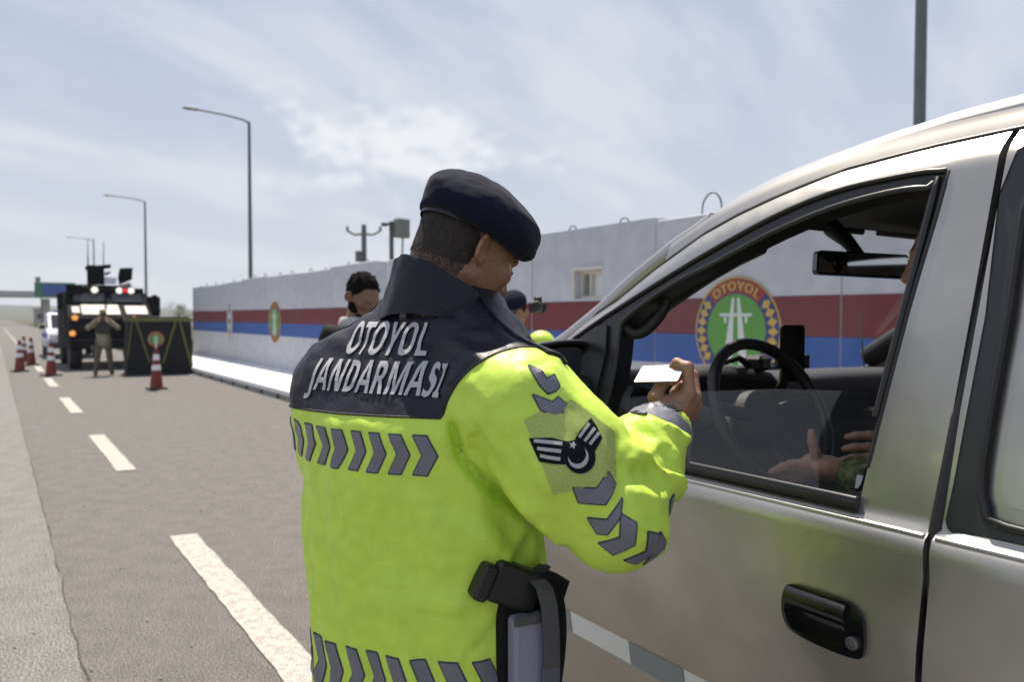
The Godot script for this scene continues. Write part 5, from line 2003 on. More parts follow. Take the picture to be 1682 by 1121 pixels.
# a whole person from joints; returns meshes by name. J: pelvis, chest, neck, head, hb (basis), sl, el, wl, hl, sr, er, wr, hr, kl, al, kr, ar, face (direction)
func person(J: Dictionary, cell: float) -> Dictionary:
	var out := {}
	var fwd: Vector3 = J.face
	var right := fwd.cross(Vector3.UP).normalized()
	var hl: Vector3 = J.pelvis - right * 0.09
	var hr: Vector3 = J.pelvis + right * 0.09
	var pts := [J.pelvis, J.chest, J.neck, J.head + Vector3(0, 0.15, 0), J.sl, J.el, J.wl, J.hl, J.sr, J.er, J.wr, J.hr, J.kl, J.al, J.kr, J.ar]
	var bb := bounds(pts, 0.2)
	# the body itself
	var f := Field.new(bb[0], bb[1], cell)
	add_head(f, J.head, J.hb, 1.0, false)
	f.cone(J.head + J.hb * Vector3(0, 0.0, -0.09), J.head + J.hb * Vector3(0, -0.03, -0.112), 0.01, 0.014, 0.012)
	for s in [-1.0, 1.0]: f.ell(J.head + J.hb * Vector3(s * 0.082, -0.004, 0.016), Vector3(0.009, 0.03, 0.018), J.hb, 0.01)
	f.cone(J.head + J.hb * Vector3(0, -0.06, 0.02), J.neck, 0.056, 0.062, 0.03)
	f.cone(J.neck, J.chest, 0.07, 0.12, 0.05)
	f.cone(J.chest, J.pelvis, 0.12, 0.13, 0.05)
	for q in [[J.sl, J.el, J.wl, J.hl], [J.sr, J.er, J.wr, J.hr]]:
		f.cone(J.chest.lerp(J.neck, 0.5), q[0], 0.07, 0.055, 0.03)
		f.cone(q[0], q[1], 0.05, 0.04, 0.03)
		f.cone(q[1], q[2], 0.042, 0.028, 0.02)
		var hd: Vector3 = (q[3] - q[2]).normalized()
		var sd := hd.cross(Vector3.UP).normalized()
		f.cone(q[2], q[2].lerp(q[3], 0.5), 0.026, 0.034, 0.015)
		for k in 4: f.cone(q[2].lerp(q[3], 0.45) + sd * (k - 1.5) * 0.019, q[3] + sd * (k - 1.5) * 0.020 - hd * absf(k - 1.3) * 0.012, 0.0105, 0.0085, 0.004)
		f.cone(q[2].lerp(q[3], 0.15) + sd * 0.022, q[2].lerp(q[3], 0.55) + sd * 0.055, 0.013, 0.010, 0.006)
	for q in [[hl, J.kl, J.al], [hr, J.kr, J.ar]]:
		f.cone(q[0], q[1], 0.085, 0.055, 0.03)
		f.cone(q[1], q[2], 0.055, 0.038, 0.03)
	out.body = f.mesh()
	if cell < 0.02:
		var g := Field.new(J.head - Vector3.ONE * 0.16, J.head + Vector3.ONE * 0.16, 0.0065)
		add_head(g, J.head, J.hb)
		out.body.add(g.mesh())
	# jacket or shirt
	f = Field.new(bb[0], bb[1], cell)
	var side := Basis(right, Vector3.UP, -fwd)
	f.ell(J.chest.lerp(J.pelvis, 0.02), Vector3(0.20, 0.22, 0.135), side, 0.05)
	f.cone(J.chest.lerp(J.pelvis, 0.3), J.pelvis + Vector3(0, -0.04, 0), 0.15, 0.165, 0.08)
	f.cone(J.chest.lerp(J.neck, 0.62) - right * 0.03, J.chest.lerp(J.neck, 0.62) + right * 0.03, 0.075, 0.075, 0.05)
	f.cone(J.neck + Vector3(0, -0.01, 0), J.neck + Vector3(0, 0.03, 0) + fwd * 0.01, 0.078, 0.072, 0.03)
	for q in [[J.sl, J.el, J.wl], [J.sr, J.er, J.wr]]:
		f.cone(J.chest.lerp(J.neck, 0.5), q[0], 0.075, 0.078, 0.05)
		f.cone(q[0], q[1], 0.078, 0.062, 0.04)
		f.cone(q[1], q[1].lerp(q[2], 0.93), 0.062, 0.045, 0.03)
	var no := FastNoiseLite.new()
	no.seed = 7; no.frequency = 9.0; no.fractal_octaves = 2
	f.bulge(func(p: Vector3) -> float: return no.get_noise_3d(p.x, p.y * 0.6, p.z) * 0.012)
	out.shirt = f.mesh()
	# trousers
	f = Field.new(bb[0], bb[1], cell)
	f.cone(J.pelvis + Vector3(0, 0.02, 0), J.pelvis + Vector3(0, 0.05, 0), 0.145, 0.14, 0.03)
	for q in [[hl, J.kl, J.al], [hr, J.kr, J.ar]]:
		f.cone(q[0], q[1], 0.105, 0.078, 0.04)
		f.cone(q[1], q[1].lerp(q[2], 0.9), 0.078, 0.062, 0.03)
	f.bulge(func(p: Vector3) -> float: return no.get_noise_3d(p.x, p.y * 0.5 + 3.0, p.z) * 0.012)
	out.trousers = f.mesh()
	# boots
	f = Field.new(bounds([J.al, J.ar], 0.3)[0], bounds([J.al, J.ar], 0.3)[1], minf(cell, 0.014))
	for q in [J.al, J.ar]:
		f.cone(q + Vector3(0, 0.12, 0), q + Vector3(0, -0.02, 0), 0.055, 0.052, 0.03)
		f.cone(q + Vector3(0, -0.035, 0) - fwd * 0.035, q + Vector3(0, -0.04, 0) + fwd * 0.13, 0.045, 0.04, 0.03)
	var floor_y: float = minf(J.al.y, J.ar.y) - 0.08
	f.cut(func(p: Vector3) -> float: return floor_y - p.y)
	out.boots = f.mesh()
	# hair: a close cap behind the brow
	f = Field.new(bounds([J.head], 0.18)[0], bounds([J.head], 0.18)[1], minf(cell, 0.010))
	f.ell(J.head + J.hb * Vector3(0, 0.042, 0.018), Vector3(0.084, 0.096, 0.105), J.hb, 0.01)
	var no2 := FastNoiseLite.new()
	no2.seed = 5; no2.frequency = 26.0; no2.fractal_octaves = 3
	f.bulge(func(p: Vector3) -> float: return no2.get_noise_3d(p.x, p.y, p.z) * 0.018)
	var hc: Vector3 = J.head
	var hb: Basis = J.hb
	f.cut(func(p: Vector3) -> float:
		var q := hb.inverse() * (p - hc)
		return maxf(-q.y - 0.055 + (0.0 if q.z > 0.03 else 0.05), -(q.z + 0.075) + maxf(0.0, -(q.y - 0.085)) * 0.7) if q.z < 0.03 else -q.y - 0.055)
	out.hair = f.mesh()
	return out

func skin_mat(r := 0.31, g := 0.165, b := 0.105) -> StandardMaterial3D:
	var m := grain(mt(r, g, b, 0.52), tex(noise_image(256, 0.05, 4, 41, 0.82, 1.08)), T.bump, 7.0, 0.05)
	m.subsurf_scatter_enabled = true
	m.subsurf_scatter_strength = 0.12
	return m

func camo_mat(cols: Array, scale: float, sd: int) -> StandardMaterial3D:
	var n1 := noise_image(512, 0.014, 3, sd, 0.0, 1.0).get_data()
	var n2 := noise_image(512, 0.02, 3, sd + 1, 0.0, 1.0).get_data()
	var d := PackedByteArray()
	d.resize(n1.size() * 3)
	for i in n1.size():
		var c: Color = cols[0]
		if n1[i] > 145: c = cols[1]
		elif n2[i] > 150: c = cols[2]
		elif n2[i] < 95: c = cols[3]
		d[i * 3] = int(c.r * 255); d[i * 3 + 1] = int(c.g * 255); d[i * 3 + 2] = int(c.b * 255)
	return grain(mt(1, 1, 1, 0.9), tex(Image.create_from_data(512, 512, false, Image.FORMAT_RGB8, d)), T.weave, scale, 0.0)

func stand(pos: Vector3, turn: float, h := 1.78) -> Dictionary:
	# relaxed standing joints, facing -z turned by `turn`, scaled to height h
	var b := Basis(Vector3.UP, turn)
	var k := h / 1.80
	var W := func(x: float, y: float, z: float) -> Vector3: return pos + b * (Vector3(x, y, z) * k)
	return {"pelvis": W.call(0, 0.96, 0), "chest": W.call(0, 1.30, 0.0), "neck": W.call(0, 1.52, 0.01), "head": W.call(0, 1.665, -0.015), "hb": b, "face": b * Vector3.FORWARD,
		"sl": W.call(-0.19, 1.43, 0.01), "el": W.call(-0.25, 1.14, 0.03), "wl": W.call(-0.24, 0.90, -0.05), "hl": W.call(-0.23, 0.73, -0.08),
		"sr": W.call(0.19, 1.43, 0.01), "er": W.call(0.25, 1.14, 0.03), "wr": W.call(0.24, 0.90, -0.05), "hr": W.call(0.23, 0.73, -0.08),
		"kl": W.call(-0.11, 0.51, -0.02), "al": W.call(-0.13, 0.085, 0.02), "kr": W.call(0.11, 0.51, -0.02), "ar": W.call(0.13, 0.085, 0.02), "at": pos, "W": W}

func dress(called: String, label: String, J: Dictionary, cell: float, mats: Dictionary, hair := true) -> Node3D:
	var o: Vector3 = J.at
	var t := thing(called, label, "person", o)
	var p := person(J, cell)
	part("body", p.body, mats.skin, t, o)
	part("jacket", p.shirt, mats.shirt, t, o)
	part("trousers", p.trousers, mats.trousers, t, o)
	part("boots", p.boots, mats.boots, t, o)
	if hair: part("hair", p.hair, mats.hair, t, o)
	return t

func bystanders() -> void:
	var skin := skin_mat(0.36, 0.20, 0.13)
	var hair := grain(mt(0.010, 0.008, 0.007, 0.95), T.fine, T.bump, 10.0, 0.1)
	hair.metallic_specular = 0.2
	var dark := grain(mt(0.010, 0.010, 0.012, 0.8), T.fine, T.crumple, 2.5, 0.2)
	dark.metallic_specular = 0.3
	# bare-headed man behind the officer, looking down to his left
	var J := stand(Vector3(1.74, 0, -4.25), deg_to_rad(-155.0), 1.85)
	J.hb = Basis(Vector3.UP, deg_to_rad(-165.0)) * Basis(Vector3.RIGHT, -0.50)
	J.el = J.W.call(-0.26, 1.16, -0.06); J.wl = J.W.call(-0.12, 1.20, -0.30); J.hl = J.W.call(-0.02, 1.26, -0.40)
	J.er = J.W.call(0.26, 1.16, -0.06); J.wr = J.W.call(0.13, 1.22, -0.30); J.hr = J.W.call(0.04, 1.28, -0.40)
	var t := dress("person", "dark haired man in a black jacket, head bowed, behind the officer's back", J, 0.016, {"skin": skin_mat(0.20, 0.11, 0.072), "shirt": dark, "trousers": dark, "boots": M.black, "hair": hair})
	var o: Vector3 = J.at
	var f := Field.new(J.neck - Vector3.ONE * 0.2, J.neck + Vector3.ONE * 0.2, 0.010)
	f.cone(J.neck + Vector3(-0.03, -0.02, 0.0), J.neck + Vector3(0.03, 0.0, 0), 0.092, 0.088, 0.02)
	f.cut(func(p: Vector3) -> float: return maxf(J.neck.y - 0.055 - p.y, p.y - J.neck.y - 0.035))
	part("collar", f.mesh(), mt(0.42, 0.41, 0.40, 0.9), t, o)
	f = Field.new(J.head - Vector3.ONE * 0.17, J.head + Vector3.ONE * 0.17, 0.008)
	f.cone(J.head + J.hb * Vector3(-0.055, -0.052, -0.02), J.head + J.hb * Vector3(0.0, -0.098, -0.083), 0.034, 0.033, 0.02)
	f.cone(J.head + J.hb * Vector3(0.055, -0.052, -0.02), J.head + J.hb * Vector3(0.0, -0.098, -0.083), 0.034, 0.033, 0.02)
	part("beard", f.mesh(), hair, t, o)
	# man with cap and camera, yellow sleeve
	J = stand(Vector3(2.84, 0, -4.36), deg_to_rad(150.0), 1.755)
	J.hb = Basis(Vector3.UP, deg_to_rad(130.0)) * Basis(Vector3.RIGHT, -0.30)
	J.sr = J.W.call(0.19, 1.42, 0.01)
	J.el = J.W.call(-0.25, 1.20, -0.10); J.wl = J.W.call(-0.10, 1.40, -0.24); J.hl = J.W.call(-0.04, 1.53, -0.27)
	J.er = J.W.call(0.31, 1.22, 0.02); J.wr = J.W.call(0.16, 1.38, -0.20); J.hr = J.W.call(0.06, 1.52, -0.26)
	var yel := hiviz()
	var navy := navy_mat()
	t = dress("person", "man in a navy cap and yellow sleeves raising a camera near the van's nose", J, 0.016, {"skin": skin, "shirt": navy, "trousers": dark, "boots": M.black, "hair": hair})
	o = J.at
	f = Field.new(bounds([J.sr, J.er, J.wr, J.sl, J.el, J.wl], 0.13)[0], bounds([J.sr, J.er, J.wr, J.sl, J.el, J.wl], 0.13)[1], 0.013)
	for q in [[J.sr, J.er, J.wr], [J.sl, J.el, J.wl]]:
		f.cone(q[0] + Vector3(0, 0.015, 0), q[1], 0.098, 0.078, 0.03)
		f.cone(q[1], q[1].lerp(q[2], 0.9), 0.075, 0.056, 0.02)
	part("sleeves", f.mesh(), yel, t, o)
	f = Field.new(J.head - Vector3.ONE * 0.2, J.head + Vector3.ONE * 0.2, 0.009)
	f.ell(J.head + J.hb * Vector3(0, 0.07, 0.015), Vector3(0.09, 0.075, 0.112), J.hb, 0.02)
	f.ell(J.head + J.hb * Vector3(0, 0.045, -0.125), Vector3(0.07, 0.008, 0.06), J.hb * Basis(Vector3.RIGHT, -0.15), 0.015)
	f.cut(func(p: Vector3) -> float: return 0.035 - (J.hb.inverse() * (p - J.head)).y)
	var felt := mt(0.012, 0.0125, 0.024, 0.95)
	felt.metallic_specular = 0.25
	part("cap", f.mesh(), felt, t, o)
	var c := thing("camera", "small black camera held up in front of the capped man's face", "camera", Vector3(2.90, 1.66, -4.16), deg_to_rad(140.0))
	var m := MB.new()
	m.box(Vector3(0, 0, 0), Vector3(0.11, 0.075, 0.06), Basis(), 0.012)
	m.box(Vector3(0.0, 0.05, 0.0), Vector3(0.05, 0.035, 0.05), Basis(), 0.01)
	part("camera_body", m, M.black, c)
	m = MB.new()
	m.lathe([Vector2(0.035, 0.0), Vector2(0.038, 0.07), Vector2(0.032, 0.09), Vector2(0.001, 0.085)], Transform3D(Basis(Vector3.RIGHT, -PI / 2), Vector3(0, 0, -0.03)), 18)
	part("lens", m, M.black, c)

func hiviz() -> StandardMaterial3D:
	if not M.has("hiviz"):
		var m := grain(mt(0.60, 0.83, 0.085, 0.5), tex(noise_image(512, 0.02, 4, 51, 0.93, 1.03)), T.crumple, 2.3, 0.16)
		m.rim_enabled = true
		m.rim = 0.25
		m.backlight_enabled = true
		m.backlight = lin(0.06, 0.09, 0.0)
		M.hiviz = m
	return M.hiviz
func navy_mat() -> StandardMaterial3D:
	if not M.has("navy"):
		M.navy = grain(mt(0.012, 0.0125, 0.024, 0.46), T.fine, T.crumple, 2.6, 0.22)
		M.navy.metallic_specular = 0.38
	return M.navy

func driver() -> void:
	var skin := skin_mat(0.40, 0.22, 0.145)
	var camo := camo_mat([lin(0.09, 0.13, 0.03), lin(0.035, 0.045, 0.018), lin(0.20, 0.19, 0.07), lin(0.05, 0.03, 0.02)], 3.2, 61)
	var o := Vector3(1.87, 0.94, -0.80)
	var t := thing("person", "driver in green camouflage behind the van's steering wheel", "person", o)
	var hb := Basis(Vector3.UP, deg_to_rad(25.0)) * Basis(Vector3.RIGHT, -0.12)
	var head := Vector3(1.875, 1.735, -0.985)
	var J := {"pelvis": Vector3(1.87, 1.02, -0.76), "chest": Vector3(1.87, 1.36, -0.80), "neck": Vector3(1.87, 1.58, -0.88), "head": head, "hb": hb, "face": Vector3.FORWARD,
		"sl": Vector3(1.68, 1.47, -0.84), "el": Vector3(1.63, 1.20, -0.84), "wl": Vector3(1.648, 1.238, -1.12), "hl": Vector3(1.60, 1.25, -1.18),
		"sr": Vector3(2.06, 1.47, -0.84), "er": Vector3(2.06, 1.20, -0.92), "wr": Vector3(1.78, 1.30, -1.02), "hr": Vector3(1.72, 1.30, -1.05),
		"kl": Vector3(1.77, 1.02, -1.24), "al": Vector3(1.77, 0.66, -1.42), "kr": Vector3(1.97, 1.02, -1.24), "ar": Vector3(1.97, 0.66, -1.45), "at": o}
	var p := person(J, 0.013)
	# hands with separate fingers, in the same skin mesh
	var f := Field.new(Vector3(1.53, 1.16, -1.28), Vector3(1.80, 1.38, -1.0), 0.0035)
	f.cone(Vector3(1.648, 1.238, -1.12), Vector3(1.63, 1.243, -1.15), 0.026, 0.028, 0.01)
	f.cone(Vector3(1.630, 1.243, -1.150), Vector3(1.612, 1.252, -1.185), 0.026, 0.024, 0.012)
	f.cone(Vector3(1.64, 1.24, -1.15), Vector3(1.615, 1.232, -1.195), 0.024, 0.018, 0.012)
	add_chains(f, [
		[[Vector3(1.622, 1.25, -1.165), Vector3(1.604, 1.283, -1.168), Vector3(1.597, 1.308, -1.171), Vector3(1.594, 1.330, -1.172)], [0.015, 0.0115, 0.0105, 0.0085]],
		[[Vector3(1.612, 1.252, -1.19), Vector3(1.59, 1.248, -1.222), Vector3(1.578, 1.240, -1.240), Vector3(1.572, 1.232, -1.248)], [0.011, 0.0095, 0.009, 0.0075]],
		[[Vector3(1.610, 1.240, -1.20), Vector3(1.586, 1.234, -1.232), Vector3(1.570, 1.229, -1.250), Vector3(1.562, 1.224, -1.260)], [0.011, 0.0095, 0.009, 0.0075]],
		[[Vector3(1.612, 1.227, -1.205), Vector3(1.592, 1.219, -1.236), Vector3(1.579, 1.215, -1.252), Vector3(1.573, 1.211, -1.259)], [0.0105, 0.009, 0.0085, 0.007]],
		[[Vector3(1.618, 1.216, -1.20), Vector3(1.603, 1.207, -1.225), Vector3(1.594, 1.203, -1.238)], [0.0095, 0.008, 0.0065]]])
	# right hand, fingers level, pointing to the door
	f.cone(Vector3(1.77, 1.30, -1.03), Vector3(1.735, 1.295, -1.05), 0.026, 0.028, 0.01)
	f.cone(Vector3(1.735, 1.315, -1.05), Vector3(1.735, 1.270, -1.052), 0.022, 0.020, 0.012)
	for k in 4:
		var y: float = [1.322, 1.295, 1.270, 1.246][k]
		var x: float = [1.668, 1.658, 1.652, 1.662][k]
		add_chains(f, [[[Vector3(1.728, y - 0.004, -1.056), Vector3(lerpf(1.728, x, 0.45), y + 0.002, -1.092), Vector3(lerpf(1.728, x, 0.78), y, -1.114), Vector3(x, y - 0.004, -1.128)], [0.0115, 0.0098, 0.0092, 0.0075]]])
	add_chains(f, [[[Vector3(1.745, 1.325, -1.035), Vector3(1.742, 1.355, -1.05), Vector3(1.732, 1.368, -1.07)], [0.014, 0.011, 0.0085]]])
	p.body.add(f.mesh())
	part("body", p.body, skin, t, o)
	part("jacket", p.shirt, camo, t, o)
	part("trousers", p.trousers, camo, t, o)
	part("boots", p.boots, M.black, t, o)
	part("hair", p.hair, grain(mt(0.012, 0.009, 0.007, 0.5), T.fine, T.bump, 10.0, 0.1), t, o)
	# small flag patch on the sleeve
	var m := MB.new()
	var fb := look(Vector3(-0.85, 0.35, 0.2))
	m.box(Vector3(1.583, 1.238, -1.02), Vector3(0.05, 0.03, 0.003), fb, 0.001)
	var fl := part("flag_patch", m, M.white, t, o)
	m = MB.new()
	m.box(Vector3(1.5815, 1.2385, -1.019), Vector3(0.022, 0.014, 0.003), fb, 0.001)
	part("flag_red", m, mt(0.5, 0.03, 0.02, 0.6), fl, o)
	var pa := thing("paper_slip", "folded pale blue paper on the driver's lap", "paper", Vector3(1.645, 1.13, -1.06), 0.3)
	m = MB.new()
	m.box(Vector3(0, 0.0, 0), Vector3(0.10, 0.003, 0.07), Basis(Vector3.RIGHT, 0.5), 0.0)
	m.box(Vector3(0.02, 0.02, 0.01), Vector3(0.09, 0.003, 0.06), Basis(Vector3(1, 0, 0.4).normalized(), 0.9), 0.0)
	part("sheet", m, mt(0.45, 0.60, 0.66, 0.7), pa)

# ------------------------------------------------------------------ the officer
func officer() -> void:
	var O := Vector3(0.692, 0, -1.385)
	var psi := deg_to_rad(60.0)
	var F := Vector3(sin(psi), 0, -cos(psi))
	var R := Vector3(cos(psi), 0, sin(psi))
	var t := thing("person", "officer in a navy beret and yellow and navy jacket holding up a card", "person", O)
	var skin := skin_mat()
	var RS := Vector3(0.760, 1.441, -1.129)
	var RE := Vector3(0.854, 1.270, -1.002)
	var RW := Vector3(1.057, 1.413, -1.090)
	var LS := O - R * 0.203 + F * 0.01 + Vector3(0, 1.445, 0)
	var LE := O - R * 0.250 + F * 0.10 + Vector3(0, 1.19, 0)
	var LW := O - R * 0.10 + F * 0.33 + Vector3(0, 1.20, 0)
	var head := Vector3(0.790, 1.732, -1.382)
	var ph := deg_to_rad(85.0)
	var hb := Basis(Vector3.UP, -ph) * Basis(Vector3.RIGHT, deg_to_rad(-27.0)) * Basis(Vector3.BACK, deg_to_rad(-4.0))
	var neck := O + F * 0.062 + R * 0.012 + Vector3(0, 1.605, 0)
	# ---- body: one skin; head and hands on finer grids
	var f := Field.new(O + Vector3(-0.5, -0.05, -0.5), O + Vector3(0.5, 1.72, 0.5), 0.016)
	f.cone(neck, O + Vector3(0, 1.35, 0), 0.07, 0.12, 0.05)
	f.cone(O + Vector3(0, 1.35, 0), O + Vector3(0, 0.98, 0), 0.13, 0.13, 0.05)
	for q in [[RS, RE, RW], [LS, LE, LW]]:
		f.cone(q[0], q[1], 0.05, 0.042, 0.03)
		f.cone(q[1], q[2], 0.042, 0.03, 0.02)
	for s in [-1.0, 1.0]:
		var hip: Vector3 = O + R * s * 0.095 + Vector3(0, 0.94, 0)
		var kn: Vector3 = O + R * s * 0.125 + F * 0.02 + Vector3(0, 0.52, 0)
		var an: Vector3 = O + R * s * 0.145 - F * 0.02 + Vector3(0, 0.10, 0)
		f.cone(hip, kn, 0.085, 0.055, 0.03)
		f.cone(kn, an, 0.055, 0.04, 0.03)
	var body := f.mesh()
	f = Field.new(head - Vector3(0.16, 0.24, 0.16), head + Vector3(0.16, 0.17, 0.16), 0.0042)
	add_head(f, head, hb)
	f.cone(head + hb * Vector3(0, -0.05, 0.030), neck, 0.055, 0.062, 0.035)
	f.cone(head + hb * Vector3(0, -0.03, 0.046), head + hb * Vector3(0, -0.09, 0.045), 0.050, 0.052, 0.03)
	var headm := f.mesh()
	# cropped hair at the back and sides, fading into the neck
	var noi := FastNoiseLite.new()
	noi.seed = 12; noi.frequency = 55.0
	var cuts := split(headm, func(p: Vector3) -> float:
		var q := hb.inverse() * (p - head)
		var ear := maxf(maxf(absf(q.y + 0.004) - 0.037, absf(q.z - 0.018) - 0.027), 0.0745 - absf(q.x))
		var back: float = -0.048 + 0.25 * clampf(0.045 - q.z, 0.0, 0.1)
		return minf(ear, minf(q.y - back + noi.get_noise_3d(p.x, p.y, p.z) * 0.004, q.z - 0.020 + 0.22 * (q.y - 0.02) + maxf(0.0, 0.01 - q.y) * 0.2 + noi.get_noise_3d(p.x, p.y + 2.0, p.z) * 0.003)))
	var hair_m: MB = cuts[0]
	for k in hair_m.v.size(): hair_m.v[k] += hair_m.n[k] * 0.0016
	# shaved neck below the hairline
	var lower := split(cuts[1], func(p: Vector3) -> float:
		var q := hb.inverse() * (p - head)
		var ear := maxf(maxf(absf(q.y + 0.004) - 0.037, absf(q.z - 0.018) - 0.027), 0.0745 - absf(q.x))
		return minf(ear, minf(q.z - 0.012 + 0.22 * (q.y - 0.02) + noi.get_noise_3d(p.x, p.y + 2.0, p.z) * 0.004, q.y + 0.098 + noi.get_noise_3d(p.x, p.y, p.z) * 0.008)))
	body.add(lower[1])
	var shaved: MB = lower[0]
	# right hand round the card
	var hand := Field.new(Vector3(1.00, 1.36, -1.19), Vector3(1.19, 1.55, -1.03), 0.0030)
	var hw := Vector3(1.062, 1.395, -1.092)
	hand.cone(hw, Vector3(1.072, 1.425, -1.090), 0.027, 0.028, 0.01)
	for q in [Vector3(1.088, 1.456, -1.068), Vector3(1.112, 1.446, -1.078), Vector3(1.126, 1.430, -1.090), Vector3(1.130, 1.412, -1.102)]:
		hand.cone(Vector3(1.070, 1.418, -1.091), q, 0.024, 0.0135, 0.014)
	add_chains(hand, [
		[[Vector3(1.088, 1.458, -1.066), Vector3(1.094, 1.504, -1.076), Vector3(1.091, 1.511, -1.101), Vector3(1.089, 1.497, -1.115)], [0.0128, 0.0106, 0.0096, 0.0080]],
		[[Vector3(1.113, 1.447, -1.076), Vector3(1.130, 1.486, -1.098), Vector3(1.122, 1.486, -1.124), Vector3(1.108, 1.472, -1.130)], [0.0128, 0.0108, 0.0098, 0.0082]],
		[[Vector3(1.128, 1.430, -1.089), Vector3(1.147, 1.464, -1.114), Vector3(1.138, 1.464, -1.139), Vector3(1.122, 1.450, -1.142)], [0.0122, 0.0102, 0.0094, 0.0080]],
		[[Vector3(1.132, 1.412, -1.102), Vector3(1.152, 1.438, -1.127), Vector3(1.144, 1.436, -1.148), Vector3(1.130, 1.426, -1.148)], [0.0110, 0.0092, 0.0084, 0.0072]],
		[[Vector3(1.050, 1.418, -1.094), Vector3(1.040, 1.448, -1.106), Vector3(1.062, 1.472, -1.111), Vector3(1.084, 1.486, -1.110)], [0.0165, 0.0135, 0.0112, 0.0092]]], 0.0055)
	# tendons
	for q in [Vector3(1.088, 1.456, -1.066), Vector3(1.113, 1.446, -1.075), Vector3(1.128, 1.430, -1.087)]:
		hand.cone(Vector3(1.074, 1.42, -1.068), q + Vector3(0.0, 0, 0.004), 0.004, 0.0075, 0.008)
	body.add(hand.mesh())
	# left hand in front of the body
	var lh := Field.new(LW - Vector3.ONE * 0.17, LW + Vector3.ONE * 0.17, 0.0045)
	var lk := LW + F * 0.09 + R * 0.03
	lh.cone(LW, LW + F * 0.05, 0.027, 0.030, 0.01)
	for k in 4:
		var w := Vector3(0, 0.03 - k * 0.02, 0)
		lh.cone(LW + F * 0.03, lk + w, 0.026, 0.013, 0.012)
		add_chains(lh, [[[lk + w, lk + w + F * 0.03 + R * 0.025, lk + w + F * 0.02 + R * 0.05, lk + w + R * 0.055], [0.0118, 0.010, 0.0092, 0.0078]]], 0.005)
	add_chains(lh, [[[LW + F * 0.02 + Vector3(0, 0.02, 0), LW + F * 0.055 + R * 0.03 + Vector3(0, 0.05, 0), LW + F * 0.075 + R * 0.055 + Vector3(0, 0.055, 0)], [0.016, 0.012, 0.009]]], 0.006)
	body.add(lh.mesh())
	part("body", body, skin, t, O)
	var stub := grain(mt(0.10, 0.067, 0.052, 0.8), tex(noise_image(256, 0.22, 2, 71, 0.35, 1.5)), T.stone, 9.0, 0.10)
	part("hair", hair_m, stub, t, O)
	# clipped hairs standing off the skin
	var hrng := RandomNumberGenerator.new()
	hrng.seed = 8
	var hs := MB.new()
	for pass_k in 2:
		var src: MB = [hair_m, shaved][pass_k]
		for k in [12000, 3000][pass_k]:
			var ti := hrng.randi_range(0, src.ix.size() / 3 - 1) * 3
			var w0 := hrng.randf()
			var w1 := hrng.randf() * (1.0 - w0)
			var p0 := src.v[src.ix[ti]] * w0 + src.v[src.ix[ti + 1]] * w1 + src.v[src.ix[ti + 2]] * (1.0 - w0 - w1)
			var nn := src.n[src.ix[ti]]
			var fall := (hb * Vector3(0, -1.0, 0.15) + Vector3(hrng.randfn(), hrng.randfn(), hrng.randfn()) * 0.35).normalized()
			fall = (fall - nn * fall.dot(nn)).normalized() + nn * 0.30
			var ln: float = hrng.randf_range(0.005, 0.011) * [1.0, 0.45][pass_k]
			var sd := fall.cross(nn).normalized() * 0.0008
			hs.tri(p0 - sd, p0 + sd, p0 + fall * ln)
	var hp := part("clipped_hair", hs, mt(0.026, 0.019, 0.015, 0.6), t, O)
	hp.set_meta("kind", "stuff")
	part("shaved_hair", shaved, grain(mt(0.17, 0.098, 0.068, 0.65), tex(noise_image(256, 0.25, 2, 73, 0.45, 1.45)), T.stone, 9.0, 0.06), t, O)
	# brows and lashes
	var m := MB.new()
	for s in [-1.0, 1.0]:
		var b0 := []
		for k in 5:
			var a := k / 4.0
			b0.append(head + hb * Vector3(s * lerpf(0.014, 0.050, a), 0.020 + sin(a * PI) * 0.006, lerpf(-0.104, -0.084, a * a)))
		m = MB.new()
		m.tube(b0, [0.003, 0.004, 0.004, 0.0035, 0.002], 6)
		part("brow", m, M.black, t, O)
		m = MB.new()
		b0 = []
		for k in 5:
			var a := k / 4.0
			b0.append(head + hb * Vector3(s * lerpf(0.020, 0.044, a), 0.001, -0.103 + 0.012 * a * a))
		m.tube(b0, [0.002, 0.003, 0.003, 0.003, 0.0015], 5)
		part("lashes", m, M.black, t, O)
	# ---- trousers and boots
	var J := {"W": null}
	var dark := grain(mt(0.016, 0.018, 0.027, 0.8), T.fine, T.weave, 6.0, 0.03)
	f = Field.new(O + Vector3(-0.45, 0.1, -0.45), O + Vector3(0.45, 1.1, 0.45), 0.015)
	f.cone(O + Vector3(0, 0.96, 0), O + Vector3(0, 1.02, 0), 0.15, 0.15, 0.03)
	for s in [-1.0, 1.0]:
		f.cone(O + R * s * 0.095 + Vector3(0, 0.92, 0), O + R * s * 0.125 + F * 0.02 + Vector3(0, 0.52, 0), 0.11, 0.085, 0.04)
		f.cone(O + R * s * 0.125 + F * 0.02 + Vector3(0, 0.52, 0), O + R * s * 0.145 - F * 0.02 + Vector3(0, 0.22, 0), 0.085, 0.075, 0.03)
	part("trousers", f.mesh(), dark, t, O)
	f = Field.new(O + Vector3(-0.4, -0.03, -0.4), O + Vector3(0.4, 0.36, 0.4), 0.012)
	for s in [-1.0, 1.0]:
		var an: Vector3 = O + R * s * 0.145 - F * 0.02
		f.cone(an + Vector3(0, 0.26, 0), an + Vector3(0, 0.08, 0), 0.062, 0.055, 0.03)
		f.cone(an + Vector3(0, 0.045, 0) - F * 0.04, an + Vector3(0, 0.04, 0) + F * 0.15, 0.048, 0.045, 0.03)
	f.cut(func(p: Vector3) -> float: return 0.003 - p.y)
	part("boots", f.mesh(), mt(0.012, 0.011, 0.010, 0.35), t, O)
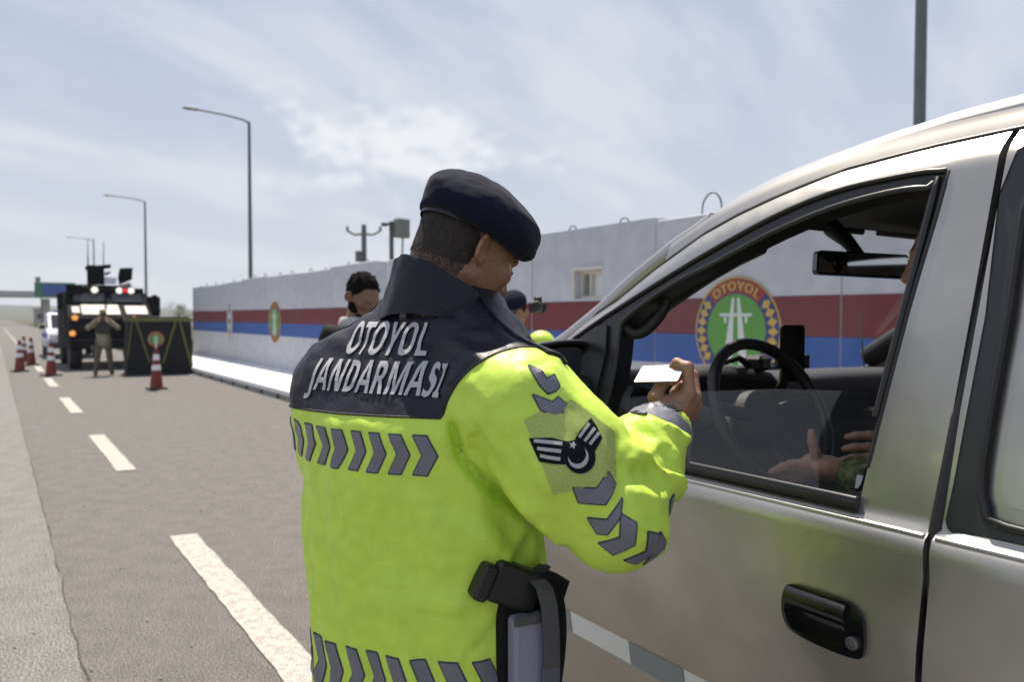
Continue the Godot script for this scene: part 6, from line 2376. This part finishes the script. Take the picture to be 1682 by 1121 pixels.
	# ---- jacket
	var jf := Field.new(Vector3(0.28, 0.80, -1.86), Vector3(1.18, 1.70, -0.88), 0.0075)
	var lv := [[0.80, 0.0, 0.226, 0.182], [1.0, 0.0, 0.230, 0.182], [1.15, 0.002, 0.233, 0.180], [1.28, 0.004, 0.238, 0.176], [1.40, 0.008, 0.243, 0.172], [1.48, 0.030, 0.232, 0.150], [1.56, 0.056, 0.195, 0.128], [1.62, 0.078, 0.135, 0.108], [1.67, 0.092, 0.092, 0.092], [1.73, 0.10, 0.06, 0.06]]
	var torso := func(p: Vector3) -> float:
		var i := 0
		while i < lv.size() - 2 and p.y > lv[i + 1][0]: i += 1
		var a: Array = lv[i]
		var b: Array = lv[i + 1]
		var u := clampf((p.y - a[0]) / (b[0] - a[0]), 0.0, 1.0)
		u = u * u * (3.0 - 2.0 * u) * 0.5 + u * 0.5
		var d := p - O
		var x := (d.dot(R) - 0.014 * smoothstep(1.35, 1.0, p.y)) / lerpf(a[2], b[2], u)
		var z := (d.dot(F) - lerpf(a[1], b[1], u)) / lerpf(a[3], b[3], u)
		var r := pow(pow(absf(x), 2.35) + pow(absf(z), 2.35), 1.0 / 2.35)
		return (r - 1.0) * lerpf(a[3], b[3], u) * 0.95
	jf.custom(torso, O + Vector3(-0.25, 0.80, -0.28), O + Vector3(0.28, 1.70, 0.28), 0.02)
	jf.cone(RS - R * 0.06 + F * 0.01 + Vector3(0, 0.02, 0), RS + Vector3(0, 0.015, 0), 0.090, 0.090, 0.05)
	jf.cone(RS, RS.lerp(RE, 0.55), 0.103, 0.106, 0.014)
	jf.cone(RS.lerp(RE, 0.55), RE, 0.104, 0.086, 0.03)
	jf.cone(RE, RE.lerp(RW, 0.5), 0.082, 0.072, 0.03)
	jf.cone(RE.lerp(RW, 0.5), RE.lerp(RW, 0.96), 0.071, 0.052, 0.02)
	jf.cone(LS, LS.lerp(LE, 0.5), 0.098, 0.100, 0.07)
	jf.cone(LS.lerp(LE, 0.5), LE, 0.098, 0.085, 0.03)
	jf.cone(LE, LE.lerp(LW, 0.94), 0.082, 0.055, 0.03)
	# trapezius slope from the collar to the shoulders
	jf.cone(neck + Vector3(0, -0.02, 0), RS + Vector3(0, 0.035, 0) - R * 0.03, 0.078, 0.055, 0.05)
	jf.cone(neck + Vector3(0, -0.02, 0), LS + Vector3(0, 0.035, 0), 0.080, 0.056, 0.05)
	# folds
	var n1 := FastNoiseLite.new()
	n1.seed = 3; n1.frequency = 1.0; n1.fractal_octaves = 2
	var n2 := FastNoiseLite.new()
	n2.seed = 9; n2.frequency = 1.0; n2.fractal_octaves = 3
	var ua := (RE - RS).normalized()
	var fa := (RW - RE).normalized()
	var ul := RS.distance_to(RE)
	var fl := RE.distance_to(RW)
	var ref := ua.cross(fa).normalized()
	# single creases pulled in the cloth on the side towards the road: u, v of both ends (U across, height), depth, width
	var creases := [[-0.101, 1.423, -0.088, 1.359, -0.0210, 0.0095], [-0.088, 1.435, -0.075, 1.370, 0.0100, 0.0150], [-0.112, 1.414, -0.099, 1.349, 0.0040, 0.0120], [-0.088, 1.359, -0.043, 1.311, -0.0210, 0.0095], [-0.075, 1.370, -0.029, 1.323, 0.0100, 0.0150], [-0.099, 1.349, -0.054, 1.302, 0.0040, 0.0120], [-0.043, 1.311, 0.028, 1.249, -0.0210, 0.0095], [-0.029, 1.323, 0.041, 1.260, 0.0100, 0.0150], [-0.054, 1.302, 0.017, 1.239, 0.0040, 0.0120], [0.028, 1.249, 0.067, 1.209, -0.0210, 0.0095], [0.041, 1.260, 0.080, 1.221, 0.0100, 0.0150], [0.017, 1.239, 0.056, 1.200, 0.0040, 0.0120], [-0.080, 1.478, -0.042, 1.356, -0.0050, 0.016], [-0.040, 1.363, 0.063, 1.245, 0.0050, 0.014], [0.011, 1.517, 0.026, 1.423, 0.0050, 0.014], [0.025, 1.431, 0.059, 1.322, 0.0030, 0.022], [0.058, 1.326, 0.141, 1.223, -0.0040, 0.018], [0.161, 1.409, 0.168, 1.312, -0.0110, 0.010], [0.143, 1.401, 0.150, 1.322, 0.0050, 0.010], [0.182, 1.369, 0.257, 1.384, 0.0080, 0.009], [0.177, 1.349, 0.270, 1.342, -0.0060, 0.009], [0.178, 1.331, 0.263, 1.303, 0.0080, 0.010], [0.183, 1.305, 0.246, 1.267, -0.0050, 0.009], [0.179, 1.285, 0.219, 1.240, 0.0060, 0.010], [0.237, 1.418, 0.290, 1.352, 0.0070, 0.008], [0.215, 1.405, 0.263, 1.363, -0.0050, 0.008], [0.277, 1.418, 0.296, 1.300, 0.0050, 0.010], [-0.104, 1.405, -0.001, 1.285, -0.0070, 0.016], [-0.130, 1.401, -0.044, 1.298, 0.0050, 0.014], [0.042, 1.229, 0.004, 1.155, -0.0070, 0.012], [0.023, 1.222, -0.021, 1.161, 0.0060, 0.011], [-0.001, 1.247, -0.151, 1.284, -0.0050, 0.020], [-0.012, 1.199, -0.212, 1.305, 0.0050, 0.026], [-0.022, 1.139, -0.211, 1.171, -0.0040, 0.024], [-0.048, 1.113, -0.294, 1.097, 0.0040, 0.026], [-0.006, 1.097, -0.083, 1.018, -0.0070, 0.008], [-0.014, 1.089, -0.093, 1.014, 0.0050, 0.008], [-0.321, 1.405, -0.318, 1.258, 0.0050, 0.012], [-0.353, 1.380, -0.342, 1.182, -0.0040, 0.014], [-0.209, 1.413, -0.292, 1.247, 0.0040, 0.026], [-0.157, 1.351, -0.230, 1.143, -0.0040, 0.030], [0.053, 1.150, 0.069, 1.068, 0.0050, 0.010], [-0.271, 1.656, -0.136, 1.622, 0.0040, 0.009], [-0.305, 1.600, -0.153, 1.578, -0.0040, 0.010], [-0.158, 1.542, -0.121, 1.474, -0.0070, 0.014], [-0.116, 1.558, -0.043, 1.527, 0.0050, 0.010], [-0.084, 1.517, -0.147, 1.455, 0.0040, 0.009], [-0.207, 1.600, -0.088, 1.589, 0.0040, 0.008], [-0.064, 1.558, 0.009, 1.542, -0.0040, 0.009], [-0.344, 1.514, -0.258, 1.536, 0.0030, 0.009], [-0.136, 1.465, -0.105, 1.517, -0.0050, 0.009]]
	var cr_a := PackedVector2Array()
	var cr_bins := {}
	var cr_d := PackedVector2Array()
	for q in creases:
		cr_a.append(Vector2(q[0], q[1]))
		cr_d.append(Vector2(q[2] - q[0], q[3] - q[1]))
		# which 25 mm squares a crease can reach
		var a0 := Vector2(q[0], q[1])
		var d0 := Vector2(q[2] - q[0], q[3] - q[1])
		var near := {}
		for j in 41:
			var c0v: Vector2 = a0 + d0 * lerpf(-0.15, 1.15, j / 40.0)
			for sx in [-1, 0, 1]:
				for sy in [-1, 0, 1]: near[Vector2i(((c0v + Vector2(sx, sy) * q[5] * 2.6) * 40.0).floor())] = true
		for kk in near:
			if not cr_bins.has(kk): cr_bins[kk] = []
			cr_bins[kk].append(cr_a.size() - 1)
	var cu := Vector3(0.83846, 0, 0.54496)
	var cd := Vector3(0.54496, 0, -0.83846)
	jf.bulge(func(p: Vector3) -> float:
		var d := p - O
		var lat := d.dot(R)
		var fw := d.dot(F)
		var e := p - RE
		var tf := e.dot(fa)
		var out := 0.0
		if p.dot(cd) < 1.50:
			var w2 := Vector2(p.dot(cu), p.y)
			for k in cr_bins.get(Vector2i((w2 * 40.0).floor()), []):
				var rel := w2 - cr_a[k]
				var len2 := cr_d[k].length_squared()
				var tt := rel.dot(cr_d[k]) / len2
				if tt < -0.15 or tt > 1.15: continue
				var dd: float = (rel - cr_d[k] * tt).length() / creases[k][5]
				if dd > 2.6: continue
				out += creases[k][4] * exp(-dd * dd) * smoothstep(-0.15, 0.2, tt) * (1.0 - smoothstep(0.75, 1.15, tt))
		var da := (p - RS - ua * clampf((p - RS).dot(ua), 0.0, ul)).length()
		var df := (e - fa * clampf(tf, 0.0, fl)).length()
		if df < 0.11 and df < da + 0.02:
			# forearm: soft rolls of cloth pushed up the arm, slanting round it
			var ang := atan2(e.dot(ref), e.dot(fa.cross(ref)))
			var s := tf / fl
			var w := smoothstep(-0.25, 0.1, s) * (1.0 - smoothstep(0.74, 0.86, s))
			var q := s * 15.0 + ang * 1.15 + n1.get_noise_3d(p.x * 7.0, p.y * 7.0, p.z * 7.0) * 2.2
			out += w * (pow(1.0 - absf(sin(q * 0.5)), 1.6) * 0.017 - 0.005)
		elif da < 0.125 and (p - RS).dot(ua) > -0.02:
			var s := (p - RS).dot(ua) / ul
			var g := p - RS - ua * (s * ul)
			var ang := atan2(g.dot(ref), g.dot(ua.cross(ref)))
			var w := smoothstep(0.55, 0.95, s)
			var q := s * 13.0 - ang * 1.0 + n1.get_noise_3d(p.x * 6.0, p.y * 6.0, p.z * 6.0) * 2.0
			out += w * (pow(1.0 - absf(sin(q * 0.5)), 1.6) * 0.012 - 0.003)
			# one long crease down the sleeve from the shoulder point
			out += 0.006 * n1.get_noise_2d(ang * 1.7 + 4.0, s * 1.2) * (1.0 - w)
			out += 0.004 * n2.get_noise_3d(p.x * 9.0, p.y * 5.0, p.z * 9.0)
		else:
			var a := atan2(lat, -fw)
			# long drapes, gathered towards the right hip
			out += n1.get_noise_2d(a * 2.2 + (p.y - 1.1) * 3.6, p.y * 1.5) * 0.014 * smoothstep(1.37, 1.2, p.y)
			out += n2.get_noise_2d(a * 5.5 - (p.y - 1.1) * 6.0, p.y * 3.5 + 7.0) * 0.0020 * smoothstep(1.38, 1.25, p.y)
			if p.y > 1.38:
				# short creases across the shoulders
				out += n2.get_noise_3d(lat * 6.0, p.y * 17.0 + lat * 8.0, fw * 6.0) * 0.0060
				out += n1.get_noise_3d(lat * 13.0, p.y * 28.0, fw * 9.0) * 0.0022
		return out)
	# hem and cuff are cut straight
	jf.cut(func(p: Vector3) -> float: return 0.835 + n1.get_noise_2d(p.x * 4.0, p.z * 4.0) * 0.012 - p.y)
	var cuff_at := RE.lerp(RW, 0.93)
	jf.cut(func(p: Vector3) -> float:
		var q := p - cuff_at
		var d := q.dot(fa)
		return d if (q - fa * d).length() < 0.078 and d < 0.12 else -1.0)
	var jm := jf.mesh()
	var sc := Vector3(0.751, 1.394, -1.097)
	var snl := (-R * 0.9 + Vector3(0, -0.40, 0)).normalized()
	var spl := LS + R * 0.015
	var pieces := split(jm, func(p: Vector3) -> float: return minf(p.y - 1.424 - 0.012 * (p - O).dot(R), minf((p - sc).length() - 0.155, (p - O).dot(R) + 0.322)))
	var seams := [MB.new(), MB.new()]
	for q in last_cut:
		if q[0].distance_to(q[1]) > 0.0005:
			seams[1 if absf((q[0] - sc).length() - 0.155) < 0.004 else 0].tube([q[0] + q[2] * 0.0006, q[1] + q[2] * 0.0006], [0.0022, 0.0022], 5, false)
	var hi := hiviz()
	var tape := grain(mt(0.185, 0.185, 0.225, 0.36), T.fine, T.weave, 9.0, 0.02)
	var edge := mt(0.035, 0.035, 0.075, 0.6)
	var jk := part("jacket", pieces[1], hi, t, O)
	var yk := part("yoke", pieces[0], navy_mat(), t, O)
	yk.set_meta("label", "navy shoulder yoke with silver lettering")
	var pipe := mt(0.006, 0.006, 0.010, 0.6)
	part("yoke_piping", seams[0], pipe, yk, O).set_meta("kind", "stuff")
	part("armhole_piping", seams[1], pipe, yk, O)
	# cuff band of grey tape
	var cf := Field.new(RE.lerp(RW, 0.62) - Vector3.ONE * 0.12, RW + Vector3.ONE * 0.12, 0.005)
	cf.cone(RE.lerp(RW, 0.62), RE.lerp(RW, 0.98), 0.073, 0.0585, 0.01)
	cf.bulge(func(p: Vector3) -> float: return n2.get_noise_3d(p.x * 22.0, p.y * 22.0, p.z * 22.0) * 0.004)
	var c0 := RE.lerp(RW, 0.66)
	var c1 := RE.lerp(RW, 0.84)
	cf.cut(func(p: Vector3) -> float: return maxf((c0 - p).dot(fa), (p - c1).dot(fa)))
	part("cuff_band", cf.mesh(), tape, jk, O)
	# ---- printed and sewn marks on the cloth
	var cyl := func(p: Vector2, lift: float) -> Vector3:        # x: metres round the back, y: height
		var a := p.x / 0.225
		var dir := -F * cos(a) + R * sin(a)
		return jf.project(O + dir * 0.46 + Vector3(0, p.y, 0), -dir, lift)
	# chevrons round chest and hem
	for row in [[1.362, 0.066, 0.0565, -7, 5], [0.968, 0.088, 0.054, -8, 9]]:
		for k in range(row[3], row[4]):
			var x: float = k * row[2] + 0.012
			var h: float = row[1] / 2
			var y: float = row[0]
			var poly := PackedVector2Array([Vector2(x - 0.012, y + h), Vector2(x + 0.016, y + h), Vector2(x + 0.036, y), Vector2(x + 0.016, y - h), Vector2(x - 0.012, y - h), Vector2(x + 0.008, y)])
			var mid: Vector3 = cyl.call(Vector2(x + 0.03, y), 0.0) - RS
			if (mid - ua * clampf(mid.dot(ua), 0.0, ul)).length() < 0.150: continue
			m = MB.new()
			var face := -F * cos(x / 0.225) + R * sin(x / 0.225)
			m.panel(poly, [], 0.011, func(p): return cyl.call(p, 0.0024), face, 0.0012)
			var cv := part("chevron", m, tape, jk, O)
			m = MB.new()
			m.panel(Geometry2D.offset_polygon(poly, 0.0024)[0], [], 0.011, func(p): return cyl.call(p, 0.0012), face, 0.0010)
			part("chevron_edge", m, edge, cv, O)
	# lettering across the yoke
	var silver := grain(mt(0.52, 0.52, 0.54, 0.45), T.fine, T.weave, 14.0, 0.03)
	for q in [["OTOYOL", 0.062, 0.190, 1.558, -0.030], ["JANDARMASI", 0.076, 0.318, 1.480, -0.034]]:
		var l := letters(q[0], q[1], q[2], 0.010)
		for k in l.v.size():
			var p := l.v[k]
			l.v[k] = jf.project(O - F * 0.42 + R * (p.x + q[4] + p.y * 0.10) + Vector3(0, q[3] + p.y, 0), F, 0.0030)
			l.n[k] = jf.slope(l.v[k])
		orient(l)
		part("lettering", l, silver, yk, O)
	# flat things laid on the sleeve, pressed on along one direction
	var U := Vector3(0.83846, 0, 0.54496)
	var D := Vector3(0.54496, 0, -0.83846)
	var press := func(p: Vector2, lift: float) -> Vector3: return jf.project(U * p.x + Vector3(0, p.y, 0) + D * 1.0, D, lift)
	var stick := func(called: String, poly: PackedVector2Array, lift: float, mat: Material, cell := 0.009) -> void:
		var q := MB.new()
		q.panel(poly, [], cell, func(p): return press.call(p, lift), -D, 0.0012)
		var pc := part(called, q, mat, jk, O)
		if called == "chevron":
			q = MB.new()
			q.panel(Geometry2D.offset_polygon(poly, 0.0022)[0], [], cell, func(p): return press.call(p, lift - 0.0012), -D, 0.0010)
			part("chevron_edge", q, edge, pc, O)
	var velcro := grain(mt(0.50, 0.60, 0.16, 0.95), T.fine, T.stone, 7.0, 0.05)
	var badge := mt(0.008, 0.009, 0.015, 0.75)
	badge.metallic_specular = 0.25
	var thread := mt(0.40, 0.40, 0.38, 0.7)
	stick.call("patch", v2([[0.0191, 1.4368], [0.0531, 1.4538], [0.0947, 1.4671], [0.1287, 1.4425], [0.1628, 1.4160], [0.1643, 1.3820], [0.1628, 1.3480], [0.1136, 1.3367], [0.0644, 1.3246], [0.0418, 1.3820]]), 0.0014, velcro)
	var wl := v2([[0.0278, 1.4085], [0.0607, 1.4092], [0.0871, 1.4039], [0.1023, 1.4077], [0.1098, 1.3934], [0.1060, 1.3707], [0.0871, 1.3718], [0.0644, 1.3722], [0.0429, 1.3745], [0.0349, 1.3915]])
	var wr := v2([[0.0977, 1.4077], [0.1053, 1.4191], [0.1242, 1.4380], [0.1325, 1.4255], [0.1401, 1.4077], [0.1317, 1.3934], [0.1219, 1.3801], [0.1098, 1.3896]])
	var whole := wl
	for q in [wr, circle(0.1053, 1.3820, 0.0242, 24)]:
		var u := Geometry2D.merge_polygons(whole, q)
		if u: whole = u[0]
	stick.call("rank_badge", whole, 0.0034, badge, 0.007)
	for q in [[[0.0355, 1.4019], [0.0778, 1.3981], [0.0783, 1.4030], [0.0359, 1.4068]], [[0.0408, 1.3909], [0.0755, 1.3875], [0.0760, 1.3924], [0.0412, 1.3958]], [[0.0445, 1.3803], [0.0740, 1.3769], [0.0746, 1.3818], [0.0451, 1.3852]], [[0.1056, 1.4080], [0.1223, 1.4273], [0.1185, 1.4305], [0.1019, 1.4112]], [[0.1139, 1.4023], [0.1305, 1.4204], [0.1269, 1.4237], [0.1103, 1.4056]], [[0.1222, 1.3978], [0.1366, 1.4136], [0.1329, 1.4169], [0.1186, 1.4011]]]:
		stick.call("rank_bar", v2(q), 0.0056, thread, 0.007)
	var moon := Geometry2D.clip_polygons(circle(0.1015, 1.3812, 0.0155, 28), circle(0.0995, 1.3858, 0.0138, 28))
	if moon: stick.call("crescent", moon[0], 0.0056, thread, 0.006)
	stick.call("star", v2([[0.0943, 1.4037], [0.0946, 1.3997], [0.0985, 1.3985], [0.0947, 1.3970], [0.0948, 1.3930], [0.0922, 1.3961], [0.0884, 1.3947], [0.0905, 1.3982], [0.0881, 1.4014], [0.0920, 1.4004]]), 0.0056, thread, 0.006)
	for q in [
		[[0.0278, 1.5191], [0.0476, 1.5104], [0.0547, 1.4986], [0.0674, 1.5045], [0.0753, 1.4875], [0.0693, 1.4808], [0.0575, 1.4768], [0.0456, 1.4887]],
		[[0.0338, 1.4741], [0.0516, 1.4677], [0.0642, 1.4630], [0.0733, 1.4701], [0.0863, 1.4590], [0.0792, 1.4472], [0.0674, 1.4440], [0.0468, 1.4503]],
		[[0.0947, 1.3360], [0.1307, 1.3338], [0.1484, 1.3574], [0.1600, 1.3387], [0.1435, 1.3105], [0.1034, 1.3124]],
		[[0.1184, 1.2873], [0.1465, 1.2862], [0.1698, 1.3162], [0.1660, 1.2918], [0.1465, 1.2644], [0.1322, 1.2644]],
		[[0.1360, 1.2479], [0.1660, 1.2599], [0.1683, 1.2952], [0.1900, 1.2817], [0.1885, 1.2479], [0.1570, 1.2314]],
		[[0.1758, 1.2205], [0.2088, 1.2344], [0.2103, 1.2667], [0.2283, 1.2599], [0.2246, 1.2318], [0.1953, 1.2119]],
		[[0.2088, 1.2081], [0.2223, 1.2299], [0.2309, 1.2618], [0.2411, 1.2449], [0.2396, 1.2318], [0.2253, 1.2156]],
		[[0.2572, 1.3012], [0.2658, 1.3049], [0.2647, 1.2824], [0.2561, 1.2787]]]:
		stick.call("chevron", v2(q), 0.0026, tape, 0.010)
	# shoulder straps
	for q in [[RS, neck, 1.0], [LS, neck, -1.0]]:
		m = MB.new()
		var a2: Vector3 = q[1].lerp(q[0], 0.40) + F * 0.035
		var b2: Vector3 = q[0] + (q[0] - q[1]) * Vector3(1, 0, 1) * 0.22 + F * 0.04
		var along := (b2 - a2) * Vector3(1, 0, 1)
		var wide := along.cross(Vector3.UP).normalized() * 0.021
		m.panel(rect(0.0, -1.0, 1.0, 1.0), [], 0.12, func(p): return jf.project(a2 + along * p.x + wide * p.y + Vector3(0, 1.78 - a2.y, 0), Vector3.DOWN, 0.006), Vector3.UP, 0.006)
		part("shoulder_strap", m, navy_mat(), yk, O)
	# ---- standing collar, higher behind, dropping to the throat
	var outer := []
	var inner := []
	for k in 5:
		var s := k / 4.0
		var ro := PackedVector3Array()
		var ri := PackedVector3Array()
		for j in 48:
			var a := -TAU * j / 48.0
			var bk := -cos(a)                      # 1 behind, -1 at the throat
			var cx := O + F * lerpf(0.050, 0.062, s) + R * lerpf(0.010, 0.024, s)
			var y := lerpf(1.556, 1.630, s) + bk * lerpf(0.050, 0.080, s) - 0.024 * s * sin(a)
			var w := n2.get_noise_2d(a * 2.0 + 9.0, s * 2.0) * 0.007
			var ra := lerpf(0.122, 0.104, s) + w
			var rb := lerpf(0.122, 0.116, s) + w
			var q := cx + F * cos(a) * rb + R * sin(a) * ra + Vector3(0, y + n1.get_noise_2d(a * 1.5, 3.0) * 0.006 * s, 0)
			ro.append(q)
			ri.append(q - (F * cos(a) + R * sin(a)) * 0.007)
		outer.append(ro)
		inner.append(ri)
	inner.reverse()
	var all := outer.duplicate()
	all.append_array(inner)
	m = MB.new()
	m.rings(all)
	fix_up(m, O + F * 0.07 + Vector3(0, 1.0, 0))
	part("collar", m, navy_mat(), yk, O)
	# ---- beret
	var bf := Field.new(head - Vector3(0.2, 0.1, 0.2), head + Vector3(0.2, 0.2, 0.2), 0.005)
	bf.ell(head + hb * Vector3(0.004, 0.052, 0.012), Vector3(0.093, 0.088, 0.118), hb, 0.02)
	bf.ell(head + hb * Vector3(0.020, 0.082, 0.008), Vector3(0.108, 0.058, 0.126), hb * Basis(Vector3.BACK, deg_to_rad(-24.0)) * Basis(Vector3.RIGHT, deg_to_rad(4.0)), 0.02)
	bf.ell(head + hb * Vector3(0.066, 0.052, -0.030), Vector3(0.040, 0.030, 0.082), hb * Basis(Vector3.BACK, deg_to_rad(-48.0)) * Basis(Vector3.RIGHT, deg_to_rad(-6.0)), 0.03)
	bf.bulge(func(p: Vector3) -> float:
		var q := hb.inverse() * (p - head)
		return n2.get_noise_3d(q.x * 9.0, q.y * 14.0, q.z * 9.0) * 0.006)
	bf.cut(func(p: Vector3) -> float:
		var q := hb.inverse() * (p - head)
		return 0.030 - maxf(0.0, -q.z) * 0.02 - maxf(0.0, q.x - 0.05) * 0.25 - q.y)
	var felt := grain(mt(0.010, 0.013, 0.028, 0.95), T.fine, T.bump, 8.0, 0.06)
	felt.rim_enabled = true
	felt.metallic_specular = 0.25
	felt.rim = 0.3
	felt.rim_tint = 0.4
	var be := part("beret", bf.mesh(), felt, t, O)
	# leather band
	m = MB.new()
	var br := []
	for s in [0.0, 1.0]:
		var r := PackedVector3Array()
		for j in 40:
			var a := -TAU * j / 40.0
			r.append(head + hb * Vector3(sin(a) * 0.0860, 0.020 + s * 0.016 + maxf(0.0, cos(a)) * 0.010, 0.010 - cos(a) * 0.108))
		br.append(r)
	m.rings(br)
	fix_up(m, head)
	part("sweatband", m, mt(0.010, 0.010, 0.012, 0.35), be, O)
	# ---- duty holster at the right hip
	kit(t, O, F, R, jf)
	# ---- the card
	var card := thing("identity_card", "white identity card pinched between the officer's thumb and finger", "card", Vector3(1.058, 1.487, -1.128))
	var ca := Vector3(1.063, 1.503, -1.167)
	var cb := Vector3(1.015, 1.474, -1.140)
	var down := (cb - ca).normalized()
	var along := (Vector3(1.098, 1.509, -1.106) - ca)
	along = (along - down * along.dot(down)).normalized()
	var nrm := along.cross(down).normalized()
	if nrm.y < 0.0: nrm = -nrm
	var cbasis := Basis(along, -down, along.cross(-down))
	if cbasis.z.y < 0.0: cbasis = Basis(along, down, along.cross(down))
	m = MB.new()
	var mid := ca + along * 0.043 + down * 0.030 - card.position
	m.prism(round_rect(-0.043, -0.030, 0.043, 0.030, 0.004), 0.001, Transform3D(cbasis, mid))
	part("card_face", m, mt(0.30, 0.30, 0.325, 0.45), card)
	for q in [[-0.038, -0.020, -0.018, 0.012, 0.12, 0.12, 0.16], [-0.012, 0.004, 0.022, 0.008, 0.10, 0.10, 0.18], [-0.012, -0.005, 0.012, -0.001, 0.12, 0.11, 0.2], [0.020, 0.012, 0.030, 0.022, 0.6, 0.25, 0.28], [-0.012, -0.014, 0.016, -0.010, 0.10, 0.10, 0.15], [-0.038, -0.027, -0.010, -0.023, 0.05, 0.05, 0.08]]:
		m = MB.new()
		m.prism(rect(q[0], q[1], q[2], q[3]), 0.0004, Transform3D(cbasis, mid + cbasis.z * 0.0006 * (1.0)))
		var k2 := part("print", m, mt(q[4], q[5], q[6], 0.4), card)

func orient(l: MB) -> void:
	for i in range(0, l.ix.size(), 3):
		var m := (l.v[l.ix[i + 2]] - l.v[l.ix[i]]).cross(l.v[l.ix[i + 1]] - l.v[l.ix[i]])
		if m.dot(l.n[l.ix[i]]) < 0.0:
			var x := l.ix[i + 1]
			l.ix[i + 1] = l.ix[i + 2]
			l.ix[i + 2] = x

func kit(t: Node3D, O: Vector3, F: Vector3, R: Vector3, jf: Field) -> void:
	var cordura := grain(mt(0.010, 0.010, 0.011, 0.75), T.fine, T.weave, 12.0, 0.05)
	cordura.metallic_specular = 0.3
	var webbing := grain(mt(0.085, 0.085, 0.085, 0.8), T.fine, T.weave, 14.0, 0.05)
	var grey := grain(mt(0.28, 0.28, 0.36, 0.5), T.fine, T.weave, 9.0, 0.02)
	# frame of the hip: x along the picture's right, y up, z outward
	var z := (R * 0.75 - F * 0.66).normalized()
	var B := look(z)
	var A := jf.project(Vector3(0.757, 1.06, -1.09) + z * 0.3, -z, 0.0) + z * 0.004
	var hold := Transform3D(B, A)
	var m := MB.new()
	# backing shell, with a rounded lower edge
	m.prism(PackedVector2Array(curve(pull([[-0.048, 0.055], [0.0, 0.062], [0.062, 0.058], [0.078, 0.0], [0.072, -0.09], [0.05, -0.17], [-0.03, -0.17], [-0.052, -0.08]]), 4, true)), 0.035, hold * Transform3D(Basis(), Vector3(0, 0, 0.018)), 0.008)
	var h := part("holster", m, cordura, t, O)
	# pale grey pouch in front
	m = MB.new()
	m.prism(round_rect(-0.036, -0.15, 0.028, 0.030, 0.010), 0.030, hold * Transform3D(Basis(Vector3.UP, 0.05), Vector3(0.0, 0, 0.048)), 0.006)
	var pch := part("pouch", m, grey, h, O)
	m = MB.new()
	m.prism(rect(-0.037, 0.020, 0.030, 0.036), 0.008, hold * Transform3D(Basis(Vector3.UP, 0.05), Vector3(0.0, 0, 0.053)), 0.002)
	part("pouch_binding", m, webbing, pch, O)
	# pistol grip and slide leaning back over the top
	m = MB.new()
	var g := hold * Transform3D(Basis(Vector3.BACK, -0.42), Vector3(-0.022, 0.075, 0.030))
	m.prism(round_rect(-0.050, -0.035, 0.045, 0.036, 0.010), 0.036, g, 0.006)
	m.prism(round_rect(-0.074, -0.040, -0.047, 0.024, 0.008), 0.040, g * Transform3D(Basis(), Vector3(0, 0, 0.003)), 0.005)
	m.prism(PackedVector2Array([Vector2(-0.012, 0.026), Vector2(0.012, 0.036), Vector2(0.020, 0.052), Vector2(0.004, 0.048)]), 0.02, g * Transform3D(Basis(), Vector3(0.03, 0, -0.01)), 0.003)
	part("pistol_grip", m, mt(0.009, 0.009, 0.0095, 0.45), h, O)
	m = MB.new()
	m.prism(PackedVector2Array([Vector2(0.020, -0.02), Vector2(0.016, 0.095), Vector2(0.052, 0.090), Vector2(0.082, 0.070), Vector2(0.066, 0.035), Vector2(0.052, -0.02)]), 0.03, hold * Transform3D(Basis(Vector3.UP, 0.25), Vector3(0.006, 0.0, 0.034)), 0.004)
	part("holster_hood", m, cordura, h, O)
	# webbing strap folded over
	m = MB.new()
	var st := []
	for q in [[0.012, 0.088, 0.028], [0.016, 0.080, 0.050], [0.020, 0.055, 0.060], [0.024, 0.01, 0.061], [0.026, -0.055, 0.060]]:
		var r := PackedVector3Array()
		for s in [[-0.015, 0.0], [0.015, 0.0], [0.015, 0.003], [-0.015, 0.003]]: r.append(hold * Vector3(q[0] + s[0], q[1], q[2] + s[1]))
		r.reverse()
		st.append(r)
	m.rings(st, true, true, true)
	fix_up(m, hold * Vector3(0.02, 0.0, 0.03))
	part("strap", m, webbing, h, O)
	m = MB.new()
	m.prism(round_rect(0.010, -0.135, 0.042, -0.050, 0.004), 0.006, hold * Transform3D(Basis(), Vector3(0, 0, 0.062)), 0.002)
	part("strap_end", m, grain(mt(0.10, 0.10, 0.13, 0.6), T.fine, T.weave, 14.0, 0.04), h, O)
	m = MB.new()
	m.box(hold * Vector3(-0.034, -0.125, 0.055), Vector3(0.008, 0.02, 0.004), B, 0.001)
	part("tab", m, hiviz(), pch, O)
